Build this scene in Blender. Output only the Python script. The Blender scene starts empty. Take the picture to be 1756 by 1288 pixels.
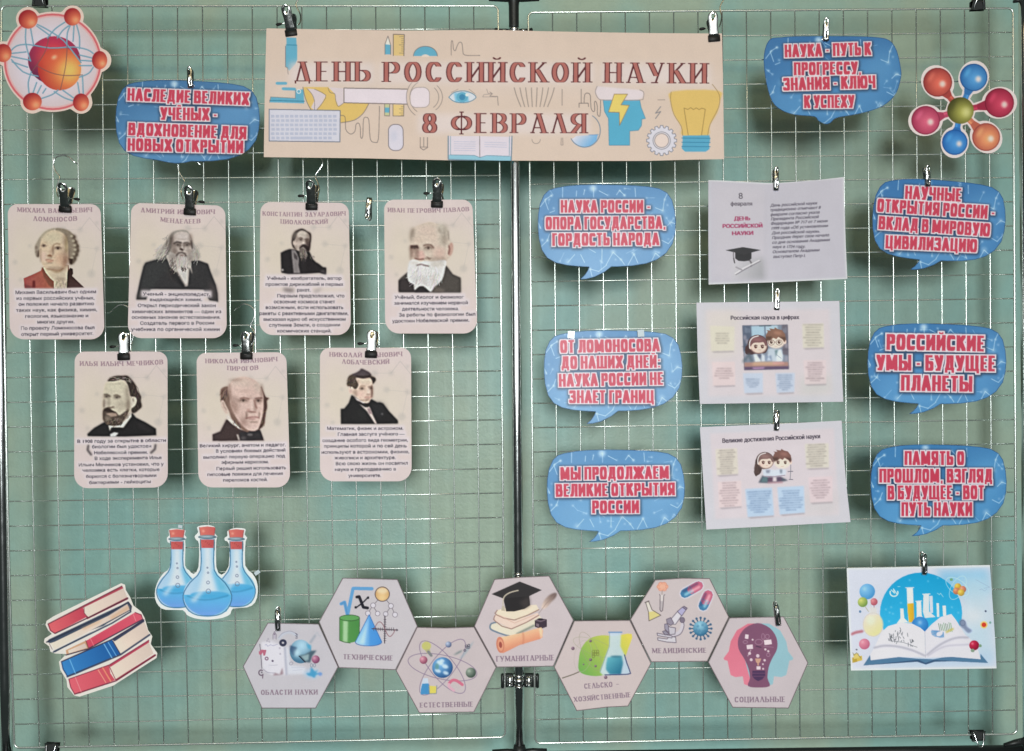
import bpy, math, random
import numpy as np
from mathutils import Vector, Matrix

# ------------------------------------------------------------------ camera, light, exposure
S = 0.00119            # metres per photo pixel in the plane of the wire panels (5 cm mesh)
D = 1.8                # camera to panels
WALL = 0.22            # wall behind the panels
sc = bpy.context.scene
cam = bpy.data.objects.new('camera', bpy.data.cameras.new('camera'))
sc.collection.objects.link(cam)
cam.location = (0, -D, 0)
cam.rotation_euler = (math.pi / 2, 0, 0)
cam.data.sensor_width = 36
cam.data.angle = 2 * math.atan(878 * S / D)
cam.data.clip_start = 0.05
cam.data.clip_end = 60
sc.camera = cam
world = bpy.data.worlds.new('World')
sc.world = world
world.use_nodes = True
world.node_tree.nodes['Background'].inputs[0].default_value = (0.66, 0.84, 0.80, 1)
world.node_tree.nodes['Background'].inputs[1].default_value = 0.035


def area(name, loc, aim, sx, sy, power, col, spread=180):
    l = bpy.data.lights.new(name, 'AREA')
    l.shape = 'RECTANGLE'
    l.size, l.size_y = sx, sy
    l.energy = power
    l.color = col
    l.spread = math.radians(spread)
    o = bpy.data.objects.new(name, l)
    sc.collection.objects.link(o)
    o.location = loc
    o.rotation_euler = (Vector(aim) - Vector(loc)).to_track_quat('-Z', 'Y').to_euler()
    return o


area('window_light', (0.0, -6.0, 0.45), (0.0, 0.0, -1.3), 1.15, 1.35, 60, (0.93, 1.0, 1.0), 84)
area('window_row', (0.2, -3.5, 0.45), (0.2, 0.0, 0.45), 7.0, 1.25, 28, (0.95, 1.0, 1.0))
area('upper_wall_glow', (0.2, -3.6, 1.95), (0.2, 0.0, 0.9), 7.0, 1.5, 7, (0.97, 1.0, 0.94))  # added dim area light, stands in for the lit upper wall and ceiling
area('warm_top_fill', (0.0, -1.5, 1.7), (0.0, 0.1, 0.75), 2.6, 0.25, 1.5, (1.0, 0.74, 0.34))  # added warm fill light, tints the top of wall and banner
area('ceiling_lamp', (0.1, -3.6, 2.3), (0.0, 0.0, 0.4), 4.6, 0.22, 22, (1.0, 0.82, 0.45))
sc.view_settings.view_transform = 'Standard'
sc.view_settings.look = 'None'
sc.view_settings.exposure = 0
sc.view_settings.gamma = 1
sc.view_settings.use_curve_mapping = False
EX = (0.80, 0.80, 0.80)   # how bright a white sheet renders: printed colours are divided by it

C = sc.collection


def W(px, py, y=0.0):
    k = S * (D + y) / D
    return Vector(((px - 878) * k, y, (644 - py) * k))


# ------------------------------------------------------------------ materials
def lin(c):
    c = np.asarray(c, dtype=np.float64) / 255.0
    return np.where(c <= 0.04045, c / 12.92, ((c + 0.055) / 1.055) ** 2.4)


def mat(name, col, rough=0.5, metal=0.0, noise=0.0, nscale=30.0, spec=0.5, bump=0.0, bscale=200.0):
    m = bpy.data.materials.new(name)
    m.use_nodes = True
    nt = m.node_tree
    b = nt.nodes['Principled BSDF']
    b.inputs['Base Color'].default_value = (*col, 1)
    b.inputs['Roughness'].default_value = rough
    b.inputs['Metallic'].default_value = metal
    b.inputs['Specular IOR Level'].default_value = spec
    tc = nt.nodes.new('ShaderNodeTexCoord')
    if noise:
        n = nt.nodes.new('ShaderNodeTexNoise')
        n.inputs['Scale'].default_value = nscale
        n.inputs['Detail'].default_value = 4
        nt.links.new(tc.outputs['Object'], n.inputs['Vector'])
        r = nt.nodes.new('ShaderNodeMapRange')
        r.inputs[3].default_value = max(0.02, rough - noise)
        r.inputs[4].default_value = min(1, rough + noise)
        nt.links.new(n.outputs['Fac'], r.inputs[0])
        nt.links.new(r.outputs[0], b.inputs['Roughness'])
    if bump:
        n2 = nt.nodes.new('ShaderNodeTexNoise')
        n2.inputs['Scale'].default_value = bscale
        n2.inputs['Detail'].default_value = 3
        nt.links.new(tc.outputs['Object'], n2.inputs['Vector'])
        bp = nt.nodes.new('ShaderNodeBump')
        bp.inputs['Strength'].default_value = bump
        bp.inputs['Distance'].default_value = 0.002
        nt.links.new(n2.outputs['Fac'], bp.inputs['Height'])
        nt.links.new(bp.outputs[0], b.inputs['Normal'])
    return m


def paper_mat(name, rough, spec):
    m = bpy.data.materials.new(name)
    m.use_nodes = True
    nt = m.node_tree
    b = nt.nodes['Principled BSDF']
    a = nt.nodes.new('ShaderNodeAttribute')
    a.attribute_name = 'ink'
    nt.links.new(a.outputs['Color'], b.inputs['Base Color'])
    b.inputs['Roughness'].default_value = rough
    b.inputs['Specular IOR Level'].default_value = spec
    tc = nt.nodes.new('ShaderNodeTexCoord')
    n = nt.nodes.new('ShaderNodeTexNoise')
    n.inputs['Scale'].default_value = 45
    n.inputs['Detail'].default_value = 5
    nt.links.new(tc.outputs['Object'], n.inputs['Vector'])
    bp = nt.nodes.new('ShaderNodeBump')
    bp.inputs['Strength'].default_value = 0.12
    bp.inputs['Distance'].default_value = 0.003
    nt.links.new(n.outputs['Fac'], bp.inputs['Height'])
    nt.links.new(bp.outputs[0], b.inputs['Normal'])
    return m


M_PAPER = paper_mat('printed_paper', 0.6, 0.15)
M_GLOSS = paper_mat('laminated_print', 0.36, 0.28)
M_CHROME = mat('chrome', (0.78, 0.78, 0.78), 0.15, 1.0, 0.05, 60)
M_WIRE = mat('plated_wire', (0.72, 0.76, 0.72), 0.27, 0.8, 0.08, 40)
M_POST = mat('post_chrome', (0.84, 0.84, 0.84), 0.14, 1.0, 0.04, 60)
M_STEEL = mat('clip_steel', (0.66, 0.66, 0.65), 0.16, 1.0, 0.1, 300)
M_RUBBER = mat('black_rubber', (0.012, 0.011, 0.011), 0.5, 0, 0.1, 200, 0.3)
M_BLACK = mat('black_coating', (0.014, 0.016, 0.016), 0.42, 0, 0.1, 60, 0.4)
M_TAPE = mat('sticky_tape', (0.62, 0.7, 0.76), 0.12, 0, 0.05, 300, 0.6)

# ------------------------------------------------------------------ object helpers


def tag(o, label=None, cat=None, group=None, kind=None):
    if label:
        o['label'] = label
    if cat:
        o['category'] = cat
    if group:
        o['group'] = group
    if kind:
        o['kind'] = kind
    return o


def empty(name, loc):
    o = bpy.data.objects.new(name, None)
    o.empty_display_size = 0.02
    C.objects.link(o)
    o.location = loc
    return o


def mk(name, verts, faces, m, parent=None, smooth=True):
    """verts in world space; the object sits at its parent's origin"""
    off = Vector((0, 0, 0))
    p = parent
    while p is not None:
        off += p.location
        p = p.parent
    me = bpy.data.meshes.new(name)
    me.from_pydata([tuple(Vector(v) - off) for v in verts], [], faces)
    me.materials.append(m)
    if smooth:
        me.polygons.foreach_set('use_smooth', [True] * len(me.polygons))
    o = bpy.data.objects.new(name, me)
    C.objects.link(o)
    o.parent = parent
    return o


class MB:
    def __init__(s):
        s.v, s.f = [], []

    def add(s, v, f):
        k = len(s.v)
        s.v += [Vector(p) for p in v]
        s.f += [[i + k for i in q] for q in f]
        return s

    def tube(s, pts, r, n=8, cap=True, closed=False):
        pts = [Vector(p) for p in pts]
        rs = r if isinstance(r, (list, tuple)) else [r] * len(pts)
        v, f = [], []
        prev = None
        N = len(pts)
        for i, p in enumerate(pts):
            a = pts[(i - 1) % N] if (i or closed) else p
            b = pts[(i + 1) % N] if (i < N - 1 or closed) else p
            t = (b - a).normalized()
            if prev is None:
                ref = Vector((0, 1, 0)) if abs(t.y) < 0.9 else Vector((1, 0, 0))
                u = t.cross(ref).normalized()
            else:
                u = (prev - t * prev.dot(t)).normalized()
            prev = u
            w = t.cross(u)
            for k in range(n):
                an = 2 * math.pi * k / n
                v.append(p + (u * math.cos(an) + w * math.sin(an)) * rs[i])
        for i in range(N if closed else N - 1):
            j = (i + 1) % N
            for k in range(n):
                f.append([i * n + k, i * n + (k + 1) % n, j * n + (k + 1) % n, j * n + k])
        if cap and not closed:
            f.append(list(range(n))[::-1])
            f.append([(N - 1) * n + k for k in range(n)])
        return s.add(v, f)

    def box(s, c, d, rot=None, bev=0.0):
        """chamfered box: centre c, half sizes d"""
        x, y, z = d
        b = min(bev, x, y, z)
        v, f = [], []
        zs = [(-z, b), (-z + b, 0), (z - b, 0), (z, b)] if b else [(-z, 0), (z, 0)]
        for zz, i in zs:
            X, Y = x - i, y - i
            if b:
                ring = [(-X + b, -Y), (X - b, -Y), (X, -Y + b), (X, Y - b), (X - b, Y), (-X + b, Y), (-X, Y - b), (-X, -Y + b)]
            else:
                ring = [(-X, -Y), (X, -Y), (X, Y), (-X, Y)]
            v += [Vector((px, py, zz)) for px, py in ring]
        n = 8 if b else 4
        for k in range(len(zs) - 1):
            for i in range(n):
                f.append([k * n + i, k * n + (i + 1) % n, (k + 1) * n + (i + 1) % n, (k + 1) * n + i])
        f.append(list(range(n))[::-1])
        f.append([(len(zs) - 1) * n + i for i in range(n)])
        m = rot if rot is not None else Matrix.Identity(3)
        return s.add([m @ p + Vector(c) for p in v], f)

    def plate(s, rows, th=0.0008, nx=7, hole=None, fr=None):
        """lofted sheet-metal lever. rows: (z, halfwidth, y, crown); hole: set of (row, col) cells left open"""
        v, f = [], []
        R = len(rows)
        for side in (0, 1):
            for (z, w, y, cr) in rows:
                for i in range(nx):
                    t = -1 + 2 * i / (nx - 1)
                    v.append((w * t, y - cr * (1 - t * t) + side * th, z))
        o = R * nx
        hole = hole or set()
        for r in range(R - 1):
            for i in range(nx - 1):
                a, b, c, d = r * nx + i, r * nx + i + 1, (r + 1) * nx + i + 1, (r + 1) * nx + i
                if (r, i) in hole:
                    for p, q, dr, di in ((a, b, -1, 0), (b, c, 0, 1), (c, d, 1, 0), (d, a, 0, -1)):
                        if (r + dr, i + di) not in hole:
                            f.append([p, q, q + o, p + o])
                    continue
                f.append([a, b, c, d])
                f.append([d + o, c + o, b + o, a + o])
        for r in range(R - 1):
            f.append([r * nx, (r + 1) * nx, (r + 1) * nx + o, r * nx + o])
            e = nx - 1
            f.append([r * nx + e, r * nx + e + o, (r + 1) * nx + e + o, (r + 1) * nx + e])
        for i in range(nx - 1):
            f.append([i + 1, i, i + o, i + 1 + o])
            k = (R - 1) * nx + i
            f.append([k, k + 1, k + 1 + o, k + o])
        if fr is not None:
            v = [fr @ Vector(p) for p in v]
        return s.add(v, f)

    def build(s, name, m, parent=None, smooth=True):
        return mk(name, s.v, s.f, m, parent, smooth)


def smooth_pts(pts, n=5, closed=False):
    P = [np.array(p, float) for p in pts]
    N = len(P)
    out = []
    for i in range(N if closed else N - 1):
        p0 = P[(i - 1) % N] if (closed or i > 0) else P[i]
        p1, p2 = P[i], P[(i + 1) % N]
        p3 = P[(i + 2) % N] if (closed or i < N - 2) else p2
        for k in range(n):
            t = k / n
            out.append(0.5 * ((2 * p1) + (-p0 + p2) * t + (2 * p0 - 5 * p1 + 4 * p2 - p3) * t * t + (-p0 + 3 * p1 - 3 * p2 + p3) * t ** 3))
    if not closed:
        out.append(P[-1])
    return out


# ------------------------------------------------------------------ lettering
_tx = {}


def inter(text, shear=0.0, space=1.0):
    """outlines of a line in Blender's own font, cap height 1, baseline 0"""
    key = (text, shear, space)
    if key in _tx:
        return _tx[key]
    cu = bpy.data.curves.new('t', 'FONT')
    cu.body = text
    cu.shear = shear
    cu.space_character = space
    ob = bpy.data.objects.new('t', cu)
    C.objects.link(ob)
    dg = bpy.context.evaluated_depsgraph_get()
    cv = ob.evaluated_get(dg).to_curve(dg)
    loops = []
    for sp in cv.splines:
        pts = []
        if sp.type == 'BEZIER':
            bp = sp.bezier_points
            n = len(bp)
            for i in range(n):
                a, b = bp[i], bp[(i + 1) % n]
                p0, p1, p2, p3 = a.co, a.handle_right, b.handle_left, b.co
                for k in range(4):
                    t = k / 4
                    q = p0 * (1 - t) ** 3 + p1 * 3 * t * (1 - t) ** 2 + p2 * 3 * t * t * (1 - t) + p3 * t ** 3
                    pts.append((q.x, q.y))
        else:
            pts = [(p.co.x, p.co.y) for p in sp.points]
        if len(pts) > 2:
            loops.append(np.array(pts))
    ob.evaluated_get(dg).to_curve_clear()
    bpy.data.objects.remove(ob)
    bpy.data.curves.remove(cu)
    _tx[key] = loops
    return loops


def _cap():
    l = inter('\u041d')
    return max(p[:, 1].max() for p in l)


CAP = _cap()


def arc(cx, cy, rx, ry, a0, a1, n=14, e=1.0):
    out = []
    for k in range(n + 1):
        a = math.radians(a0 + (a1 - a0) * k / n)
        c, s_ = math.cos(a), math.sin(a)
        out.append((cx + rx * math.copysign(abs(c) ** e, c), cy + ry * math.copysign(abs(s_) ** e, s_)))
    return out


def glyphs(im):
    """stroke skeletons of Russian capitals; T = heavy stroke, t = light stroke, o = bowl. im: condensed sans"""
    e = 0.68 if im else 1.0
    A = lambda *a, **k: arc(*a, e=e, **k)
    G = {}
    st = ('T', [(0, 0), (0, 1)])
    sr = ('T', [(1, 0), (1, 1)])
    top, bot = ('t', [(0, 1), (1, 1)]), ('t', [(0, 0), (1, 0)])
    G['А'] = (1.05, [('t', [(0, 0), (.45, 1)]), ('T', [(.5, 1), (1, 0)]), ('h', [(.2, .26), (.8, .26)])])
    G['Б'] = (.95, [st, ('h', [(0, 1), (.9, 1)]), ('h', [(0, .56), (.5, .56)]), ('o', A(.5, .28, .5, .28, 90, -90)), ('h', [(.5, 0), (0, 0)])])
    G['В'] = (1, [st, ('h', [(0, 1), (.45, 1)]), ('o', A(.45, .76, .45, .24, 90, -90)), ('h', [(0, .52), (.5, .52)]), ('o', A(.5, .26, .5, .26, 90, -90)), ('h', [(.5, 0), (0, 0)])])
    G['Г'] = (.75, [st, ('h', [(0, 1), (1, 1)])])
    G['Е'] = (.8, [st, ('h', [(0, 1), (1, 1)]), ('h', [(0, .51), (.85, .51)]), ('h', [(0, 0), (1, 0)])])
    G['Ё'] = (.8, G['Е'][1] + [('d', [(.2, 1.24), (.2, 1.24)]), ('d', [(.8, 1.24), (.8, 1.24)])])
    G['Ж'] = (1.5, [('T', [(.5, 0), (.5, 1)]), ('T', [(0, 0), (.36, .5), (0, 1)]), ('T', [(1, 0), (.64, .5), (1, 1)])])
    G['З'] = (.95, [('o', A(.45, .76, .5, .24, 160, -90)), ('h', [(.3, .52), (.5, .52)]), ('o', A(.45, .26, .55, .26, 90, -160))])
    G['И'] = (1, [st, sr, ('t', [(.0, .06), (1, .94)])])
    br = ('b', arc(.5, 1.3, .3, .12, 200, 340))
    G['Й'] = (1, G['И'][1] + [br])
    G['К'] = (1, [st, ('t', [(.1, .45), (.95, 1)]), ('T', [(.38, .62), (1, 0)])])
    G['М'] = (1.32, [st if im else ('t', [(0, 0), (.06, 1)]), ('T', [(.04, 1), (.5, .08)]), ('t', [(.5, .08), (.96, 1)]), ('T', [(.97, 1), (1, 0)])])
    G['Н'] = (1, [st, sr, ('h', [(0, .5), (1, .5)])])
    G['О'] = (1, [('o', A(.5, .5, .5, .5, 0, 360, n=28))])
    G['П'] = (1, [st, sr, ('h', [(0, 1), (1, 1)])])
    G['Р'] = (.95, [st, ('h', [(0, 1), (.5, 1)]), ('o', A(.5, .72, .5, .28, 90, -90)), ('h', [(0, .44), (.5, .44)])])
    G['С'] = (.95, [('o', A(.52, .5, .52, .5, 38, 322, n=24))])
    G['Т'] = (.9, [('T', [(.5, 0), (.5, 1)]), ('h', [(0, 1), (1, 1)])])
    G['У'] = (1, [('T', [(0, 1), (.5, .36)]), ('t', [(1, 1), (.45, 0.0)]), ('h', [(.12, 0), (.45, 0)])])
    G['Ф'] = (1.35, [('o', A(.5, .5, .5, .36, 0, 360, n=28)), ('T' if im else 't', [(.5, -.08), (.5, 1.08)])])
    G['Х'] = (1.05, [('T', [(0, 1), (1, 0)]), ('t', [(0, 0), (1, 1)])])
    G['Ц'] = (1.08, [st, ('T', [(.9, 0), (.9, 1)]), ('h', [(0, 0), (1.05, 0)]), ('h', [(1.05, 0), (1.05, -.16)])])
    G['Ч'] = (1, [sr, ('T', [(0, 1), (0, .6), (.12, .46)]), ('h', [(.12, .44), (1, .44)])])
    G['Ш'] = (1.5, [st, ('T', [(.5, 0), (.5, 1)]), sr, ('h', [(0, 0), (1, 0)])])
    G['Щ'] = (1.58, [st, ('T', [(.47, 0), (.47, 1)]), ('T', [(.94, 0), (.94, 1)]), ('h', [(0, 0), (1.02, 0)]), ('h', [(1.03, 0), (1.03, -.16)])])
    G['Ь'] = (.95, [st, ('h', [(0, .56), (.5, .56)]), ('o', A(.5, .28, .5, .28, 90, -90)), ('h', [(.5, 0), (0, 0)])])
    G['Ы'] = (1.45, [('T', [(0, 0), (0, 1)]), ('h', [(0, .56), (.3, .56)]), ('o', A(.3, .28, .3, .28, 90, -90)), ('h', [(.3, 0), (0, 0)]), sr])
    G['Э'] = (.95, [('o', A(.48, .5, .52, .5, 142, -142, n=24)), ('h', [(.35, .5), (1, .5)])])
    G['Ю'] = (1.45, [st, ('h', [(0, .5), (.45, .5)]), ('o', A(.7, .5, .3, .5, 0, 360, n=28))])
    G['Я'] = (1, [sr, ('h', [(1, 1), (.5, 1)]), ('o', A(.5, .72, .5, .28, 90, 270)), ('h', [(.5, .44), (1, .44)]), ('T', [(.6, .44), (0, 0)])])
    G['8'] = (.85, [('o', A(.5, .75, .42, .25, 0, 360, n=24)), ('o', A(.5, .26, .5, .26, 0, 360, n=24))])
    G['-'] = (.6, [('d', [(.2, .42), (.8, .42)])])
    G['–'] = (1.1, [('h', [(.1, .42), (.9, .42)])])
    G[','] = (.42, [('d', [(.5, .02), (.45, -.1)])])
    G[':'] = (.42, [('d', [(.5, .02), (.5, .02)]), ('d', [(.5, .6), (.5, .6)])])
    if im:
        G['Д'] = (1.18, [('T', [(.84, .06), (.84, 1)]), ('T', [(.3, 1), (.28, .5), (.16, .06)]), ('h', [(.3, 1), (.84, 1)]), ('h', [(0, .06), (1, .06)]), ('h', [(0, .06), (0, -.13)]), ('h', [(1, .06), (1, -.13)])])
        G['Л'] = (1.08, [sr, ('h', [(.32, 1), (1, 1)]), ('T', [(.3, 1), (.28, .4), (.2, .08), (.02, 0)])])
    else:
        G['Д'] = (1.12, [('t', [(.1, .0), (.45, 1)]), ('T', [(.5, 1), (.88, 0)]), ('h', [(0, 0), (1, 0)]), ('h', [(0, 0), (0, -.12)]), ('h', [(1, 0), (1, -.12)])])
        G['Л'] = (1.05, [('t', [(0, 0), (.45, 1)]), ('T', [(.5, 1), (1, 0)])])
    return G


GI, GD = glyphs(True), glyphs(False)


def hull(P):
    P = sorted(set((round(float(a), 5), round(float(b), 5)) for a, b in P))
    if len(P) < 3:
        return P

    def half(Q):
        h = []
        for p in Q:
            while len(h) > 1 and (h[-1][0] - h[-2][0]) * (p[1] - h[-2][1]) - (h[-1][1] - h[-2][1]) * (p[0] - h[-2][0]) <= 0:
                h.pop()
            h.append(p)
        return h[:-1]
    return half(P) + half(P[::-1])


def strokes(text, im, grow=0.0, only=None, shrink=0.0):
    """outlines (cap height 1) of a line in the stroke lettering; returns loops and width.
    only='T' keeps the heavy strokes (the coloured inside of the two-tone letters)"""
    G = GI if im else GD
    LW, stem, hair, gap = (0.53, 0.215, 0.16, 0.06) if im else (0.72, 0.23, 0.05, 0.16) if im is False else (0.72, 0.19, 0.085, 0.16)
    x = 0.0
    loops = []
    for ch in text:
        if ch == ' ':
            x += 0.2 if im else 0.5
            continue
        w, ss = G[ch]
        wd = w * LW
        for kind, pts in ss:
            if im:
                nx, ny = {'T': (stem, hair), 't': (stem, hair), 'o': (stem, hair), 'h': (hair, hair), 'd': (hair * .9, hair * .8), 'b': (.09, .07)}[kind]
                if ch == 'И' and kind == 't' or ch == 'Й' and kind == 't':
                    nx = stem * .72
            else:
                nx, ny = {'T': (stem, hair), 't': (hair * 1.3, hair), 'o': (stem, hair), 'h': (hair * 1.2, hair), 'd': (.09, .05), 'b': (.06, .05)}[kind]
            mx, my = (stem, hair)
            P = [(x + mx / 2 + a * (wd - mx), my / 2 + b * (1 - my)) for a, b in pts]
            if only and kind not in ('T', 'o'):
                continue
            if only == 'T':
                nx, ny = nx - 2 * shrink, ny
                if kind == 'T':
                    (ax, ay), (bx, by) = P[0], P[-1]
            nx, ny = max(0.01, nx + 2 * grow), max(0.01, ny + 2 * grow)
            for (ax, ay), (bx, by) in zip(P[:-1], P[1:]):
                if only == 'T' and kind == 'o' and abs(bx - ax) > abs(by - ay) * 1.6:
                    continue
                c = []
                for qx, qy in ((ax, ay), (bx, by)):
                    c += [(qx - nx / 2, qy - ny / 2), (qx + nx / 2, qy - ny / 2), (qx + nx / 2, qy + ny / 2), (qx - nx / 2, qy + ny / 2)]
                h = hull(c)
                if len(h) > 2:
                    loops.append(np.array(h))
            if not im and not only and kind in 'Tt' and abs(P[0][1] - P[-1][1]) > .3:
                for (qx, qy), (ua, ub) in ((P[0], pts[0]), (P[-1], pts[-1])):
                    if ub in (0, 1) or ub > 1 or ub < 0:
                        sw = stem / 2 + .085 if kind == 'T' else .1
                        c = [(qx - sw, qy - ny / 2), (qx + sw, qy - ny / 2), (qx + sw, qy + ny / 2), (qx - sw, qy + ny / 2)]
                        loops.append(np.array(hull(c)))
        x += wd + gap
    return loops, x - gap


# ------------------------------------------------------------------ printed sheets
class Cv:
    """a printed sheet: ink laid down on a fine lattice of mesh vertices, cut to its outline, each motif its own part"""

    def __init__(s, x0, y0, x1, y1, base, res=1.0):
        s.x0, s.y0, s.res = x0, y0, res
        s.nx, s.ny = int((x1 - x0) * res) + 2, int((y1 - y0) * res) + 2
        s.col = np.empty((s.ny, s.nx, 3), np.float32)
        s.col[:] = base
        s.pid = np.zeros((s.ny, s.nx), np.int16)
        s.parts = [('', 0, None)]
        s.cur = None
        s.o = (0.0, 0.0, 1.0)
        s.lw = 1.0

    def view(s, ox, oy, f):
        s.o = (ox, oy, f)
        return s

    def part(s, name, parent=0, label=None):
        s.parts.append((name, parent, label))
        s.cur = len(s.parts) - 1
        return s.cur

    def none(s):
        s.cur = None

    def px(s, p):
        p = np.asarray(p, np.float64).reshape(-1, 2)
        return np.column_stack((s.o[0] + p[:, 0] / s.o[2], s.o[1] + p[:, 1] / s.o[2]))

    def fill(s, loops, col, a=1.0, soft=0.0, ss=4, thr=0.5, raw=False):
        """loops in photo px"""
        if not loops:
            return
        L = [((np.asarray(l) - (s.x0, s.y0)) * s.res) for l in loops]
        pad = int(math.ceil(soft * s.res * 2.2)) + 2
        mn = np.min([l.min(0) for l in L], 0)
        mx = np.max([l.max(0) for l in L], 0)
        i0, j0 = max(0, int(mn[0]) - pad), max(0, int(mn[1]) - pad)
        i1, j1 = min(s.nx, int(mx[0]) + pad + 2), min(s.ny, int(mx[1]) + pad + 2)
        if i1 <= i0 or j1 <= j0:
            return
        w, h = (i1 - i0) * ss, (j1 - j0) * ss
        Dm = np.zeros((h, w + 1), np.int16)
        A = np.concatenate(L)
        B = np.concatenate([np.roll(l, -1, 0) for l in L])
        A = (A - (i0 - .5, j0 - .5)) * ss
        B = (B - (i0 - .5, j0 - .5)) * ss
        k = A[:, 1] != B[:, 1]
        A, B = A[k], B[k]
        rows = np.arange(h) + .5
        for q in range(0, len(A), 400):
            a_, b_ = A[q:q + 400], B[q:q + 400]
            lo, hi = np.minimum(a_[:, 1], b_[:, 1]), np.maximum(a_[:, 1], b_[:, 1])
            ei, ri = np.nonzero((lo[:, None] <= rows) & (hi[:, None] > rows))
            t = (rows[ri] - a_[ei, 1]) / (b_[ei, 1] - a_[ei, 1])
            x = a_[ei, 0] + t * (b_[ei, 0] - a_[ei, 0])
            xi = np.clip(np.floor(x + .5).astype(int), 0, w)
            np.add.at(Dm, (ri, xi), np.where(b_[ei, 1] > a_[ei, 1], 1, -1).astype(np.int16))
        m = (np.cumsum(Dm, 1)[:, :w] != 0)
        m = m.reshape(j1 - j0, ss, i1 - i0, ss).mean((1, 3)).astype(np.float32)
        if soft > 0:
            m = blur(m, soft * s.res)
        sl = (slice(j0, j1), slice(i0, i1))
        if raw:
            return m, sl
        s.put(m, sl, col, a, thr)

    def put(s, m, sl, col, a=1.0, thr=0.5):
        if callable(col):
            X = s.x0 + np.arange(sl[1].start, sl[1].stop) / s.res
            Y = s.y0 + np.arange(sl[0].start, sl[0].stop) / s.res
            col = col(*np.meshgrid(X, Y))
        col = np.asarray(col, np.float32)
        m3 = (m * a)[..., None]
        s.col[sl] = s.col[sl] * (1 - m3) + col * m3
        if s.cur is not None:
            s.pid[sl][m > thr] = s.cur

    # ---- shapes, in view units
    def P(s, pts, col, a=1.0, soft=0.0, sm=0, thr=0.5):
        if sm:
            pts = smooth_pts(pts, sm, True)
        s.fill([s.px(pts)], col, a, soft / s.o[2], thr=thr)

    def E(s, cx, cy, rx, ry, col, a=1.0, soft=0.0, rot=0.0, thr=0.5):
        t = np.linspace(0, 2 * math.pi, 40, endpoint=False)
        c, n = math.cos(math.radians(rot)), math.sin(math.radians(rot))
        x, y = rx * np.cos(t), ry * np.sin(t)
        s.fill([s.px(np.column_stack((cx + x * c - y * n, cy + x * n + y * c)))], col, a, soft / s.o[2], thr=thr)

    def ring(s, cx, cy, rx, ry, w, col, a=1.0, rot=0.0, a0=0, a1=360, soft=0.0):
        c, n = math.cos(math.radians(rot)), math.sin(math.radians(rot))
        pts = []
        for k in range(49):
            t = math.radians(a0 + (a1 - a0) * k / 48)
            x, y = rx * math.cos(t), ry * math.sin(t)
            pts.append((cx + x * c - y * n, cy + x * n + y * c))
        s.L(pts, w, col, a, soft)

    def L(s, pts, w, col, a=1.0, soft=0.0, sm=0):
        if sm:
            pts = smooth_pts(pts, sm)
        p = s.px(pts)
        r = w * s.lw / s.o[2] / 2
        loops = []
        t = np.linspace(0, 2 * math.pi, 8, endpoint=False)
        cap = np.column_stack((np.cos(t), np.sin(t))) * r
        for q in p:
            loops.append(q + cap)
        for u, v in zip(p[:-1], p[1:]):
            d = v - u
            l = math.hypot(*d)
            if l < 1e-6:
                continue
            n = np.array((-d[1], d[0])) / l * r
            loops.append(np.array((u + n, u - n, v - n, v + n)))
        s.fill(loops, col, a, soft / s.o[2], thr=.3)

    def B(s, cx, cy, r, edge, mid, hl=None, hx=-.35, hy=-.35, ry=None, gx=None, gy=None):
        """printed ball: gradient from mid (at the bright spot) to edge, with a highlight"""
        ox, oy, f = s.o
        X0, Y0, R = ox + cx / f, oy + cy / f, r / f
        RY = (ry or r) / f
        gx = hx if gx is None else gx
        gy = hy if gy is None else gy
        e, m_ = np.array(edge, float), np.array(mid, float)

        def g(X, Y):
            d = np.sqrt(((X - X0) / R - gx) ** 2 + ((Y - Y0) / RY - gy) ** 2)
            t = np.clip(d / 1.35, 0, 1)[..., None] ** 1.3
            return m_ * (1 - t) + e * t
        s.E(cx, cy, r, ry or r, g)
        if hl is not None:
            s.E(cx + hx * r, cy + hy * (ry or r), r * .2, r * .2, hl, .8, r * .1, thr=2)

    def G(s, p0, c0, p1, c1):
        (ax, ay), (bx, by) = s.px([p0])[0], s.px([p1])[0]
        c0, c1 = np.array(c0, float), np.array(c1, float)
        dx, dy = bx - ax, by - ay
        n = dx * dx + dy * dy

        def g(X, Y):
            t = np.clip(((X - ax) * dx + (Y - ay) * dy) / n, 0, 1)[..., None]
            return c0 * (1 - t) + c1 * t
        return g

    def place(s, loops, w, x0, y0, x1, y1, h, xm=0.0):
        """loops of a line (cap height 1, from xm, width w) onto the baseline x0,y0 - x1,y1"""
        ux, uy = (x1 - x0) / w, (y1 - y0) / w
        l = math.hypot(x1 - x0, y1 - y0)
        vx, vy = (y1 - y0) / l * h, -(x1 - x0) / l * h
        return [s.px(np.column_stack((x0 + (p[:, 0] - xm) * ux + p[:, 1] * vx, y0 + (p[:, 0] - xm) * uy + p[:, 1] * vy))) for p in loops]

    def T(s, text, x0, y0, x1, y1, h, col, a=1.0, shear=0.0, bold=0.0, bow=0.0):
        L = inter(text, shear)
        xa, xb = min(p[:, 0].min() for p in L), max(p[:, 0].max() for p in L)
        Q = s.place([p / CAP for p in L], (xb - xa) / CAP, x0, y0, x1, y1, h, xa / CAP)
        if bow:
            mid = (s.px([(x0, y0)])[0][0] + s.px([(x1, y1)])[0][0]) / 2
            hw = (x1 - x0) / s.o[2] / 2
            for q in Q:
                q[:, 1] += bow / s.o[2] * (1 - ((q[:, 0] - mid) / hw) ** 2)
        s.fill(Q, col, a, thr=.3)
        if bold:
            b = bold / s.o[2]
            s.fill([q + (b, 0) for q in Q], col, a, thr=.3)

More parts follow.
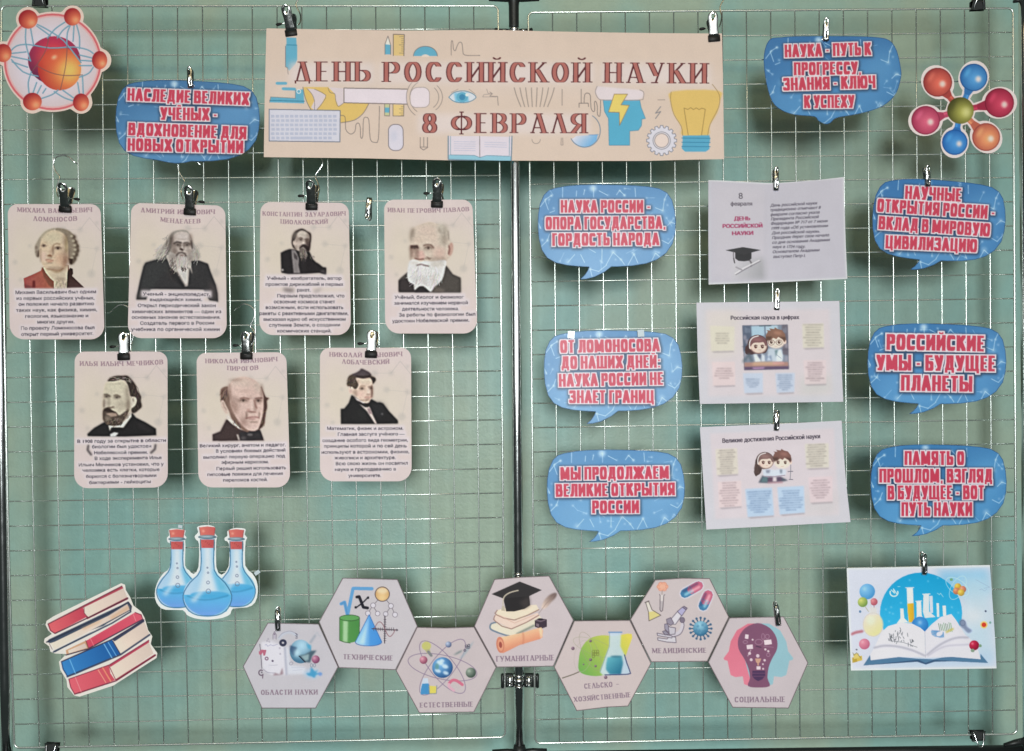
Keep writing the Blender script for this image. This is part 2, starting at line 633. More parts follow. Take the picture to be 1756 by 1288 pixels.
    def K(s, text, x0, y0, x1, y1, h, im, layers, bow=0.0):
        """stroke lettering; layers: (col, grow, only, shrink, alpha, soft, dx, dy)"""
        for col, grow, only, shrink, a, soft, dx, dy in layers:
            L, w = strokes(text, im, grow, only, shrink)
            if not L:
                continue
            Q = s.place(L, w, x0 + dx, y0 + dy, x1 + dx, y1 + dy, h)
            if bow:
                mid, hw = s.px([((x0 + x1) / 2, 0)])[0][0], (x1 - x0) / s.o[2] / 2
                for q in Q:
                    q[:, 1] += bow / s.o[2] * (1 - ((q[:, 0] - mid) / hw) ** 2)
            s.fill(Q, col, a, soft / s.o[2], thr=.35)

    def photo(s, pid, gamma=1.22, sat=.85, seed=1):
        """give a painted portrait the contrast and grain of a photographic print"""
        m = (s.pid == pid).astype(np.float32)
        c = s.col
        b = np.stack([blur(c[..., k], 2.2 * s.res) for k in range(3)], -1)
        c2 = np.clip(c + .75 * (c - b), 4, 250)
        g = c2.mean(-1, keepdims=True)
        c2 = g + (c2 - g) * sat
        c2 = 255 * (np.clip(c2, 0, 255) / 255) ** gamma
        n = np.random.RandomState(seed).normal(0, 1, s.pid.shape)
        c2 = c2 * (1 + .05 * blur(n, 1)[..., None] * 1.2) + 2.0 * n[..., None]
        mm = blur(m, 1)[..., None] * m[..., None]
        s.col = (c * (1 - mm) + c2 * mm).astype(np.float32)

    # ---- mesh
    def build(s, name, outline, label, cat, group=None, y0=-0.008, bend=None, m=None, th=0.0012):
        """outline: polygon in photo px. Cut along it, one object per part."""
        m = m or M_PAPER
        nx, ny = s.nx, s.ny
        X, Y = np.meshgrid(s.x0 + np.arange(nx) / s.res, s.y0 + np.arange(ny) / s.res)
        sd = sdf(outline, X, Y)
        ins = sd < 0
        full = ins[:-1, :-1] & ins[1:, :-1] & ins[:-1, 1:] & ins[1:, 1:]
        anyi = ins[:-1, :-1] | ins[1:, :-1] | ins[:-1, 1:] | ins[1:, 1:]
        idx = np.arange(nx * ny).reshape(ny, nx)
        J, I = np.nonzero(full)
        quads = np.column_stack((idx[J, I], idx[J + 1, I], idx[J + 1, I + 1], idx[J, I + 1]))
        qp = s.pid[J, I]
        vx, vy = X.ravel().tolist(), Y.ravel().tolist()
        col = s.col.reshape(-1, 3)
        src = list(range(nx * ny))
        depth = [0.0] * (nx * ny)
        tris, tp, rim = [], [], []
        sdl = sd.ravel()
        for j, i in zip(*np.nonzero(anyi & ~full)):
            ring = [idx[j, i], idx[j + 1, i], idx[j + 1, i + 1], idx[j, i + 1]]
            poly, cross = [], []
            for k in range(4):
                a, b = ring[k], ring[(k + 1) % 4]
                da, db = sdl[a], sdl[b]
                if da < 0:
                    poly.append(a)
                if (da < 0) != (db < 0):
                    t = da / (da - db)
                    vx.append(vx[a] + t * (vx[b] - vx[a]))
                    vy.append(vy[a] + t * (vy[b] - vy[a]))
                    src.append(a if da < 0 else b)
                    depth.append(0.0)
                    poly.append(len(vx) - 1)
                    cross.append(len(vx) - 1)
            for k in range(1, len(poly) - 1):
                tris.append((poly[0], poly[k], poly[k + 1]))
                tp.append(s.pid[j, i])
            if len(cross) == 2:
                rim.append(tuple(cross))
        base = len(vx)
        for a, b in rim:
            for q in (a, b):
                vx.append(vx[q])
                vy.append(vy[q])
                src.append(src[q])
                depth.append(th)
        quads = np.concatenate((quads, np.array([(a, b, base + 2 * k + 1, base + 2 * k) for k, (a, b) in enumerate(rim)], int).reshape(-1, 4)))
        qp = np.concatenate((qp, np.zeros(len(rim), np.int16)))
        tris = np.array(tris, int).reshape(-1, 3)
        tp = np.array(tp, int)
        vx, vy, src, depth = np.array(vx), np.array(vy), np.array(src), np.array(depth)
        yy = np.full(len(vx), y0)
        if bend:
            yy = yy + bend(vx, vy)
        yy = yy + depth
        kk = S * (D + yy) / D
        co = np.column_stack(((vx - 878) * kk, yy, (644 - vy) * kk))
        ink = lin(np.clip(col[src], 0, 255)) / np.array(EX)
        ink = np.column_stack((np.clip(ink, 0.004, 0.9), np.ones(len(vx))))
        rs = np.random.RandomState(len(vx) % 9973)
        lo = np.kron(rs.normal(0, 1, (ny // 14 + 2, nx // 14 + 2)), np.ones((14, 14)))[:ny, :nx]
        gr = 1 + .016 * blur(lo, 7).ravel()[src] + .018 * rs.normal(0, 1, nx * ny)[src]
        ink[:, :3] *= gr[:, None]
        oc = np.asarray(outline)
        loc = W(oc[:, 0].mean(), oc[:, 1].max(), y0)
        objs = {}
        for pid, (pn, par, lab) in enumerate(s.parts):
            q, t = quads[qp == pid], tris[tp == pid] if len(tris) else tris
            if pid and len(q) + len(t) == 0:
                continue
            used = np.zeros(len(vx), bool)
            used[q.ravel()] = True
            used[t.ravel()] = True
            remap = np.cumsum(used) - 1
            n = int(used.sum())
            me = bpy.data.meshes.new(pn or name)
            me.vertices.add(n)
            me.vertices.foreach_set('co', (co[used] - np.array(loc)).astype(np.float32).ravel())
            lv = np.concatenate((remap[q].ravel(), remap[t].ravel())).astype(np.int32)
            me.loops.add(len(lv))
            me.loops.foreach_set('vertex_index', lv)
            me.polygons.add(len(q) + len(t))
            me.polygons.foreach_set('loop_start', np.concatenate((np.arange(len(q)) * 4, len(q) * 4 + np.arange(len(t)) * 3)).astype(np.int32))
            me.update(calc_edges=True)
            at = me.attributes.new('ink', 'FLOAT_COLOR', 'POINT')
            at.data.foreach_set('color', ink[used].astype(np.float32).ravel())
            me.materials.append(m)
            o = bpy.data.objects.new(pn or name, me)
            C.objects.link(o)
            if pid:
                o.parent = objs.get(par, objs[0])
                if lab:
                    o['label'] = lab
            else:
                o.location = loc
                tag(o, label, cat, group)
            objs[pid] = o
        return objs[0]


def blur(m, r):
    k = max(1, int(round(r)))
    for _ in range(2):
        for ax in (0, 1):
            p = np.pad(m, [(k + 1, k) if q == ax else (0, 0) for q in (0, 1)])
            c = np.cumsum(p, ax)
            n = m.shape[ax]
            m = (np.take(c, range(2 * k + 1, 2 * k + 1 + n), ax) - np.take(c, range(0, n), ax)) / (2 * k + 1)
    return m


def sdf(poly, X, Y):
    P = np.asarray(poly, float)
    d = np.full(X.shape, 1e9)
    ins = np.zeros(X.shape, bool)
    n = len(P)
    for k in range(n):
        (ax, ay), (bx, by) = P[k], P[(k + 1) % n]
        ex, ey = bx - ax, by - ay
        l = ex * ex + ey * ey
        if l < 1e-9:
            continue
        t = np.clip(((X - ax) * ex + (Y - ay) * ey) / l, 0, 1)
        d = np.minimum(d, (X - ax - t * ex) ** 2 + (Y - ay - t * ey) ** 2)
        if ay != by:
            c = ((ay > Y) != (by > Y)) & (X < (bx - ax) * (Y - ay) / (by - ay) + ax)
            ins ^= c
    d = np.sqrt(d)
    return np.where(ins, -d, d)


def bbox(poly, pad=2):
    P = np.asarray(poly)
    return (P[:, 0].min() - pad, P[:, 1].min() - pad, P[:, 0].max() + pad, P[:, 1].max() + pad)


def roundquad(TL, TR, BR, BL, rt, rb, n=7):
    c = [np.array(p, float) for p in (TL, TR, BR, BL)]
    out = []
    for k in range(4):
        p, a, b = c[k], c[k - 1], c[(k + 1) % 4]
        r = rt if k < 2 else rb
        u, v = (a - p) / np.linalg.norm(a - p), (b - p) / np.linalg.norm(b - p)
        for i in range(n + 1):
            t = i / n * math.pi / 2
            out.append(p + u * r * (1 - math.sin(t)) + v * r * (1 - math.cos(t)))
    return out


def union_circles(sh, X, Y):
    return np.min([np.hypot((X - cx) / 1.0, (Y - cy) / 1.0) - r for cx, cy, r in sh], 0)


def contour(shapes, n=120, c=None):
    """outline of a union of discs and fat lines seen from its centre (star-shaped)"""
    cx, cy = c
    out = []
    for k in range(n):
        a = 2 * math.pi * k / n
        ux, uy = math.cos(a), math.sin(a)
        best = 0
        for (x, y, r) in shapes:
            dx, dy = x - cx, y - cy
            b = dx * ux + dy * uy
            q = b * b - (dx * dx + dy * dy - r * r)
            if q >= 0 and b + math.sqrt(q) > best:
                best = b + math.sqrt(q)
        out.append((cx + ux * best, cy + uy * best))
    return out

# ------------------------------------------------------------------ wall
def wall_mat():
    m = mat('painted_wall', (0.3, 0.42, 0.36), 0.42, 0, 0.06, 3.0, 0.35, 0.3, 160)
    nt = m.node_tree
    b = nt.nodes['Principled BSDF']
    tc = nt.nodes.new('ShaderNodeTexCoord')
    mp = nt.nodes.new('ShaderNodeMapping')
    mp.inputs['Scale'].default_value = (4.0, 1.0, 2.2)
    n = nt.nodes.new('ShaderNodeTexNoise')
    n.inputs['Scale'].default_value = 1.3
    n.inputs['Detail'].default_value = 2.5
    r = nt.nodes.new('ShaderNodeValToRGB')
    el = r.color_ramp.elements
    el[0].position, el[0].color = 0.36, (*WALL_A, 1)
    el[1].position, el[1].color = 0.64, (*WALL_B, 1)
    nt.links.new(tc.outputs['Object'], mp.inputs['Vector'])
    nt.links.new(mp.outputs[0], n.inputs['Vector'])
    nt.links.new(n.outputs['Fac'], r.inputs[0])
    n3 = nt.nodes.new('ShaderNodeTexNoise')
    n3.inputs['Scale'].default_value = 38
    n3.inputs['Detail'].default_value = 8
    n3.inputs['Roughness'].default_value = 0.7
    nt.links.new(tc.outputs['Object'], n3.inputs['Vector'])
    r3 = nt.nodes.new('ShaderNodeMapRange')
    r3.inputs[1].default_value, r3.inputs[2].default_value = 0.3, 0.7
    r3.inputs[3].default_value, r3.inputs[4].default_value = 0.93, 1.05
    nt.links.new(n3.outputs['Fac'], r3.inputs[0])
    mx = nt.nodes.new('ShaderNodeVectorMath')
    mx.operation = 'SCALE'
    nt.links.new(r.outputs[0], mx.inputs[0])
    nt.links.new(r3.outputs[0], mx.inputs['Scale'])
    nt.links.new(mx.outputs[0], b.inputs['Base Color'])
    return m


WALL_A = (0.285, 0.475, 0.435)     # blue-green patches of the paint
WALL_B = (0.37, 0.465, 0.37)     # greyer, yellower patches
tag(mk('wall', [(-2.6, WALL, -1.9), (2.6, WALL, -1.9), (2.6, WALL, 1.9), (-2.6, WALL, 1.9)], [(0, 1, 2, 3)], wall_mat(), None, False),
    'pale sea-green painted wall behind the wire panels', 'wall', kind='structure')


# ------------------------------------------------------------------ wire panels
def lerp(a, b, t):
    return a + (b - a) * t


def panel(label, fl, fr_, ft, fb, vx, hl, hr, corner=9):
    """fl, fr_: x of the side wires as functions of t (0 top, 1 bottom); ft, fb: y of top and bottom wires as functions of u;
    vx: u of each upright at t; hl, hr: heights of the cross wires at the left and right side"""
    yc = lambda t, u: lerp(ft(u), fb(u), t)
    xc = lambda t, u: lerp(fl(t), fr_(t), u)
    root = empty('wire_panel', W(xc(1, .5), yc(1, .5)))
    tag(root, label, 'wire panel', 'wire grid panels')
    pts = []
    N = 16
    du = corner / (fr_(0) - fl(0))
    dt = corner / (fb(0) - ft(0))

    def cnr(u0, t0, su, st, rev):
        q = []
        for k in range(7):
            a = k / 6 * math.pi / 2
            u, t = u0 + su * du * (1 - math.sin(a)), t0 + st * dt * (1 - math.cos(a))
            q.append((xc(t, u), yc(t, u)))
        return q if not rev else q[::-1]
    # go round: top edge, right, bottom, left
    pts += cnr(0, 0, 1, 1, True)
    pts += [(xc(0, u), yc(0, u)) for u in np.linspace(.1, .9, 9)]
    pts += cnr(1, 0, -1, 1, False)
    pts += [(xc(t, 1), yc(t, 1)) for t in np.linspace(.06, .94, N)]
    pts += cnr(1, 1, -1, -1, True)
    pts += [(xc(1, u), yc(1, u)) for u in np.linspace(.9, .1, 9)]
    pts += cnr(0, 1, 1, -1, False)
    pts += [(xc(t, 0), yc(t, 0)) for t in np.linspace(.94, .06, N)]
    MB().tube([W(x, y, 0.0012) for x, y in pts], 0.0021, 10, closed=True).build('frame_wire', M_WIRE, root)
    rng = random.Random(len(label))
    for u in vx:
        p = [W(xc(t, u), yc(t, u), 0.0) for t in np.linspace(0.001, 0.999, 9)]
        MB().tube(p, 0.0014, 6).build('upright_wire', M_WIRE, root)
    for a, b in zip(hl, hr):
        ta, tb = (a - ft(0)) / (fb(0) - ft(0)), (b - ft(1)) / (fb(1) - ft(1))
        p = [W(xc(lerp(ta, tb, u), u), lerp(a, b, u), 0.0026) for u in np.linspace(0.001, 0.999, 7)]
        MB().tube(p, 0.0014, 6).build('cross_wire', M_WIRE, root)
    return root


uu = lambda k: k / 20
panel('left wire grid panel hung with seven portrait cards',
      lambda t: 2.5 + 22.5 * max(t, 0) ** 1.8, lambda t: 854 + 12.5 * t, lambda u: 10.4, lambda u: 1282.5 - 18.5 * u,
      [uu(k) + .02 * uu(k) * (1 - uu(k)) for k in range(1, 20)],
      [53.5 + 42.45 * k for k in range(29)], [49.6 + 41.89 * k for k in range(29)])
panel('right wire grid panel hung with six speech bubbles and four landscape sheets',
      lambda t: 905.8 + 12 * t, lambda t: 1737 + 6.3 * t, lambda u: 21.5 - 7.2 * u, lambda u: 1274.5 - 16 * u,
      [k / 20 for k in range(1, 20)],
      [66 + 41.72 * k for k in range(29)], [55.5 + 41.5 * k for k in range(29)])


# ------------------------------------------------------------------ posts, rails, clamps
def post(label, x0, x1, r, fy, y=0.004, clamps=(), black_to=None, foot_y=1276):
    P = lambda py: W(lerp(x0, x1, py / 1288), py, y)
    root = empty('chrome_post', P(1330))
    tag(root, label, 'post', 'upright posts of the stand')
    R = r * S
    top = -60
    if black_to:
        MB().tube([P(-14), P(-4), P(3), P(10), P(black_to - 4), P(black_to)], [R * 1.6, R * 1.3, R * 1.12, R, R * .98, R * .95], 24).build('black_sleeve', M_BLACK, root)
        top = black_to + .3
    MB().tube([P(py) for py in np.linspace(top, foot_y, 12)], R, 28).build('tube', M_POST, root)
    MB().tube([P(foot_y), P(foot_y + 8), P(foot_y + 16), P(foot_y + 54)], [R * 1.02, R * 1.25, R * 1.7, R * 1.8], 24).build('foot_sleeve', M_BLACK, root)
    for (cy, lx, rx) in clamps:
        cl = MB()
        c = P(cy)
        for q in (-9, 9):
            cl.tube([c + Vector((0, 0, (q - 2.2) * S)), c + Vector((0, 0, (q + 2.2) * S))], R * 1.18, 24)
        cl.tube([c + Vector((0, 0, -6.6 * S)), c + Vector((0, 0, 6.6 * S))], R * 1.08, 24)
        co = cl.build('clamp_collar', M_CHROME, root)
        for x, sg in ((lx, -1), (rx, 1)):
            if x is None:
                continue
            e = W(x, cy, 0.001)
            arm = MB()
            xm = (c.x + sg * R + e.x) / 2
            arm.box((xm + sg * 0.001, 0.006, c.z), (abs(e.x - c.x - sg * R) / 2, 0.005, 11.5 * S), None, 0.0015)
            arm.box((e.x + sg * 0.005, 0.003, c.z), (0.0035, 0.006, 12 * S), None, 0.002)
            arm.build('clamp_arm', M_BLACK, root)
            b = MB()
            b.box((xm - sg * 0.001, -0.001, c.z), (4.2 * S, 0.003, 9.2 * S), None, 0.002)
            for q in (-6, 0, 6):
                b.tube([(xm - sg * 0.001 - 4 * S, -0.0042, c.z + q * S), (xm - sg * 0.001 + 4 * S, -0.0042, c.z + q * S)], 1.7 * S, 8)
            b.build('clamp_bolt', M_CHROME, root)
    for f in fy:
        a, b, c, d, z0, z1 = f
        MB().tube([W(a, z0, y), W(lerp(a, b, .5), lerp(z0, z1, .5) - .6, y), W(b, z1, y)], [c * S, d * S, c * .5 * S], 12).build('foot', M_BLACK, root)
    return root


post('chrome centre post between the two wire panels', 881, 890.8, 8.8,
     [(900, 838, 4, 5, -2, 0), (865, 925, 4, 5, -2, 0), (893, 844, 5, 4.5, 1290, 1288), (890, 938, 5, 4.5, 1290, 1286)], 0.004,
     [(1167, 866, 917.3), (61, 855, 906.5), (992, None, None)], 50)
post('dark chrome end post at the left edge beside the portrait cards', -8.5, 11.5, 9.5, [], 0.004, (), None, 1300)
post('dark end post at the right edge beside the molecule cutout', 1757, 1765, 9.5,
     [(1760, 1722, 6, 5, 1270, 1278), (1760, 1738, 5, 4, -2, 3)], 0.004)


def rail(label, x0, y0, x1, y1, r=7.0):
    o = MB().tube([W(lerp(x0, x1, t), lerp(y0, y1, t), 0.012) for t in np.linspace(0, 1, 5)], r * S, 16).build('rail', M_BLACK)
    off = W((x0 + x1) / 2, (y0 + y1) / 2, 0.012)
    for v in o.data.vertices:
        v.co -= off
    o.location = off
    return tag(o, label, 'rail', 'black cross rails of the stand')


rail('black bottom rail under the right wire panel', 930, 1295.5, 1752, 1284.5)
rail('black bottom rail under the left wire panel, just below the picture', 12, 1301, 848, 1297.5, 7)
rail('black top rail above the left wire panel', -4, -14, 850, -14, 6)
rail('black top rail above the right wire panel', 910, -12, 1750, -20, 6)


# ------------------------------------------------------------------ binder clips on the frame wires
def binder(label, px, py, up, w=24, tilt=0.0):
    """up: 1 = mouth points down (sits on a top wire), -1 = mouth up"""
    c = W(px, py, 0)
    root = empty('binder_clip', c)
    tag(root, label, 'binder clip', 'binder clips on the panel frames')
    R = Matrix.Rotation(math.radians(tilt), 3, 'Y')
    hw = w / 2 * S
    prof = [(-0.0035, -4), (-0.0068, 8), (-0.0062, 10.5), (0.0062, 10.5), (0.0068, 8), (0.0035, -4)]
    v, f = [], []
    for sx in (-1, 1):
        for k, (yy, zz) in enumerate(prof):
            ww = hw * (1.06 if k in (0, 5) else .9)
            v.append(c + R @ Vector((sx * ww, yy, zz * S * up)))
    n = len(prof)
    for k in range(n - 1):
        f.append([k, k + 1, n + k + 1, n + k])
    body = mk('clip_body', v, f, M_BLACK, root, False)
    sol = body.modifiers.new('thickness', 'SOLIDIFY')
    sol.thickness = 0.0009
    lip = MB()
    for yy in (-0.0036, 0.0036):
        lip.tube([c + R @ Vector((sx * hw * 1.08, yy, -4.5 * S * up)) for sx in (-1, 1)], 0.0011, 8)
    lip.build('clip_lip', M_BLACK, root)
    for sy in (-1, 1):
        p = [(-.72, -3.8, .0048), (-.62, 4, .0085), (-.36, 14, .0125), (-.3, 17, .013), (0, 18.5, .0133), (.3, 17, .013), (.36, 14, .0125), (.62, 4, .0085), (.72, -3.8, .0048)]
        MB().tube([c + R @ Vector((a * hw, sy * yy, zz * S * up)) for a, zz, yy in smooth_pts(p, 3)], 0.0010, 8).build('wire_handle', M_CHROME, root)
    return root


binder('black binder clip on the top wire above the atom cutout', 69, 7, 1, 23, 3)
binder('black binder clip on the top wire above the molecule cutout', 1676, 13, 1, 23, -2)
binder('black binder clip on the bottom wire below the stack of books cutout', 90, 1279, -1, 22, 2)
binder('black binder clip on the bottom wire below the open book picture', 1676, 1258, -1, 23, 0)

# ------------------------------------------------------------------ portrait cards
INK = (46, 40, 52)
HEADC = (142, 112, 126)
PINK = (208, 190, 190)
SKIN = (206, 178, 160)


def card_bend(seed, corners, amp=0.010):
    r = random.Random(seed)
    (xa, ya), (xb, yb) = corners[0], corners[2]
    a, b, c, ph = r.uniform(-.3, 1) * amp, r.uniform(-.2, 1) * amp, r.uniform(.3, 1) * amp, r.uniform(0, 6)

    def f(x, y):
        u, v = (x - xa) / (xb - xa) - .5, (y - ya) / (yb - ya)
        crease = 0.0012 * np.exp(-(u / .035) ** 2) * np.exp(-v * 2.2)
        return -(4 * c * u * u * (.35 + .65 * np.abs(v - .4)) + a * u + b * v * v) + crease - .0007 * np.sin(5 * v + ph + 3 * u)
    return f


def card_base(cv, corners, seed):
    TL, TR, BR, BL = corners
    r = random.Random(seed)
    cv.view(0, 0, 1)
    w, h = TR[0] - TL[0], BL[1] - TL[1]
    p = lambda u, v: (TL[0] + w * u, TL[1] + h * v)
    # printed background: warm band in the middle, lilac above and below, faint grey molecules
    cv.P([p(-.05, .2), p(1.05, .2), p(1.05, .62), p(-.05, .62)], (208, 194, 181), .8, 26)
    cv.E(*p(.12, .3), 34, 60, (206, 192, 176), .5, 20)
    cv.E(*p(.9, .45), 40, 60, (204, 191, 180), .5, 20)
    for u, v, q in ((.9, .515, .045), (.73, .315, .036), (.96, .33, .03), (.6, .19, .035), (.78, .19, .03), (.08, .43, .03), (.24, .31, .022), (.14, .56, .025), (.96, .14, .025)):
        cv.E(*p(u, v), w * q * .95, w * q * .95, (160, 154, 152), .3, 1.6)
    cv.L([p(.78, .19), p(.88, .1), p(1.0, .2)], 1.1, (170, 160, 158), .5)
    cv.L([p(.6, .19), p(.78, .19)], 1, (175, 165, 162), .4)
    cv.L([p(.73, .315), p(.96, .33), p(.9, .515)], 1, (175, 165, 162), .35)


def hair(cv, region, n, col, a, seed, ang, ln, w=1.0, bow=0.0, spread=25):
    """short strands inside an ellipse region (cx, cy, rx, ry) in view units"""
    r = random.Random(seed)
    cx, cy, rx, ry = region
    for _ in range(n):
        t, q = r.uniform(0, 2 * math.pi), math.sqrt(r.random())
        x, y = cx + rx * q * math.cos(t), cy + ry * q * math.sin(t)
        an = math.radians(ang + r.uniform(-spread, spread) + bow * (x - cx) / rx)
        l = ln * r.uniform(.5, 1.1)
        c = [k + r.uniform(-14, 14) for k in col]
        cv.L([(x, y), (x + math.cos(an) * l * .5 + r.uniform(-2, 2), y + math.sin(an) * l * .5), (x + math.cos(an + .25) * l, y + math.sin(an + .25) * l)], w, c, a)


def eye(cv, x, y, w, dark, lid=(120, 95, 82), white=(205, 190, 178)):
    cv.E(x, y, w, w * .42, white, .7, w * .15)
    cv.E(x, y, w * .42, w * .42, dark, .95, w * .12)
    cv.L([(x - w * 1.05, y + w * .05), (x - w * .3, y - w * .5), (x + w * .5, y - w * .45), (x + w * 1.1, y + w * .1)], w * .25, lid, .85, w * .08)


def portrait_wig(cv):
    cv.view(15, 380, 10.733)
    cv.P([(640, 830), (600, 900), (450, 970), (275, 1045), (290, 1230), (820, 1240), (1390, 1215), (1160, 1000), (1120, 960), (1100, 800)], (132, 96, 84), 1, 0)
    cv.P([(620, 840), (590, 905), (450, 975), (275, 1045), (292, 1228), (820, 1235), (835, 1120), (700, 1000)], cv.G((280, 1100), (168, 92, 90), (720, 1000), (172, 104, 86)))
    cv.P([(440, 1090), (485, 1085), (490, 1225), (430, 1225)], (110, 42, 44), .8, 10)
    cv.P([(290, 1150), (440, 1200), (430, 1240), (300, 1240)], (95, 60, 66), .5, 14)
    cv.P([(600, 840), (640, 850), (700, 1000), (830, 1110), (820, 1230), (740, 1170), (640, 1010)], (128, 82, 68), .8, 10)
    cv.P([(1070, 940), (1130, 850), (1180, 870), (1185, 960), (1165, 1000), (1390, 1215), (1060, 1220)], cv.G((1080, 950), (66, 44, 38), (1300, 1200), (92, 66, 66)))
    cv.P([(630, 840), (680, 940), (760, 1040), (830, 1100), (835, 1235), (1065, 1235), (1075, 1050), (1090, 800)], cv.G((640, 900), (214, 196, 172), (1060, 1200), (196, 180, 164)))
    hair(cv, (960, 1150, 110, 80), 30, (150, 130, 118), .5, 5, 80, 60, 9)
    # wig
    cv.P([(860, 120), (1010, 130), (1130, 180), (1210, 270), (1250, 380), (1290, 440), (1290, 570), (1250, 660), (1235, 730), (1150, 800), (1110, 760), (1080, 640), (1030, 300), (880, 200)], (150, 136, 122), 1, 4, 4)
    cv.P([(860, 120), (700, 160), (580, 270), (520, 370), (480, 450), (480, 560), (500, 640), (545, 665), (575, 560), (600, 430), (760, 240)], (170, 156, 142), 1, 4, 4)
    for k, (x, y) in enumerate(((1200, 280), (1230, 370), (1255, 450), (1262, 530), (1240, 610), (1205, 680), (1160, 740))):
        cv.E(x, y, 48, 40, (98, 82, 72), .85, 14, 30)
        cv.E(x - 42, y - 12, 30, 24, (188, 176, 158), .8, 12)
    for x, y in ((510, 480), (520, 560), (530, 620)):
        cv.E(x, y, 26, 36, (140, 124, 114), .8, 12)
    cv.E(552, 590, 16, 70, (84, 66, 56), .8, 10, 6)
    cv.P([(1100, 680), (1180, 690), (1160, 790), (1120, 770)], (62, 44, 36), .9, 10)
    # face
    cv.P([(880, 165), (740, 180), (620, 290), (580, 400), (565, 560), (585, 700), (640, 830), (760, 890), (880, 900), (1010, 850), (1080, 700), (1095, 560), (1075, 360), (1020, 230)], (212, 190, 168), 1, 8, 4)
    cv.E(800, 290, 210, 120, (204, 192, 170), .8, 60)
    cv.E(1040, 760, 50, 130, (150, 108, 88), .55, 40, 12)
    cv.E(1060, 420, 26, 170, (168, 152, 118), .7, 18)
    cv.E(960, 680, 110, 110, (204, 160, 138), .5, 60)
    cv.E(640, 640, 50, 100, (216, 186, 178), .6, 30)
    cv.P([(790, 890), (900, 905), (1020, 850), (970, 920), (880, 945), (790, 910)], (150, 118, 92), .7, 14)
    cv.L([(690, 870), (800, 890), (940, 900), (1010, 860)], 16, (150, 116, 92), .6, 10)
    cv.L([(810, 470), (830, 425), (880, 405), (950, 420)], 14, (140, 110, 90), .8, 8)
    cv.L([(610, 400), (660, 380), (710, 390)], 10, (160, 134, 110), .6, 6)
    cv.E(800, 500, 16, 60, (170, 138, 116), .7, 14, 10)
    eye(cv, 905, 490, 52, (62, 44, 36))
    eye(cv, 645, 445, 40, (62, 46, 40))
    cv.P([(700, 630), (760, 600), (805, 630), (790, 650), (720, 640)], (128, 90, 70), .85, 8)
    cv.E(770, 570, 26, 50, (196, 166, 146), .8, 14)
    cv.L([(680, 705), (740, 700), (820, 720)], 14, (160, 106, 94), .9, 6)
    cv.E(750, 735, 55, 16, (196, 150, 132), .8, 8)


def portrait_longhair(cv):
    cv.view(225, 380, 8.88)
    # grey hair
    cv.P([(770, 125), (640, 150), (560, 240), (500, 340), (430, 440), (375, 560), (540, 560), (640, 480), (900, 480), (930, 590), (1040, 560), (1020, 440), (950, 320), (900, 200), (850, 140)], (168, 154, 146), 1, 7, 4)
    # coat
    cv.P([(520, 520), (380, 575), (215, 625), (185, 680), (130, 900), (85, 1120), (75, 1190), (230, 1190), (300, 1030), (1100, 1040), (1190, 1200), (1325, 1230), (1320, 1100), (1290, 960), (1210, 760), (1170, 640), (1030, 590), (900, 590), (860, 980), (820, 990), (640, 740)], (62, 58, 62), 1, 3)
    cv.P([(215, 640), (400, 590), (560, 620), (640, 800), (500, 760), (330, 1020), (150, 1000)], (66, 66, 68), .8, 30)
    cv.E(640, 800, 60, 120, (78, 62, 60), .6, 40, -30)
    cv.P([(560, 700), (700, 760), (830, 980), (790, 1010), (640, 880)], (46, 42, 46), .7, 14)
    cv.P([(1190, 900), (1290, 980), (1320, 1200), (1180, 1180)], (92, 76, 78), .6, 30)
    cv.P([(90, 1100), (230, 1010), (140, 1180), (80, 1180)], (96, 84, 84), .6, 20)
    cv.P([(880, 620), (1000, 640), (1010, 800), (900, 860)], (70, 66, 68), .7, 24)
    # shirt
    cv.P([(690, 720), (860, 720), (855, 930), (830, 960)], (206, 196, 192), 1, 5)
    # face
    cv.P([(770, 150), (660, 190), (610, 300), (605, 400), (640, 500), (720, 560), (850, 560), (915, 460), (925, 330), (890, 200)], (202, 180, 172), 1, 10, 4)
    cv.E(790, 230, 90, 60, (214, 194, 190), .7, 26)
    cv.E(640, 420, 40, 90, (142, 116, 106), .7, 26, -18)
    cv.E(600, 330, 28, 110, (118, 98, 92), .8, 18, 8)
    cv.E(920, 350, 12, 70, (86, 66, 62), .8, 8, -8)
    cv.L([(650, 335), (700, 310), (760, 325)], 26, (84, 66, 64), .85, 10)
    cv.L([(800, 330), (850, 318), (895, 345)], 20, (98, 78, 74), .8, 8)
    eye(cv, 710, 355, 30, (60, 44, 44), (80, 60, 58))
    eye(cv, 850, 358, 28, (60, 46, 46), (80, 60, 58))
    cv.P([(735, 420), (760, 400), (800, 430), (780, 450)], (72, 46, 42), .9, 8)
    cv.L([(770, 350), (778, 400)], 14, (226, 206, 198), .7, 6)
    # beard
    cv.P([(690, 500), (600, 470), (530, 490), (560, 580), (590, 680), (650, 740), (690, 770), (700, 700), (800, 740), (880, 700), (930, 800), (910, 620), (960, 560), (920, 460), (850, 520), (780, 490)], (186, 170, 164), 1, 8, 3)
    cv.L([(690, 520), (720, 480), (770, 468), (820, 490), (835, 530)], 24, (104, 82, 78), .85, 9)
    cv.E(770, 515, 36, 12, (150, 112, 106), .8, 6)
    hair(cv, (770, 620, 140, 110), 70, (206, 190, 184), .5, 8, 90, 110, 9, 20)
    hair(cv, (640, 640, 60, 90), 26, (112, 96, 92), .5, 9, 100, 80, 9)
    hair(cv, (800, 700, 60, 40), 14, (90, 76, 74), .6, 10, 60, 50, 9)
    hair(cv, (480, 440, 90, 110), 60, (196, 182, 172), .5, 11, 115, 120, 8)
    hair(cv, (980, 440, 45, 120), 40, (190, 174, 166), .5, 12, 72, 120, 8)
    hair(cv, (570, 330, 40, 140), 26, (126, 108, 102), .5, 13, 105, 110, 8)


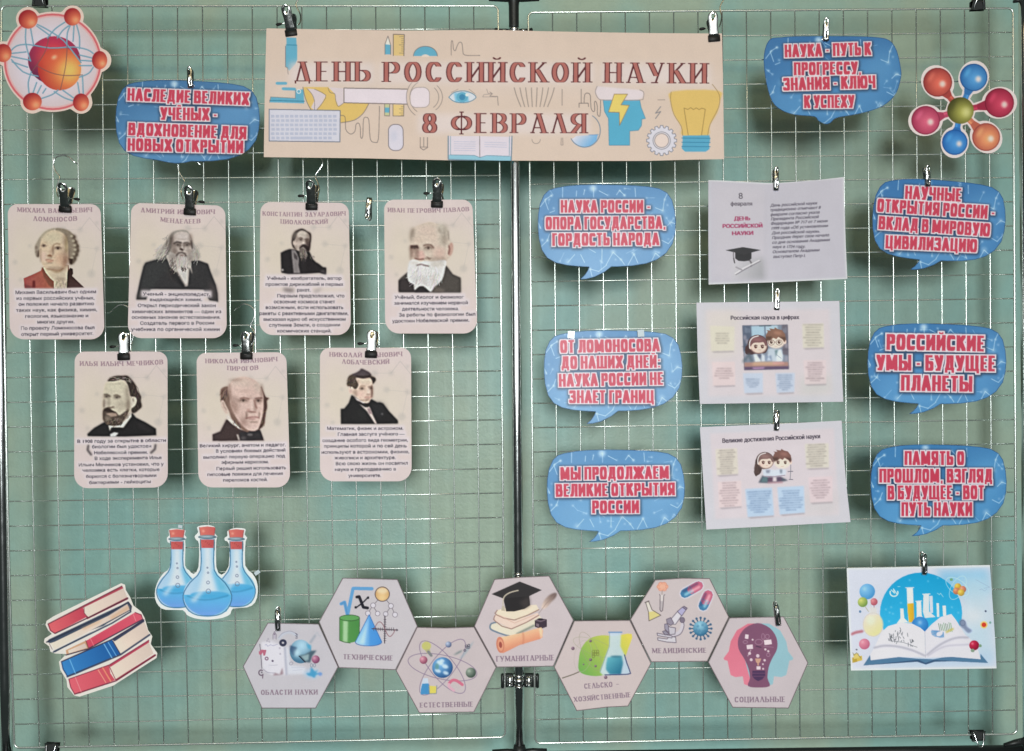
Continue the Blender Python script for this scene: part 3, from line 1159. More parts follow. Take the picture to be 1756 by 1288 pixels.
def portrait_goatee(cv):
    cv.view(470, 380, 12.88)
    cv.P([(400, 610), (340, 605), (240, 640), (145, 690), (160, 1130), (320, 1170), (700, 1160), (1000, 1135), (1150, 1190), (1155, 1015), (1080, 1005), (980, 925), (930, 900), (860, 830), (780, 660)], (44, 35, 40), 1, 4)
    cv.P([(380, 620), (470, 620), (560, 820), (540, 960), (580, 1140), (430, 1140), (395, 800)], (138, 126, 128), 1, 12)
    cv.P([(430, 680), (520, 760), (520, 860), (440, 800)], (70, 58, 62), .7, 14)
    cv.P([(540, 700), (700, 820), (640, 900), (560, 900)], (44, 36, 40), .7, 16)
    cv.E(185, 1070, 26, 30, (190, 178, 176), .9, 6)
    cv.P([(1020, 1080), (1130, 1060), (1150, 1160), (1020, 1120)], (84, 72, 78), .8, 14)
    cv.L([(1070, 1050), (1150, 1085)], 16, (60, 50, 54), .9, 4)
    # head
    cv.P([(590, 155), (480, 200), (430, 270), (400, 330), (385, 430), (390, 500), (430, 590), (560, 640), (770, 660), (810, 480), (825, 350), (810, 260), (740, 215), (660, 165)], (74, 58, 56), 1, 6, 4)
    cv.E(450, 300, 44, 100, (128, 112, 104), .8, 24, 20)
    cv.P([(600, 200), (510, 270), (470, 380), (440, 470), (450, 560), (520, 640), (640, 660), (720, 600), (765, 480), (785, 320), (720, 240)], (196, 174, 164), 1, 12, 4)
    cv.E(620, 280, 110, 70, (204, 186, 174), .8, 34)
    cv.E(435, 470, 22, 50, (214, 188, 176), .9, 12)
    cv.E(740, 500, 44, 110, (80, 56, 54), .85, 26)
    cv.E(510, 480, 60, 60, (212, 182, 172), .7, 30)
    cv.L([(545, 370), (590, 355), (625, 375)], 22, (120, 92, 84), .8, 10)
    cv.L([(680, 395), (730, 385), (765, 400)], 22, (96, 70, 64), .8, 10)
    eye(cv, 592, 400, 34, (54, 38, 38))
    eye(cv, 725, 425, 30, (50, 34, 34))
    cv.E(650, 450, 22, 46, (216, 192, 180), .8, 14)
    cv.P([(620, 510), (680, 500), (760, 560), (770, 660), (700, 620), (640, 560), (560, 610), (555, 580)], (58, 38, 38), .95, 12)
    cv.P([(560, 600), (640, 570), (720, 640), (740, 760), (700, 830), (600, 820), (550, 720)], (112, 96, 90), .9, 14)
    hair(cv, (640, 720, 80, 110), 46, (152, 136, 126), .5, 3, 70, 90, 9)
    hair(cv, (620, 800, 70, 70), 20, (60, 48, 50), .6, 4, 70, 80, 10)
    hair(cv, (820, 770, 60, 40), 10, (140, 124, 118), .5, 5, 45, 60, 9)


def portrait_whitebeard(cv):
    cv.view(670, 375, 9.54)
    cv.P([(280, 870), (160, 970), (128, 1010), (130, 1205), (650, 1215), (1150, 1215), (1145, 965), (1020, 910), (910, 765), (700, 900)], (76, 68, 66), 1, 3)
    cv.P([(130, 1010), (280, 960), (400, 1090), (640, 1200), (130, 1205)], (54, 44, 46), .95, 8)
    cv.P([(850, 900), (1000, 940), (1140, 980), (1140, 1205), (700, 1205)], (78, 70, 66), .9, 20)
    cv.P([(720, 1110), (880, 1160), (870, 1210), (680, 1210)], (104, 92, 86), .8, 20)
    # head
    cv.P([(625, 55), (480, 100), (390, 140), (330, 200), (315, 320), (320, 440), (315, 620), (330, 720), (600, 800), (900, 760), (915, 680), (980, 620), (1015, 480), (990, 390), (950, 330), (935, 200), (870, 120), (760, 85)], (204, 184, 170), 1, 5, 4)
    cv.E(850, 200, 90, 130, (196, 186, 174), .9, 40, -20)
    cv.E(350, 260, 36, 110, (148, 132, 120), .8, 22, 10)
    cv.L([(940, 200), (952, 340)], 12, (110, 92, 84), .7, 8)
    cv.E(600, 190, 170, 80, (206, 178, 166), .7, 50)
    cv.E(700, 320, 120, 90, (214, 188, 174), .7, 50)
    cv.E(470, 350, 110, 60, (206, 180, 164), .7, 40)
    cv.E(800, 560, 110, 100, (208, 168, 156), .7, 50)
    cv.E(850, 360, 70, 90, (186, 172, 158), .8, 36)
    cv.E(800, 190, 16, 50, (140, 122, 110), .7, 14, -20)
    cv.E(980, 500, 40, 110, (190, 150, 138), 1, 12, 8)
    cv.L([(950, 440), (968, 500), (945, 580)], 20, (120, 80, 72), .8, 10)
    cv.P([(318, 440), (440, 430), (465, 500), (440, 620), (400, 660), (330, 620)], (160, 124, 112), .6, 20)
    cv.P([(318, 440), (440, 435), (462, 490), (400, 480), (330, 490)], (70, 46, 44), .9, 12)
    cv.L([(540, 440), (600, 425), (660, 432), (700, 475)], 20, (110, 78, 68), .8, 10)
    eye(cv, 615, 478, 52, (80, 58, 52), (120, 86, 76))
    eye(cv, 390, 480, 34, (50, 36, 36), (60, 40, 40), (160, 136, 126))
    cv.P([(440, 520), (530, 520), (570, 640), (500, 680), (420, 660)], (208, 164, 154), .9, 18)
    cv.L([(400, 650), (450, 670), (540, 660)], 22, (120, 76, 70), .8, 10)
    cv.L([(590, 620), (640, 670)], 14, (130, 90, 80), .6, 8)
    # beard
    cv.P([(310, 690), (420, 680), (480, 710), (560, 690), (680, 700), (900, 680), (890, 820), (840, 1000), (720, 1110), (650, 1200), (540, 1110), (460, 1120), (390, 1170), (380, 1080), (290, 1020), (270, 880)], (214, 208, 210), 1, 7, 3)
    cv.E(400, 720, 90, 34, (212, 202, 198), .9, 16)
    cv.E(760, 740, 120, 60, (196, 184, 176), .8, 30)
    cv.L([(425, 765), (490, 745), (560, 765), (630, 778)], 16, (96, 70, 68), .9, 6)
    hair(cv, (580, 920, 260, 170), 80, (186, 178, 182), .4, 6, 95, 120, 10, -20)
    hair(cv, (560, 900, 240, 170), 60, (218, 210, 212), .5, 7, 92, 120, 10, -20)
    cv.P([(400, 1180), (470, 1110), (540, 1115), (640, 1200), (400, 1210)], (46, 38, 42), 1, 6)


def portrait_bowtie(cv):
    cv.view(140, 635, 10.736)
    cv.P([(420, 950), (230, 1060), (105, 1170), (110, 1215), (800, 1225), (1375, 1200), (1370, 1075), (1180, 960), (1000, 870), (930, 780), (800, 980)], (45, 41, 44), 1, 3)
    cv.P([(490, 1010), (700, 1000), (850, 880), (910, 790), (920, 850), (770, 1055), (600, 1060), (540, 1060), (520, 1125)], (214, 202, 190), 1, 4)
    cv.P([(560, 1055), (700, 1060), (760, 1085), (640, 1130), (560, 1110)], (34, 32, 36), 1, 4)
    cv.P([(520, 1180), (600, 1140), (680, 1155), (620, 1225), (530, 1230)], (206, 200, 202), 1, 6)
    cv.E(1150, 1050, 140, 60, (58, 50, 54), .6, 30, 25)
    # hair
    cv.P([(650, 100), (540, 130), (475, 200), (560, 215), (640, 200), (780, 180), (840, 260), (880, 400), (900, 480), (1000, 500), (1000, 600), (920, 700), (920, 770), (970, 790), (1040, 740), (1110, 670), (1090, 560), (1095, 480), (1030, 380), (1000, 280), (930, 180), (840, 100), (740, 100)], (72, 54, 48), 1, 5, 4)
    hair(cv, (700, 150, 160, 30), 26, (150, 132, 120), .7, 3, 165, 60, 10)
    hair(cv, (860, 170, 60, 50), 14, (160, 142, 130), .7, 4, 60, 50, 10)
    hair(cv, (980, 480, 80, 220), 36, (102, 80, 70), .6, 5, 75, 110, 10)
    # face
    cv.P([(740, 180), (600, 210), (490, 210), (430, 270), (405, 400), (410, 480), (385, 600), (395, 730), (450, 840), (600, 880), (760, 860), (880, 780), (920, 690), (990, 640), (1005, 520), (890, 480), (850, 280)], (212, 194, 168), 1, 8, 4)
    cv.E(620, 300, 160, 80, (216, 202, 172), .8, 40)
    cv.E(430, 620, 40, 80, (190, 166, 150), .8, 20)
    cv.E(940, 590, 50, 100, (216, 198, 178), 1, 12, 12)
    cv.L([(945, 520), (955, 570)], 16, (130, 104, 86), .8, 8)
    cv.E(850, 640, 40, 110, (176, 150, 126), .6, 26)
    cv.L([(415, 450), (470, 445), (520, 480)], 28, (124, 104, 88), .85, 12)
    cv.L([(600, 465), (650, 455), (710, 490)], 24, (130, 108, 88), .85, 10)
    eye(cv, 650, 500, 38, (76, 62, 54), (110, 90, 76), (196, 182, 164))
    eye(cv, 460, 485, 34, (76, 60, 52), (104, 84, 72), (190, 172, 156))
    cv.P([(500, 520), (560, 540), (600, 680), (520, 690), (480, 640)], (216, 198, 172), .9, 18)
    cv.L([(490, 690), (540, 690), (590, 670)], 18, (130, 98, 80), .8, 8)
    # beard
    cv.P([(400, 720), (500, 680), (560, 740), (640, 780), (700, 830), (860, 720), (850, 800), (800, 900), (700, 1000), (600, 1025), (480, 1000), (400, 930), (385, 830)], (100, 78, 66), 1, 9, 3)
    cv.P([(440, 800), (560, 780), (640, 790), (660, 840), (540, 860)], (188, 150, 130), .9, 14)
    cv.E(480, 880, 60, 50, (150, 126, 108), .8, 22)
    cv.P([(400, 740), (470, 690), (560, 740), (640, 780), (560, 770), (480, 770)], (70, 48, 40), .9, 9)
    hair(cv, (620, 930, 170, 70), 50, (150, 124, 106), .5, 8, 120, 60, 9)
    hair(cv, (640, 950, 150, 60), 24, (66, 46, 38), .6, 9, 130, 60, 9)
    hair(cv, (840, 790, 50, 90), 22, (146, 122, 102), .6, 10, 105, 60, 9)


def portrait_bald(cv):
    cv.view(355, 640, 10.3)
    cv.P([(345, 810), (300, 900), (235, 1025), (95, 1080), (98, 1200), (560, 1190), (1010, 1195), (960, 1060), (930, 990), (600, 1000)], (74, 58, 60), 1, 3)
    cv.P([(345, 815), (480, 930), (600, 1040), (560, 1190), (200, 1195), (260, 1010)], (76, 58, 58), .9, 20)
    cv.P([(350, 730), (430, 790), (560, 930), (590, 980), (560, 985), (420, 880), (340, 790)], (208, 194, 188), 1, 5)
    cv.P([(570, 1050), (760, 1030), (940, 1010), (990, 1160), (800, 1190), (590, 1190)], (58, 52, 56), 1, 8)
    cv.E(760, 1085, 50, 26, (120, 112, 114), .7, 12)
    cv.E(640, 1150, 50, 30, (120, 110, 112), .6, 14)
    cv.P([(520, 1080), (550, 1080), (580, 1180), (555, 1190)], (196, 184, 180), .9, 6)
    # side hair and whiskers
    cv.P([(360, 230), (240, 285), (240, 470), (235, 500), (290, 490), (330, 600), (390, 680), (430, 800), (520, 900), (620, 1000), (740, 1040), (700, 900), (440, 600), (400, 300)], (134, 106, 96), 1, 8, 3)
    cv.P([(950, 245), (1000, 330), (1040, 420), (1100, 440), (1060, 490), (1065, 600), (1040, 700), (1020, 860), (990, 940), (950, 975), (900, 1000), (960, 700)], (96, 70, 64), 1, 6, 3)
    hair(cv, (310, 380, 60, 110), 30, (96, 74, 66), .6, 3, 100, 70, 9)
    hair(cv, (540, 850, 90, 120), 40, (100, 76, 68), .6, 4, 60, 60, 9)
    hair(cv, (1000, 720, 40, 180), 30, (128, 98, 88), .6, 5, 95, 60, 9)
    cv.P([(250, 490), (285, 480), (330, 560), (380, 660), (370, 710), (330, 720), (270, 630), (245, 560)], (206, 182, 172), 1, 6, 3)
    cv.L([(285, 510), (300, 580), (345, 650)], 16, (160, 126, 116), .7, 8)
    # face
    cv.P([(660, 62), (540, 80), (430, 150), (370, 250), (395, 400), (430, 600), (500, 760), (600, 900), (720, 1005), (860, 1015), (940, 900), (990, 700), (1000, 500), (990, 350), (940, 230), (830, 110)], (212, 182, 174), 1, 8, 4)
    cv.E(600, 170, 220, 100, (206, 184, 174), .8, 50)
    cv.E(900, 240, 70, 110, (196, 176, 166), .7, 36, -24)
    cv.E(560, 330, 130, 110, (220, 190, 182), .7, 50)
    cv.E(480, 620, 70, 110, (204, 170, 160), .6, 40, -20)
    cv.E(640, 880, 70, 70, (168, 134, 126), .6, 36, 30)
    cv.E(420, 450, 26, 170, (168, 136, 126), .6, 20, -8)
    cv.L([(590, 445), (650, 430), (745, 455)], 20, (136, 100, 92), .8, 8)
    cv.L([(850, 450), (910, 438), (970, 440)], 20, (122, 86, 80), .8, 8)
    eye(cv, 640, 480, 48, (74, 52, 50), (120, 84, 78))
    eye(cv, 905, 485, 44, (66, 46, 46), (100, 66, 62))
    cv.L([(830, 480), (850, 560), (880, 620)], 22, (166, 122, 114), .8, 10)
    cv.E(800, 560, 30, 90, (222, 196, 188), .7, 20)
    cv.L([(720, 670), (780, 680), (860, 690)], 16, (146, 104, 98), .8, 8)
    cv.E(730, 650, 30, 26, (196, 158, 150), .8, 12)
    cv.L([(685, 800), (780, 775), (880, 775), (915, 790)], 16, (150, 100, 98), .9, 6)
    cv.E(800, 810, 70, 14, (184, 140, 136), .8, 8)
    cv.L([(680, 690), (700, 760), (690, 800)], 12, (180, 146, 138), .6, 8)
    cv.E(830, 950, 70, 40, (218, 188, 182), .7, 20)


def portrait_beret(cv):
    cv.view(575, 625, 11.708)
    cv.P([(325, 610), (270, 770), (180, 885), (108, 890), (110, 1200), (800, 1200), (1262, 1190), (1255, 1120), (1080, 940), (960, 780), (890, 755), (850, 765), (720, 690), (600, 780)], (42, 38, 41), 1, 3)
    cv.E(860, 920, 150, 150, (50, 49, 52), .7, 50)
    cv.E(520, 1000, 180, 130, (48, 46, 46), .6, 60)
    cv.P([(470, 780), (600, 860), (680, 840), (740, 980), (840, 1195), (800, 1200), (640, 950)], (196, 180, 176), 1, 6)
    cv.P([(640, 880), (700, 870), (740, 990), (680, 1000)], (150, 126, 130), .8, 12)
    cv.P([(380, 650), (520, 720), (610, 770), (560, 790), (430, 720)], (212, 198, 196), 1, 6)
    cv.P([(430, 720), (560, 790), (690, 760), (660, 860), (560, 820)], (50, 32, 36), 1, 6)
    cv.E(940, 995, 24, 24, (96, 92, 96), .9, 8)
    # hair
    cv.P([(330, 200), (250, 270), (240, 350), (225, 390), (260, 440), (330, 450), (380, 500), (430, 490), (470, 400), (420, 260), (700, 270), (730, 400), (770, 380), (815, 310), (800, 270), (760, 240), (600, 190)], (92, 76, 66), 1, 6, 3)
    cv.P([(690, 260), (800, 270), (810, 320), (760, 390), (720, 330)], (60, 46, 46), 1, 6)
    # face
    cv.P([(420, 280), (560, 250), (690, 270), (745, 350), (750, 480), (745, 620), (700, 720), (640, 775), (580, 760), (470, 690), (380, 600), (330, 600), (280, 560), (275, 470), (330, 450), (390, 500), (440, 480), (470, 400)], (220, 194, 180), 1, 7, 3)
    cv.E(590, 330, 120, 60, (212, 194, 178), .8, 30)
    cv.E(730, 560, 30, 120, (166, 132, 122), .7, 20)
    cv.E(500, 600, 90, 70, (226, 190, 180), .7, 40)
    cv.E(310, 530, 26, 50, (214, 184, 176), .9, 12)
    cv.L([(490, 450), (540, 430), (600, 440)], 16, (150, 118, 100), .7, 8)
    cv.L([(660, 455), (740, 440)], 16, (110, 82, 76), .8, 8)
    eye(cv, 535, 485, 42, (96, 76, 66), (150, 118, 106))
    eye(cv, 715, 480, 30, (80, 60, 56), (100, 74, 68), (180, 160, 152))
    cv.E(670, 540, 26, 70, (226, 206, 196), .8, 16)
    cv.L([(640, 600), (700, 600)], 16, (170, 130, 120), .7, 8)
    cv.L([(590, 665), (640, 650), (700, 660), (735, 650)], 14, (168, 112, 106), .9, 6)
    cv.E(660, 690, 50, 14, (150, 112, 106), .6, 8)
    cv.E(640, 745, 50, 26, (200, 178, 168), .8, 12)
    hair(cv, (340, 340, 90, 90), 40, (116, 98, 84), .6, 3, 120, 60, 9)
    hair(cv, (310, 340, 60, 90), 24, (64, 50, 46), .6, 4, 110, 60, 9)
    # cap of dark hair / beret
    cv.P([(525, 80), (480, 125), (400, 170), (330, 205), (420, 240), (560, 275), (690, 240), (730, 215), (690, 160), (620, 120)], (92, 78, 82), 1, 4, 3)
    cv.P([(400, 215), (560, 225), (720, 210), (700, 260), (560, 280), (420, 262)], (70, 54, 52), .95, 8)
    cv.L([(400, 195), (560, 215), (690, 195)], 8, (110, 96, 98), .5, 4)


CARDS = [
    # corners, heading lines, body lines, view, painter, label
    (((13, 350), (172.5, 350), (179.5, 582), (17, 582)), (0, 250, 3.68, 29, 22),
     [('МИХАИЛ ВАСИЛЬЕВИЧ', 108, 417, 580, 417), ('ЛОМОНОСОВ', 210, 473, 487, 472)],
     [('Михаил Васильевич был одним', 98, 936, 605, 930), ('из первых российских учёных,', 105, 973, 595, 970), ('он положил начало развитию', 118, 1010, 592, 1006),
      ('таких наук, как физика, химия,', 102, 1048, 612, 1044), ('геология, языкознание и', 160, 1086, 556, 1082), ('многих других.', 235, 1122, 470, 1120),
      ('По проекту Ломоносова был', 133, 1162, 595, 1157), ('открыт первый университет.', 135, 1200, 588, 1194)],
     portrait_wig, 'portrait card of a man in a white wig and red coat'),
    (((225, 348), (386.4, 352.7), (389, 580), (218.7, 580)), (0, 250, 3.68, 28, 22),
     [('ДМИТРИЙ ИВАНОВИЧ', 888, 418, 1355, 430), ('МЕНДЕЛЕЕВ', 1012, 478, 1265, 488)],
     [('Ученый - энциклопедист,', 902, 945, 1325, 948), ('выдающийся химик.', 946, 980, 1275, 980), ('Открыл периодический закон', 870, 1018, 1360, 1018),
      ('химических элементов — один из', 832, 1056, 1395, 1056), ('основных законов естествознания.', 832, 1092, 1390, 1092), ('Создатель первого в России', 885, 1130, 1350, 1128),
      ('учебника по органической химии', 828, 1168, 1385, 1168)],
     portrait_longhair, 'portrait card of a man with long grey hair, beard and dark coat'),
    (((446.6, 346.5), (598, 347.8), (602, 574.7), (444.5, 574.7)), (420, 250, 3.68, 27, 22),
     [('КОНСТАНТИН ЭДУАРДОВИЧ', 112, 440, 635, 440), ('ЦИОЛКОВСКИЙ', 225, 490, 522, 490)],
     [('Учёный - изобретатель, автор', 140, 846, 608, 846), ('проектов дирижаблей и первых', 132, 884, 620, 884), ('ракет.', 330, 920, 413, 920), ('Первым предположил, что', 205, 957, 627, 957),
      ('освоение космоса станет', 183, 994, 568, 994), ('возможным, если использовать', 132, 1030, 620, 1030), ('ракеты с реактивными двигателями,', 92, 1068, 652, 1068),
      ('высказал идею об искусственном', 118, 1105, 635, 1104), ('спутнике Земли, о создании', 152, 1142, 600, 1140), ('космических станций.', 205, 1178, 545, 1178)],
     portrait_goatee, 'portrait card of a seated dark-bearded man, between two steel pegs and long-haired man'),
    (((658.6, 342.4), (810, 342.4), (819, 572), (660.5, 572)), (420, 250, 3.68, 27, 22),
     [('ИВАН ПЕТРОВИЧ ПАВЛОВ', 902, 418, 1415, 412)],
     [('Учёный, биолог и физиолог', 945, 966, 1380, 964), ('занимался изучением нервной', 942, 1003, 1405, 1000), ('деятельности человека.', 992, 1040, 1350, 1038),
      ('За работы по физиологии был', 973, 1078, 1453, 1072), ('удостоен Нобелевской премии.', 930, 1116, 1415, 1110)],
     portrait_whitebeard, 'portrait card of a bald old man with a full white beard'),
    (((128, 603), (287.3, 603), (287.8, 836), (127, 837.5)), (100, 560, 4.181, 33, 24),
     [('ИЛЬЯ ИЛЬИЧ МЕЧНИКОВ', 155, 281, 752, 270)],
     [('В 1908 году за открытие в области', 137, 835, 770, 826), ('биологии был удостоен', 242, 873, 665, 868), ('Нобелевской премии.', 258, 916, 640, 912), ('В ходе эксперимента Илья', 262, 957, 738, 950),
      ('Ильич Мечников установил, что у', 147, 1003, 755, 996), ('человека есть клетки, которые', 175, 1042, 725, 1035), ('борются с болезнетворными', 200, 1086, 702, 1078), ('бактериями - лейкоциты', 222, 1130, 662, 1122)],
     portrait_bowtie, 'portrait card of a brown-bearded man in a bow tie'),
    (((336.8, 605), (491, 604), (498, 836), (340.4, 836)), (100, 560, 4.181, 31, 24),
     [('НИКОЛАЙ ИВАНОВИЧ', 1055, 262, 1570, 248), ('ПИРОГОВ', 1212, 312, 1435, 308)],
     [('Великий хирург, анатом и педагог.', 1015, 866, 1630, 858), ('В условиях боевых действий', 1130, 905, 1628, 896), ('выполнил первую операцию под', 1040, 948, 1625, 938), ('эфирным наркозом.', 1170, 985, 1508, 980),
      ('Первый решил использовать', 1135, 1030, 1632, 1022), ('гипсовые повязки для лечения', 1070, 1072, 1610, 1064), ('переломов костей.', 1183, 1112, 1500, 1108)],
     portrait_bald, 'portrait card of a bald man with dark side whiskers and black cravat'),
    (((548.6, 596.4), (705, 596.4), (706, 825.5), (548.6, 825.5)), (500, 560, 4.181, 32, 24),
     [('НИКОЛАЙ ИВАНОВИЧ', 272, 215, 793, 212), ('ЛОБАЧЕВСКИЙ', 362, 266, 700, 266)],
     [('Математик, физик и астроном.', 255, 742, 800, 740), ('Главная заслуга учёного —', 332, 784, 810, 780), ('создание особого вида геометрии,', 222, 828, 832, 824), ('принципы которой и по сей день', 233, 868, 825, 866),
      ('используют в астрономии, физике,', 215, 912, 842, 908), ('живописи и архитектуре.', 308, 952, 745, 950), ('Всю свою жизнь он посвятил', 317, 994, 832, 990), ('науке и преподаванию в', 312, 1036, 747, 1032), ('университете.', 408, 1080, 640, 1078)],
     portrait_beret, 'portrait card of a young dark-haired man in a black high-collared coat'),
]
SHADE = [   # modelling of the printed faces: sockets, cheeks, jaw
    [(640, 448, 62, 26, .3), (905, 486, 84, 32, .3), (1050, 640, 60, 170, .32), (860, 860, 160, 26, .3), (1040, 330, 46, 120, .3), (815, 550, 22, 80, .3), (585, 620, 22, 140, .25), (760, 668, 50, 14, .25), (750, 762, 60, 14, .25), (960, 1060, 90, 30, .2)],
    [(710, 358, 74, 32, .45), (850, 358, 70, 32, .45), (625, 270, 40, 90, .4), (905, 270, 34, 90, .35), (680, 450, 40, 50, .35), (880, 450, 38, 50, .3), (742, 392, 16, 50, .35), (802, 392, 14, 50, .25), (770, 270, 90, 8, .2), (640, 560, 60, 60, .25), (900, 560, 40, 60, .25)],
    [(590, 402, 66, 36, .45), (725, 424, 60, 36, .5), (500, 380, 30, 90, .3), (760, 340, 40, 110, .4), (650, 300, 90, 8, .15), (600, 540, 60, 20, .3), (480, 580, 40, 60, .3)],
    [(390, 486, 86, 48, .4), (618, 480, 96, 44, .35), (438, 590, 26, 80, .4), (610, 650, 60, 18, .35), (880, 300, 50, 130, .25), (770, 660, 140, 40, .25), (328, 560, 26, 120, .35), (600, 260, 150, 7, .1), (350, 210, 40, 80, .12), (560, 1010, 40, 90, .15), (420, 980, 60, 60, .12), (700, 1000, 40, 90, .14), (880, 150, 60, 60, .2)],
    [(460, 488, 72, 36, .4), (650, 498, 72, 36, .36), (730, 640, 90, 90, .16), (500, 600, 26, 90, .3), (850, 400, 46, 150, .32), (410, 620, 22, 100, .3), (620, 250, 120, 10, .14), (560, 690, 60, 18, .3), (860, 640, 40, 110, .25)],
    [(640, 482, 104, 40, .34), (905, 487, 84, 42, .4), (850, 600, 28, 90, .32), (700, 740, 20, 70, .3), (922, 740, 16, 60, .3), (490, 560, 70, 170, .28), (392, 330, 36, 160, .3), (968, 330, 28, 150, .36), (820, 862, 80, 14, .32), (500, 120, 130, 26, .22), (780, 690, 60, 12, .3), (640, 330, 130, 8, .14), (640, 300, 130, 7, .12), (760, 430, 30, 30, .2), (660, 820, 90, 90, .2)],
    [(535, 487, 64, 28, .35), (715, 482, 40, 30, .42), (400, 580, 46, 90, .26), (738, 540, 20, 140, .45), (655, 716, 44, 12, .35), (650, 610, 40, 10, .25), (560, 720, 90, 20, .25), (440, 350, 30, 70, .3), (600, 275, 120, 14, .25)],
]
CARDS[2] = CARDS[2][:-1] + ('portrait card of a small seated dark-bearded man leaning on his arm',)

for n, (cor, vw, head, body, paint, label) in enumerate(CARDS):
    out = roundquad(*cor, 17, 24)
    cv = Cv(*bbox(out), PINK, 1.15)
    card_base(cv, cor, n)
    pp = cv.part('portrait')
    paint(cv)
    for x, y, rx, ry, a in SHADE[n]:
        cv.E(x, y, rx, ry, (96, 70, 60), a, min(rx, ry) * .55, thr=2)
    cv.photo(pp, (1.2, 1.18, 1.18, 1.04, 1.18, 1.16, 1.2)[n], (.95, .6, .65, .85, .6, .9, .9)[n], n)
    cv.none()
    cv.view(*vw[:3])
    # white glow behind the caption
    for k, (t, x0, ya, x1, yb) in enumerate(body):
        cv.P([(x0 - 12, ya - 34), (x1 + 12, yb - 34), (x1 + 12, yb + 10), (x0 - 12, ya + 10)], (212, 198, 204), .97 if k < 3 else .75, 7)
    cv.part('caption')
    for t, x0, ya, x1, yb in body:
        cv.T(t, x0, ya, x1, yb, vw[4] * .95, INK, 1, 0.0, .3)
    cv.part('heading')
    for k, (t, x0, ya, x1, yb) in enumerate(head):
        cv.K(t, x0, ya, x1, yb, vw[3], None, [(HEADC, 0.0, None, 0, .95, 0, 0, 0)], bow=7)
    if n == 2:   # scraps of the picture showing beside the word
        cv.none()
        cv.P([(238, 898), (312, 905), (300, 925), (250, 918)], (84, 74, 78), .8, 9)
        cv.P([(430, 918), (490, 897), (470, 915), (445, 925)], (110, 98, 102), .7, 9)
    if n == 4:
        cv.none()
        cv.L([(215, 855), (210, 885), (235, 918)], 16, (74, 66, 70), .9, 5)
        cv.L([(697, 850), (692, 880), (665, 905)], 16, (74, 66, 70), .9, 5)
    cv.build('portrait_card', out, label, 'portrait card', 'scientist portrait cards on hanger clips', -0.010, card_bend(n + 3, cor))

# ------------------------------------------------------------------ speech bubbles
BUB = [(130, 520), (133, 400), (150, 290), (190, 200), (240, 152), (300, 132), (420, 110), (560, 99), (740, 96), (920, 99), (1100, 105), (1240, 117), (1350, 136), (1430, 180), (1478, 250), (1505, 360), (1516, 470),
       (1510, 580), (1485, 690), (1420, 785), (1330, 850), (1220, 890), (1080, 913), (940, 921), (870, 921), (800, 975), (700, 1025), (620, 1045), (550, 1050), (600, 1005), (630, 960), (645, 925), (530, 918), (420, 907), (310, 882), (225, 835), (170, 755), (140, 640)]
NET = [((380, 115), (378, 225)), ((520, 160), (515, 215)), ((690, 130), (690, 225)), ((200, 250), (270, 205)), ((200, 250), (235, 350)), ((155, 320), (215, 240)), ((950, 155), (1000, 205)), ((950, 155), (920, 200)), ((1105, 130), (1112, 220)),
       ((1430, 185), (1400, 250)), ((1400, 250), (1385, 360)), ((1385, 360), (1310, 330)), ((1465, 475), (1510, 490)), ((1465, 475), (1420, 520)), ((1440, 690), (1500, 620)), ((1440, 690), (1370, 655)), ((225, 660), (160, 725)), ((225, 660), (250, 590)),
       ((775, 740), (772, 880)), ((885, 775), (815, 905)), ((885, 775), (965, 850)), ((965, 850), (1000, 900)), ((1095, 795), (1035, 905)), ((1095, 795), (1135, 885)), ((1310, 785), (1265, 880)), ((1310, 785), (1365, 830)), ((655, 945), (675, 1020)), ((655, 945), (745, 970)),
       ((430, 880), (500, 800)), ((640, 740), (710, 780)), ((160, 540), (130, 470)), ((745, 160), (830, 205)), ((600, 150), (590, 200)), ((820, 905), (740, 970)), ((300, 360), (250, 380)), ((560, 800), (600, 880))]
DOTS = [(685, 135, 34, .75), (268, 208, 12, .9), (290, 335, 9, .8), (212, 247, 11, .5), (1000, 205, 12, .9), (955, 158, 9, .7), (1405, 248, 10, .8), (1385, 360, 16, .6), (1432, 303, 8, .8), (1465, 475, 18, .55), (150, 527, 9, .8), (228, 658, 11, .8), (175, 655, 10, .8),
        (1495, 618, 8, .9), (885, 772, 22, .6), (965, 850, 10, .8), (1095, 795, 13, .7), (1310, 785, 30, .35), (430, 870, 26, .35), (655, 945, 11, .8), (910, 850, 8, .7), (775, 880, 9, .6), (180, 440, 10, .4), (600, 152, 8, .5), (835, 203, 8, .6), (500, 740, 12, .35), (300, 560, 26, .12), (1440, 645, 8, .6)]


def bub_xf(sx, sy, dx, dy, rot):
    """template (zoom units of the first bubble) to photo px"""
    c, n = math.cos(math.radians(rot)), math.sin(math.radians(rot))

    def f(p):
        x, y = (p[0] - 822) * sx / 5.853, (p[1] - 510) * sy / 5.853
        return (dx + x * c - y * n, dy + x * n + y * c)
    return f


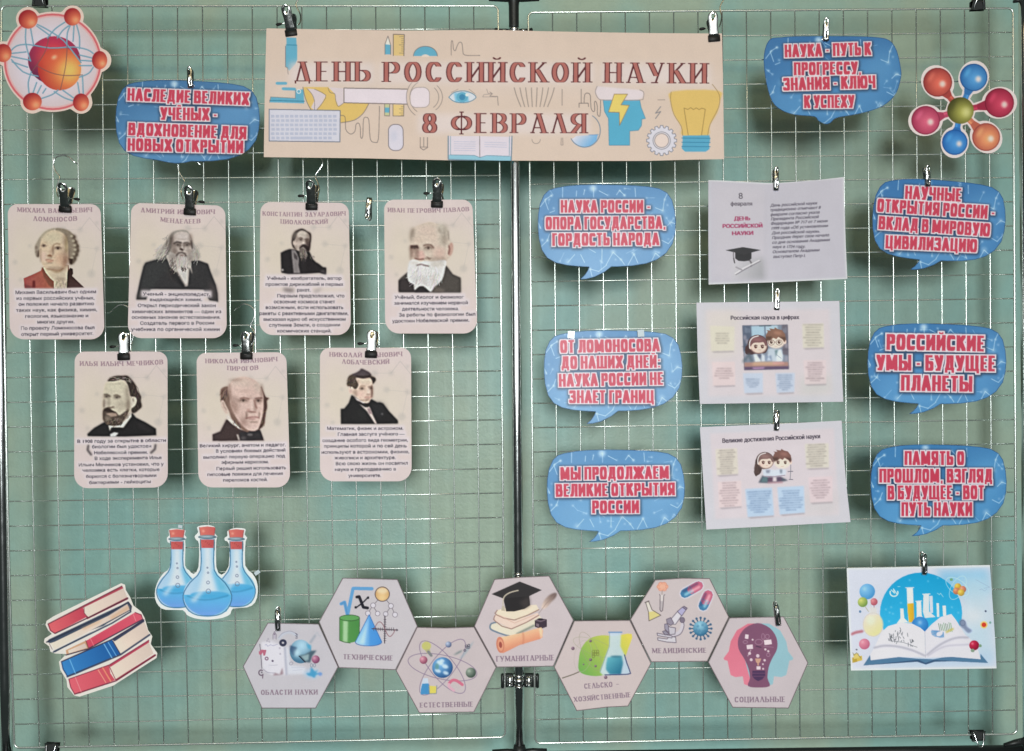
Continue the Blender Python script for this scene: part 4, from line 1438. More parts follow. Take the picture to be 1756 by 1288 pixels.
RED, REDR = (190, 60, 84), (205, 72, 98)
ROSE = (238, 212, 222)
BUBBLES = [
    # sx, sy, centre, rot, outline override, view, lines, deep colour, light colour, label
    (1.045, .98, (321.6, 207.5), 1.6, 'folded', (0, 0, 3.817), 84,
     [('НАСЛЕДИЕ ВЕЛИКИХ', 832, 660, 1630, 690), ('УЧЁНЫХ -', 1048, 785, 1422, 792), ('ВДОХНОВЕНИЕ ДЛЯ', 838, 886, 1612, 913), ('НОВЫХ ОТКРЫТИЙ', 834, 988, 1592, 1004)], (66, 112, 158), (104, 156, 202),
     'blue speech bubble sign with a folded-back tail, left of the banner beside the atom cutout'),
    (1, 1, (1427, 133), 0, [(1331, 64.5), (1340, 64), (1365, 62.2), (1450, 62), (1500, 63.5), (1525, 69), (1538, 87), (1545, 118), (1545, 134), (1537, 160), (1520, 178), (1500, 188), (1470, 196), (1440, 201), (1430, 205), (1424, 211), (1415, 213), (1403, 207), (1396, 200), (1363, 197), (1340, 189), (1324, 174), (1314, 142), (1309.5, 105), (1313, 80), (1321, 67)], (1240, 0, 3.403), 76,
     [('НАУКА - ПУТЬ К', 360, 336, 865, 322), ('ПРОГРЕССУ,', 413, 440, 808, 434), ('ЗНАНИЯ - КЛЮЧ', 352, 530, 890, 515), ('К УСПЕХУ', 472, 632, 767, 630)], (52, 106, 160), (100, 158, 204),
     'blue speech bubble sign right of the banner with the highest clip on the right panel'),
    (1, 1, (1040.5, 387.1), 0, None, (900, 300, 5.853), 128,
     [('НАУКА РОССИИ -', 360, 380, 1262, 380), ('ОПОРА ГОСУДАРСТВА,', 208, 549, 1415, 542), ('ГОРДОСТЬ НАРОДА', 275, 713, 1350, 706)], (84, 132, 182), (126, 170, 210),
     'blue speech bubble sign under the banner, uppermost in the column by the centre post'),
    (1.004, .985, (1051.3, 636), -.4, None, (900, 540, 5.853), 130,
     [('ОТ ЛОМОНОСОВА', 355, 384, 1355, 367), ('ДО НАШИХ ДНЕЙ:', 365, 545, 1362, 532), ('НАУКА РОССИИ НЕ', 342, 723, 1390, 703), ('ЗНАЕТ ГРАНИЦ', 447, 887, 1297, 884)], (88, 136, 184), (130, 174, 212),
     'blue speech bubble sign with two bits of clear tape on its top edge'),
    (1, .99, (1056, 841), -.2, None, (900, 740, 5.853), 130,
     [('МЫ ПРОДОЛЖАЕМ', 357, 488, 1447, 476), ('ВЕЛИКИЕ ОТКРЫТИЯ', 310, 657, 1507, 641), ('РОССИИ', 675, 823, 1147, 820)], (86, 136, 184), (130, 176, 214),
     'blue speech bubble sign lowest in the column beside the centre post'),
    (.965, .98, (1610, 378), 3.4, None, (1480, 280, 6.362), 146,
     [('НАУЧНЫЕ', 455, 390, 1070, 421), ('ОТКРЫТИЯ РОССИИ -', 150, 530, 1437, 612), ('ВКЛАД В МИРОВУЮ', 165, 720, 1382, 802), ('ЦИВИЛИЗАЦИЮ', 242, 930, 1242, 974)], (54, 108, 164), (104, 162, 208),
     'tilted blue speech bubble sign hanging from a steel peg below the molecule cutout'),
    (1.005, .975, (1606.5, 624), 1.0, None, (1470, 540, 3.304), 90,
     [('РОССИЙСКИЕ', 165, 198, 720, 208), ('УМЫ - БУДУЩЕЕ', 108, 315, 782, 321), ('ПЛАНЕТЫ', 247, 430, 652, 436)], (58, 114, 168), (104, 164, 210),
     'blue speech bubble sign with three lines, second from top beside the right edge'),
    (.985, .985, (1609.5, 832), .4, None, (1470, 540, 3.304), 80,
     [('ПАМЯТЬ О', 268, 851, 606, 852), ('ПРОШЛОМ, ВЗГЛЯД', 125, 951, 767, 952), ('В БУДУЩЕЕ - ВОТ', 172, 1047, 720, 1045), ('ПУТЬ НАУКИ', 250, 1141, 652, 1141)], (60, 118, 172), (106, 168, 212),
     'blue speech bubble sign right above the open book picture'),
]


def bub_bend(seed, cx, cy, deep=0.006):
    r = random.Random(seed)
    a, b, ph = r.uniform(-.5, .5) * deep, r.uniform(-.6, .6) * deep, r.uniform(0, 6)

    def f(x, y):
        u, v = (x - cx) / 120, (y - cy) / 70
        return -(a * u + b * v + deep * .5 * u * u * (.6 + .3 * v)) - .0006 * np.sin(4 * u + ph)
    return f


for n, (sx, sy, cen, rot, outl, vw, h, lines, deep, light, label) in enumerate(BUBBLES):
    f = bub_xf(sx, sy, cen[0], cen[1], rot)
    if outl == 'folded':
        T = BUB[:24] + [(870, 921), (800, 940), (720, 948), (640, 940)] + BUB[32:]
        out = [f(p) for p in T]
    elif outl:
        out = [tuple(p) for p in smooth_pts(outl, 3, True)]
    else:
        T = [(p[0], p[1] if p[1] < 925 else 925 + (p[1] - 925) * (1.0 if n in (2, 3) else .85)) for p in BUB]
        out = [f(p) for p in T]
    cv = Cv(*bbox(out), deep, 1.0)
    r = random.Random(50 + n)
    deep, light = [c - 12 for c in deep], [c + 12 for c in light]
    mixc = lambda a, b, t: tuple(x * (1 - t) + y * t for x, y in zip(a, b))
    cv.view(0, 0, 1)
    for ex, ey, er, t in ((.15, .15, .3, .25), (.45, .9, .5, .75), (.85, .35, .35, .8), (.1, .75, .28, .7), (.6, .1, .3, .2), (.9, .85, .3, .45), (.3, .55, .3, .6), (.75, .6, .3, .6)):
        x0, y0, x1, y1 = bbox(out, 0)
        cv.E(lerp(x0, x1, ex), lerp(y0, y1, ey), er * 150, er * 95, mixc(deep, light, t), .75, 24)
    # network of lines and dots
    for p, q in NET:
        cv.L([f(p), f(q)], 1.15, mixc(light, (215, 232, 248), .6), .85)
    for _ in range(26):
        x, y = r.uniform(150, 1500), r.uniform(110, 900)
        l, an = r.uniform(30, 110), r.uniform(0, 6.3)
        a, b = f((x, y)), f((x + l * math.cos(an), y + l * math.sin(an)))
        cv.L([a, b], .9, mixc(light, (215, 232, 248), .5), .55)
        cv.E(a[0], a[1], 1.5, 1.5, (205, 226, 244), .75, .5)
    for x, y, rr, a in DOTS:
        q = f((x, y))
        cv.E(q[0], q[1], rr / 5.853, rr / 5.853, (205, 226, 244), a, .7 if rr < 15 else 1.6)
    # printed dark rim
    cv.L(list(out) + [out[0]], 1.6, (28, 58, 100), .85)
    cv.view(*vw)
    g = 1.0
    cv.part('lettering')
    cv.cur = None
    for t, x0, ya, x1, yb in lines:
        cv.K(t, x0, ya, x1, yb, h, True, [((26, 40, 62), .14, None, 0, .85, h * .09, h * .02, h * .05)])
    cv.cur = 1
    for t, x0, ya, x1, yb in lines:
        cv.K(t, x0, ya, x1, yb, h, True, [(ROSE, .078, None, 0, 1, 0, 0, 0)])
    for t, x0, ya, x1, yb in lines:
        cv.K(t, x0, ya, x1, yb, h, True, [(RED, 0, None, 0, 1, 0, 0, 0)])
    o = cv.build('speech_bubble', out, label, 'speech bubble', 'blue speech bubble signs', -0.009 - .001 * (n % 3), bub_bend(n, *cen), M_GLOSS)
    if n == 3:
        for tx, ty, an in ((979.5, 574, 4), (1099, 571.5, -3)):
            Rm = Matrix.Rotation(math.radians(an), 3, 'Y')
            b = MB()
            c = W(tx, ty, -0.0165)
            b.box(c, (5.6 * S, 0.0002, 6 * S), Rm)
            b.build('tape', M_TAPE, o, False)

# ------------------------------------------------------------------ banner
q = [(456.8, 48.6), (560, 50.5), (700, 52.5), (840, 51.2), (930, 53.5), (1030, 55.5), (1140, 57), (1238, 57.5), (1240, 140), (1241.8, 273), (1180, 274), (1110, 276), (1000, 276), (870, 275.5), (770, 275), (620, 271.5), (452.3, 269.5), (454, 160)]
cv = Cv(*bbox(q), (210, 188, 176), 1.1)
cv.view(440, 0, 4.283)
cv.lw = 1.35
OUT_ = (104, 92, 92)
BLU, YEL = (98, 164, 192), (214, 180, 108)
LIL = (210, 194, 200)
cv.P([(60, 540), (1800, 540), (3500, 560), (3500, 680), (60, 680)], (212, 194, 188), .5, 60)
cv.part('microscope_print')
cv.P([(218, 275), (292, 278), (294, 330), (298, 340), (298, 440), (285, 470), (240, 520), (226, 498), (212, 490), (214, 340), (220, 325)], BLU)
cv.L([(218, 330), (296, 332)], 5, (60, 130, 160))
cv.L([(212, 340), (212, 490), (228, 500), (232, 545)], 4, OUT_, .8)
cv.L([(150, 612), (215, 612)], 16, BLU)
cv.L([(195, 652), (280, 655)], 16, BLU)
cv.P([(284, 662), (345, 655), (350, 760), (95, 752), (104, 712), (285, 722)], BLU)
cv.L([(95, 738), (352, 744)], 4, (50, 110, 140))
cv.ring(310, 672, 14, 14, 4, (235, 235, 240))
cv.L([(95, 752), (104, 712), (285, 722), (284, 662)], 3, OUT_, .7)
cv.part('globe_print')
cv.P([(345, 640), (358, 720), (395, 800), (470, 860), (560, 895), (640, 900), (720, 880), (785, 830), (825, 760), (640, 750), (640, 660), (530, 640)], YEL)
cv.P([(370, 650), (430, 655), (510, 700), (480, 760), (430, 815), (400, 790), (425, 740), (405, 690)], LIL)
cv.P([(525, 640), (640, 650), (640, 760), (600, 780), (580, 730), (575, 690)], LIL)
cv.L([(340, 640), (358, 720), (395, 800), (430, 830)], 4, OUT_, .8, 0, 3)
cv.L([(620, 902), (720, 882), (785, 830), (825, 760)], 4, OUT_, .8, 0, 3)
cv.L([(370, 650), (405, 690), (425, 740), (425, 810)], 3, OUT_, .8, 0, 3)
cv.L([(425, 655), (508, 700), (480, 760), (440, 810)], 3, OUT_, .8, 0, 3)
cv.L([(525, 645), (540, 680), (575, 690), (582, 740), (600, 782), (640, 755)], 3, OUT_, .8, 0, 3)
cv.part('syringe_print')
cv.P([(642, 648), (1105, 660), (1105, 765), (642, 755)], (220, 206, 216))
cv.L([(1105, 655), (642, 647), (642, 755), (1105, 765)], 5, OUT_, .9)
for rr in (1, .8):
    cv.ring(1230, 715, 130 * rr, 150 * rr, 4, OUT_, .6, 0, 120, 245)
    cv.ring(1230, 715, 135 * rr, 120 * rr, 4, OUT_, .6, 0, -45, 50)
cv.P(roundquad((1130, 645), (1270, 640), (1270, 788), (1130, 790), 50, 40), (222, 206, 214))
cv.L([tuple(p) for p in roundquad((1130, 645), (1270, 640), (1270, 788), (1130, 790), 50, 40)], 4, (140, 128, 128), .7)
cv.part('keyboard_print')
cv.P([(92, 803), (614, 812), (612, 1042), (92, 1036)], (206, 202, 216))
cv.L([(92, 803), (614, 812), (612, 1042), (92, 1036), (92, 803)], 5, (96, 104, 124), .9)
for rrow in range(6):
    y = 852 + rrow * 32
    x = 105 + (rrow % 2) * 4
    ws = [34] * 14 if rrow < 5 else [34, 34, 34, 34, 170, 34, 34, 34, 34]
    for w_ in ws:
        if x + w_ > 602:
            break
        cv.P([(x, y - 8), (x + w_ - 8, y - 8), (x + w_ - 8, y + 12), (x, y + 12)], (176, 178, 200), .85)
        x += w_ + 1
cv.part('pencil_print')
cv.P([(965, 265), (985, 330), (985, 400), (943, 400), (943, 325)], BLU)
cv.P([(965, 265), (984, 330), (944, 325)], (228, 216, 210))
cv.L([(943, 400), (943, 325), (965, 265), (985, 330), (985, 400)], 4, OUT_, .8)
cv.P([(940, 765), (978, 768), (975, 850), (940, 848)], (190, 190, 150))
cv.P([(940, 790), (978, 790), (976, 828), (940, 826)], BLU)
cv.L([(940, 765), (940, 850), (976, 852), (978, 768)], 4, OUT_, .8)
cv.part('ruler_print')
cv.P([(1004, 252), (1085, 255), (1082, 410), (1004, 408)], (214, 184, 128))
cv.L([(1004, 408), (1004, 252), (1085, 255), (1082, 410)], 5, OUT_, .8)
for k in range(9):
    y = 270 + k * 15
    cv.L([(1085, y), (1048 if k % 4 == 0 else 1064, y)], 3, OUT_, .7)
cv.P([(1002, 768), (1082, 772), (1078, 852), (1002, 850)], (222, 190, 130))
cv.L([(1002, 768), (1002, 852), (1080, 853), (1082, 772)], 4, OUT_, .8)
for k in range(5):
    cv.L([(1080, 785 + k * 15), (1048 if k % 2 else 1062, 785 + k * 15)], 3, OUT_, .7)
cv.part('protractor_print')
cv.P(arc(1240, 412, 88, 72, 180, 360, 24), BLU)
cv.P(arc(1240, 418, 30, 18, 180, 360, 12), (226, 204, 194))
cv.ring(1240, 412, 88, 72, 4, OUT_, .7, 0, 180, 360)
cv.part('cable_print')
cv.L([(1430, 405), (1430, 310), (1440, 305), (1446, 360), (1460, 372), (1472, 340), (1488, 312), (1508, 318), (1515, 370), (1530, 405), (1640, 408)], 4, OUT_, .7, 0, 3)
cv.L([(618, 848), (650, 860), (655, 950), (690, 985), (722, 965), (730, 915), (750, 905), (762, 940), (765, 1010), (780, 1000), (785, 880), (805, 862), (825, 885), (835, 1020), (865, 1045), (895, 1020), (902, 780)], 4, OUT_, .75, 0, 3)
cv.L([(1690, 655), (1700, 685), (1730, 690), (1670, 695), (1660, 712), (1760, 712)], 4, (150, 136, 134), .7)
cv.part('mouse_print')
cv.P(roundquad((968, 914), (1076, 914), (1078, 1106), (968, 1106), 46, 46), (208, 200, 214))
cv.L([tuple(p) for p in roundquad((968, 914), (1076, 914), (1078, 1106), (968, 1106), 46, 46)] + [(968, 960)], 5, (110, 100, 108), .8)
cv.E(1010, 1000, 22, 40, (190, 188, 206), .7, 10)
cv.part('eye_print')
cv.P([(1412, 715), (1450, 680), (1520, 668), (1580, 685), (1612, 715), (1570, 745), (1510, 755), (1450, 745)], (208, 210, 220), 1, 0, 3)
cv.P([(1450, 684), (1550, 680), (1560, 750), (1460, 750)], (120, 182, 214), 1, 4)
cv.E(1510, 714, 42, 38, BLU)
cv.E(1510, 714, 22, 22, (62, 128, 168))
cv.E(1546, 696, 12, 12, (236, 240, 244))
cv.L([(1412, 715), (1450, 680), (1520, 668), (1580, 685), (1612, 715), (1570, 745), (1510, 755), (1450, 745), (1412, 715)], 4, (60, 110, 140), .9, 0, 3)
cv.L([(1430, 680), (1480, 655)], 3, OUT_, .5)
cv.L([(1560, 655), (1605, 690)], 3, OUT_, .5)
cv.part('plug_print')
cv.L([(1202, 1010), (1202, 1085), (1225, 1102), (1255, 1085), (1255, 1010)], 4, OUT_, .8)
cv.L([(1202, 1080), (1255, 1080)], 4, OUT_, .8)
cv.L([(1228, 1010), (1228, 1078)], 4, OUT_, .7)
cv.part('book_print')
cv.P([(1408, 1000), (1640, 1000), (1880, 1005), (1870, 1185), (1408, 1172)], (214, 202, 214))
cv.P([(1412, 1138), (1600, 1140), (1640, 1155), (1700, 1140), (1868, 1148), (1868, 1186), (1410, 1172)], (140, 186, 206))
cv.L([(1408, 1000), (1408, 1172), (1870, 1186), (1876, 1000)], 7, (100, 120, 140), .8)
cv.L([(1638, 1000), (1640, 1158)], 4, OUT_, .8)
cv.L([(1424, 1000), (1424, 1138), (1600, 1142), (1640, 1158), (1690, 1142), (1856, 1148), (1858, 1000)], 4, (110, 140, 160), .8)
for k in range(5):
    cv.L([(1450, 1040 + k * 16), (1606, 1043 + k * 16)], 4, (178, 178, 200), .7)
    if k < 3:
        cv.L([(1675, 1045 + k * 16), (1835, 1050 + k * 16)], 4, (178, 178, 200), .7)
cv.view(840, 0, 4.181)
cv.part('flask_print')
cv.P([(585, 1000), (620, 975), (775, 965), (765, 1010), (720, 1050), (660, 1058), (610, 1035)], cv.G((600, 980), (214, 208, 222), (700, 1060), (120, 170, 214)))
cv.ring(680, 935, 112, 120, 5, (96, 116, 140), .8, 0, -60, 150)
cv.L([(710, 968), (778, 966)], 4, (80, 130, 180), .8)
cv.L([(640, 770), (640, 740), (705, 740), (708, 765)], 4, OUT_, .8)
cv.L([(655, 740), (655, 640)], 4, OUT_, .7)
cv.L([(676, 735), (680, 680), (700, 668), (720, 685), (725, 770), (740, 800), (752, 790), (750, 735), (760, 728), (770, 760), (772, 820), (790, 828), (795, 720)], 4, OUT_, .8, 0, 3)
cv.part('vessel_print')
for k in range(8):
    x = 175 + k * 41
    cv.L([(x, 630), (x + (318 - x) * .12, 690), (x + (318 - x) * .33, 765)], 5, (130, 116, 112), .75, 0, 4)
cv.L([(518, 640), (518, 755)], 4, OUT_, .6)
cv.L([(0, 660), (18, 672), (0, 690), (55, 692), (60, 755)], 4, OUT_, .6)
cv.ring(332, 1000, 30, 30, 4, OUT_, .5, 0, 0, 180)
cv.L([(512, 990), (510, 1040), (524, 1040), (522, 990)], 4, OUT_, .5)
cv.part('head_print')
HEAD = [(812, 718), (1075, 718), (1085, 770), (1116, 850), (1090, 855), (1088, 900), (1065, 935), (1003, 940), (1003, 1042), (855, 1042), (850, 850), (822, 800)]
cv.P(HEAD, (88, 164, 196))
cv.L(HEAD + [HEAD[0]], 3, (60, 110, 140), .7)
cv.P([(770, 618), (755, 660), (780, 710), (830, 718), (1060, 718), (1100, 700), (1102, 660), (1075, 645)], (218, 204, 212), .9, 3)
cv.L([(770, 618), (756, 660), (780, 708), (830, 718), (1070, 718), (1100, 700), (1102, 660), (1075, 645)], 4, (140, 126, 128), .8, 0, 3)
BOLT = [(892, 675), (988, 675), (940, 752), (1000, 756), (930, 900), (928, 806), (850, 804)]
cv.P(BOLT, (232, 196, 110))
cv.L(BOLT + [BOLT[0]], 4, (130, 110, 90), .8)
cv.L([(1225, 765), (1188, 812), (1225, 800), (1188, 850)], 5, (110, 110, 120), .8)
cv.L([(1205, 716), (1255, 716)], 4, OUT_, .6)
cv.part('gear_print')
gp = []
for k in range(16):
    for da, rr in ((-8, 92), (-5, 108), (5, 108), (8, 92)):
        a = math.radians(k * 22.5 + da)
        gp.append((1232 + rr * math.cos(a), 1008 + rr * math.sin(a)))
cv.P(gp, (210, 204, 216))
cv.L(gp + [gp[0]], 4, (110, 112, 130), .85)
cv.E(1232, 1008, 54, 54, (222, 200, 194))
cv.ring(1232, 1008, 62, 62, 4, (120, 116, 124), .8)
cv.ring(1232, 1008, 50, 50, 4, (120, 116, 124), .8)
cv.part('light_bulb_print')
cv.P([(1310, 655), (1640, 650), (1650, 720), (1630, 810), (1575, 900), (1562, 972), (1380, 972), (1375, 910), (1320, 820), (1296, 730)], YEL, 1, 3, 3)
cv.L([(1300, 660), (1296, 720), (1320, 820), (1372, 905), (1382, 970)], 4, (150, 120, 80), .8, 0, 3)
cv.L([(1595, 605), (1645, 680), (1640, 770), (1580, 890), (1562, 970)], 4, (150, 120, 80), .8, 0, 3)
cv.L([(1422, 968), (1392, 775), (1420, 785), (1440, 772), (1460, 786), (1480, 774), (1500, 786), (1520, 776), (1545, 784), (1518, 968)], 4, (150, 120, 70), .9)
cv.P([(1382, 972), (1575, 970), (1580, 1000), (1572, 1040), (1575, 1070), (1548, 1088), (1400, 1088), (1376, 1066), (1382, 1020)], (88, 160, 192))
for y in (990, 1020, 1050):
    cv.L([(1376, y), (1580, y + 2)], 5, (56, 120, 156), .8)
cv.none()
TL_ = [((88, 36, 42), .0, None, 0, 1, 0, 0, 0), ((172, 104, 98), -.0, 'T', .045, 1, 0, 0, 0)]
cv.view(0, 0, 1)
for x0, x1, y0_, y1_ in ((502, 636, 123, 124), (657, 1013, 124, 124), (1036, 1213, 124, 126), (723, 1006, 211, 212)):
    cv.P([(x0 - 6, y0_ - 16), (x1 + 6, y1_ - 16), (x1 + 6, y1_ + 18), (x0 - 6, y0_ + 18)], (216, 200, 200), .8, 5)
cv.part('title_text')
for t, x0, y0_, x1, y1_, hh in (('ДЕНЬ', 502, 139.6, 636, 139.8, 34), ('РОССИЙСКОЙ', 657.6, 140.6, 1012.5, 141.6, 34.5), ('НАУКИ', 1036.6, 142, 1212.6, 143.4, 35)):
    cv.K(t, x0, y0_, x1, y1_, hh, False, TL_)
for t, x0, y0_, x1, y1_, hh in (('8', 723.8, 228.3, 750, 228.3, 34), ('ФЕВРАЛЯ', 773, 228, 1005.5, 228.6, 34)):
    cv.part('date_number' if t == '8' else 'month_name')
    cv.K(t, x0, y0_, x1, y1_, hh, False, TL_)
cv.build('banner', q, 'wide beige printed banner clipped across both wire panels', 'banner', None, -0.013,
         lambda x, y: -.006 * np.sin((x - 452) / 125.0) * ((y - 50) / 220.0) - .005 * np.sin((x - 452) / 61 + 1) * (1 - (y - 50) / 220.0) - .004 * ((y - 50) / 220.0) ** 2)

# ------------------------------------------------------------------ landscape sheets
def sheet_bend(seed, cor, amp=0.008, lift=0.0):
    r = random.Random(seed)
    (xa, ya), (xb, yb) = cor[0], cor[2]
    a, b, c = r.uniform(-.6, .6) * amp, r.uniform(.2, .8) * amp, r.uniform(.4, 1) * amp

    def f(x, y):
        u, v = (x - xa) / (xb - xa) - .5, (y - ya) / (yb - ya)
        return -(3.2 * c * u * u * (1 - .6 * v) + a * u + b * v + lift * v * v) + .0006 * np.sin(7 * u + 3 * v)
    return f


def zp(view, pts):
    return [(view[0] + x / view[2], view[1] + y / view[2]) for x, y in pts]


GREY = (196, 190, 202)
DK = (70, 64, 76)
V = (1190, 270, 5.366)
out = zp(V, [(132, 208), (300, 214), (500, 226), (700, 236), (760, 236), (900, 226), (1150, 206), (1382, 180), (1386, 420), (1397, 800), (1412, 1118), (1100, 1132), (700, 1150), (400, 1160), (135, 1170), (132, 700)])
cv = Cv(*bbox(out), (186, 180, 192), 1.1).view(*V)
cv.P([(180, 250), (660, 275), (680, 1120), (190, 1120)], (192, 184, 194), .7, 40)
cv.P([(350, 960), (640, 920), (665, 1120), (350, 1120)], cv.G((380, 960), (196, 190, 198), (640, 1100), (150, 148, 154)), .9, 26)
cv.P([(655, 300), (672, 300), (668, 1125), (640, 1125)], (182, 176, 188), .5, 10)
cv.L([(150, 225), (150, 1155), (1395, 1105), (1368, 200)], 16, (190, 188, 198), .5, 6)
for lst in ([(132, 208), (700, 238), (1382, 182)], [(134, 1166), (700, 1148), (1410, 1116)], [(1380, 182), (1396, 800), (1410, 1116)]):
    cv.L(lst, 16, (216, 216, 218), .8, 3)
cv.part('graduation_cap_print')
cv.P([(380, 870), (380, 930), (410, 952), (460, 956), (510, 950), (530, 930), (530, 860)], (38, 36, 40))
cv.P([(290, 854), (450, 825), (616, 852), (460, 895)], (44, 42, 46))
cv.L([(365, 868), (362, 900), (368, 940)], 7, (90, 84, 88))
cv.L([(366, 930), (374, 970)], 11, (60, 56, 60))
cv.L([(515, 950), (530, 975), (525, 1000)], 16, (110, 104, 110))
cv.L([(385, 1080), (470, 1030), (610, 955)], 9, (120, 114, 124), .9)
cv.L([(380, 1070), (460, 1018), (600, 948)], 14, (214, 208, 214), .9)
cv.L([(388, 1010), (440, 1035)], 14, (140, 132, 142), .7)
cv.part('heading_text')
cv.T('8', 413, 382, 450, 380, 58, DK, 1, 0, 0)
cv.T('февраля', 337, 444, 533, 442, 36, (84, 76, 88), 1, 0, 3)
for t, x0, ya, x1, yb in (('ДЕНЬ', 368, 580, 512, 578), ('РОССИЙСКОЙ', 263, 650, 625, 645), ('НАУКИ', 350, 716, 540, 713)):
    cv.T(t, x0, ya, x1, yb, 36, (150, 34, 78), 1, 0, 7)
cv.part('body_text')
for t, x0, ya, x1, yb in (('День российской науки', 700, 455, 1133, 432), ('традиционно отмечают 8', 703, 496, 1166, 472), ('февраля согласно указа', 704, 540, 1155, 516), ('Президента Российской', 707, 580, 1148, 558),
                          ('Федерации № 717 от 7 июня', 708, 622, 1230, 596), ('1999 года «Об установлении', 712, 666, 1234, 640), ('Дня российской науки».', 713, 708, 1155, 692), ('Праздник берет свое начало', 717, 752, 1243, 726),
                          ('со дня основания Академии', 720, 796, 1250, 770), ('наук в 1724 году.', 722, 836, 1022, 832), ('Основателем Академии', 725, 882, 1155, 864), ('выступил Петр I.', 728, 926, 1022, 916)):
    cv.T(t, x0, ya, x1, yb, 27, (84, 78, 92), .95, .3, 4)
cv.build('printed_sheet', out, 'landscape sheet in a clear sleeve with a black graduation cap and crimson heading', 'sheet', 'printed landscape sheets', -0.011, sheet_bend(1, [out[0], 0, out[10]], .005), M_GLOSS)


def tinytext(cv, x0, y0, x1, y1, n, col, seed, skew=0.0):
    """lines of print too small to read: word-long dashes"""
    r = random.Random(seed)
    for k in range(n):
        y = y0 + (y1 - y0) * k / max(1, n - 1)
        w = (x1 - x0) * r.uniform(.62, 1.0)
        if k == n - 1:
            w *= .6
        x = (x0 + x1) / 2 - w / 2
        e = x + w
        while x < e - 8:
            l = min(e - x, r.uniform(18, 52))
            sk = skew * ((x + l / 2) - (x0 + x1) / 2)
            cv.L([(x, y + sk), (x + l - 7, y + sk + skew * (l - 7))], 8, col, r.uniform(.45, .8), 2.5)
            x += l


def note(cv, q, col, n, seed, inkc, skew, tx):
    cv.part('sticky_note_print')
    cv.P(q, col, .72, 3)
    cv.P([q[3], q[2], (q[2][0] - 4, q[2][1] + 11), (q[3][0] + 30, q[3][1] + 12)], (150, 138, 146), .75, 5)
    cv.cur = None
    tinytext(cv, *tx, n, inkc, seed, skew)


def girl(cv, cx, cy, k, hairc, long=False):
    X = lambda x, y: (cx + x * k, cy + y * k)
    hd = [c * .62 for c in hairc]
    if long:
        cv.P([X(-27, -5), X(-30, 18), X(-33, 34), X(-28, 44), X(-18, 42), X(-10, 30), X(-8, 0)], hd, 1, 0, 3)
        for q in range(3):
            cv.L([X(-28 + 4 * q, 8), X(-32 + 5 * q, 24), X(-27 + 4 * q, 38)], 2 * k, [c * .8 for c in hairc], .8, 0, 3)
        cv.L([X(-30, 40), X(-27, 46), X(-22, 42), X(-24, 38)], 2.2 * k, hd, 1, 0, 3)
    else:
        cv.P([X(-26, 0), X(-33, 22), X(-22, 28), X(0, 24), X(22, 22), X(25, 0)], hd, 1, 0, 3)
    cv.E(*X(0, 0), 27 * k, 26 * k, hd)
    cv.E(*X(3, 4), 22 * k, 19.5 * k, (232, 202, 190), 1, 1 * k)
    cv.E(*X(-18, 7), 4 * k, 6 * k, (226, 190, 178))
    cv.P([X(-20, 6), X(-22, -10), X(-12, -22), X(4, -24), X(20, -16), X(25, 0), X(21, 4), X(16, -6), X(6, -5), X(-4, -5), X(-12, -3)], hairc, 1, 0, 3)
    cv.E(*X(0, -13), 13 * k, 4 * k, [min(255, c * 1.35) for c in hairc], .7, 2.5 * k, 8)
    cv.L([X(-21, 10), X(-21, -6), X(-13, -18), X(2, -23)], 2.6 * k, (238, 220, 222), 1, 0, 3)
    for ex in (-5, 13):
        cv.E(*X(ex, 6), 4 * k, 4.6 * k, (82, 48, 44))
        cv.E(*X(ex + 1.4, 4.6), 1.3 * k, 1.3 * k, (225, 205, 200))
        cv.L([X(ex - 5, 3), X(ex, .6), X(ex + 5, 3)], 1.2 * k, (70, 46, 44), .9)
    cv.E(*X(-8, 13), 4 * k, 2.6 * k, (236, 172, 168), .5, 2 * k)
    cv.L([X(3, 14), X(6, 15), X(9, 14)], .9 * k, (176, 112, 104), .8)


def boy(cv, cx, cy, k, hairc, glasses):
    X = lambda x, y: (cx + x * k, cy + y * k)
    hd = [c * .6 for c in hairc]
    cv.E(*X(1, 4), 25 * k, 20 * k, (236, 210, 198), 1, 1 * k)
    cv.E(*X(26, 5), 4.5 * k, 6.5 * k, (230, 200, 190))
    cv.P([X(-27, 4), X(-28, -12), X(-22, -24), X(-26, -28), X(-14, -27), X(-18, -33), X(-4, -31), X(-2, -36), X(6, -31), X(18, -28), X(27, -16), X(29, 0), X(25, 6), X(20, -2), X(8, -9), X(2, -2), X(-6, -6), X(-14, 0), X(-22, 0)], hairc, 1)
    cv.P([X(8, -9), X(29, -8), X(26, 6), X(20, -2)], hd, .8, 2 * k)
    cv.P([X(-28, -10), X(-10, -10), X(-14, 0), X(-26, 4)], hd, .8, 2 * k)
    cv.E(*X(6, -20), 12 * k, 4.5 * k, [min(255, c * 1.4) for c in hairc], .7, 2.5 * k, 10)
    for ex in (-12, 10):
        cv.E(*X(ex, 6), 4 * k, 4.8 * k, (78, 52, 46))
        cv.E(*X(ex + 1.4, 4.4), 1.3 * k, 1.3 * k, (230, 214, 206))
        if glasses:
            cv.ring(*X(ex, 7), 8.5 * k, 7.5 * k, 1.3 * k, (92, 66, 66), .9)
        else:
            cv.L([X(ex - 5, 3), X(ex, .5), X(ex + 5, 2)], 1.2 * k, (70, 50, 46), .9)
    if glasses:
        cv.L([X(-4, 6), X(2, 6)], 1.2 * k, (92, 66, 66))
    cv.L([X(-3, 17), X(1, 18), X(5, 17)], .9 * k, (176, 120, 112), .8)


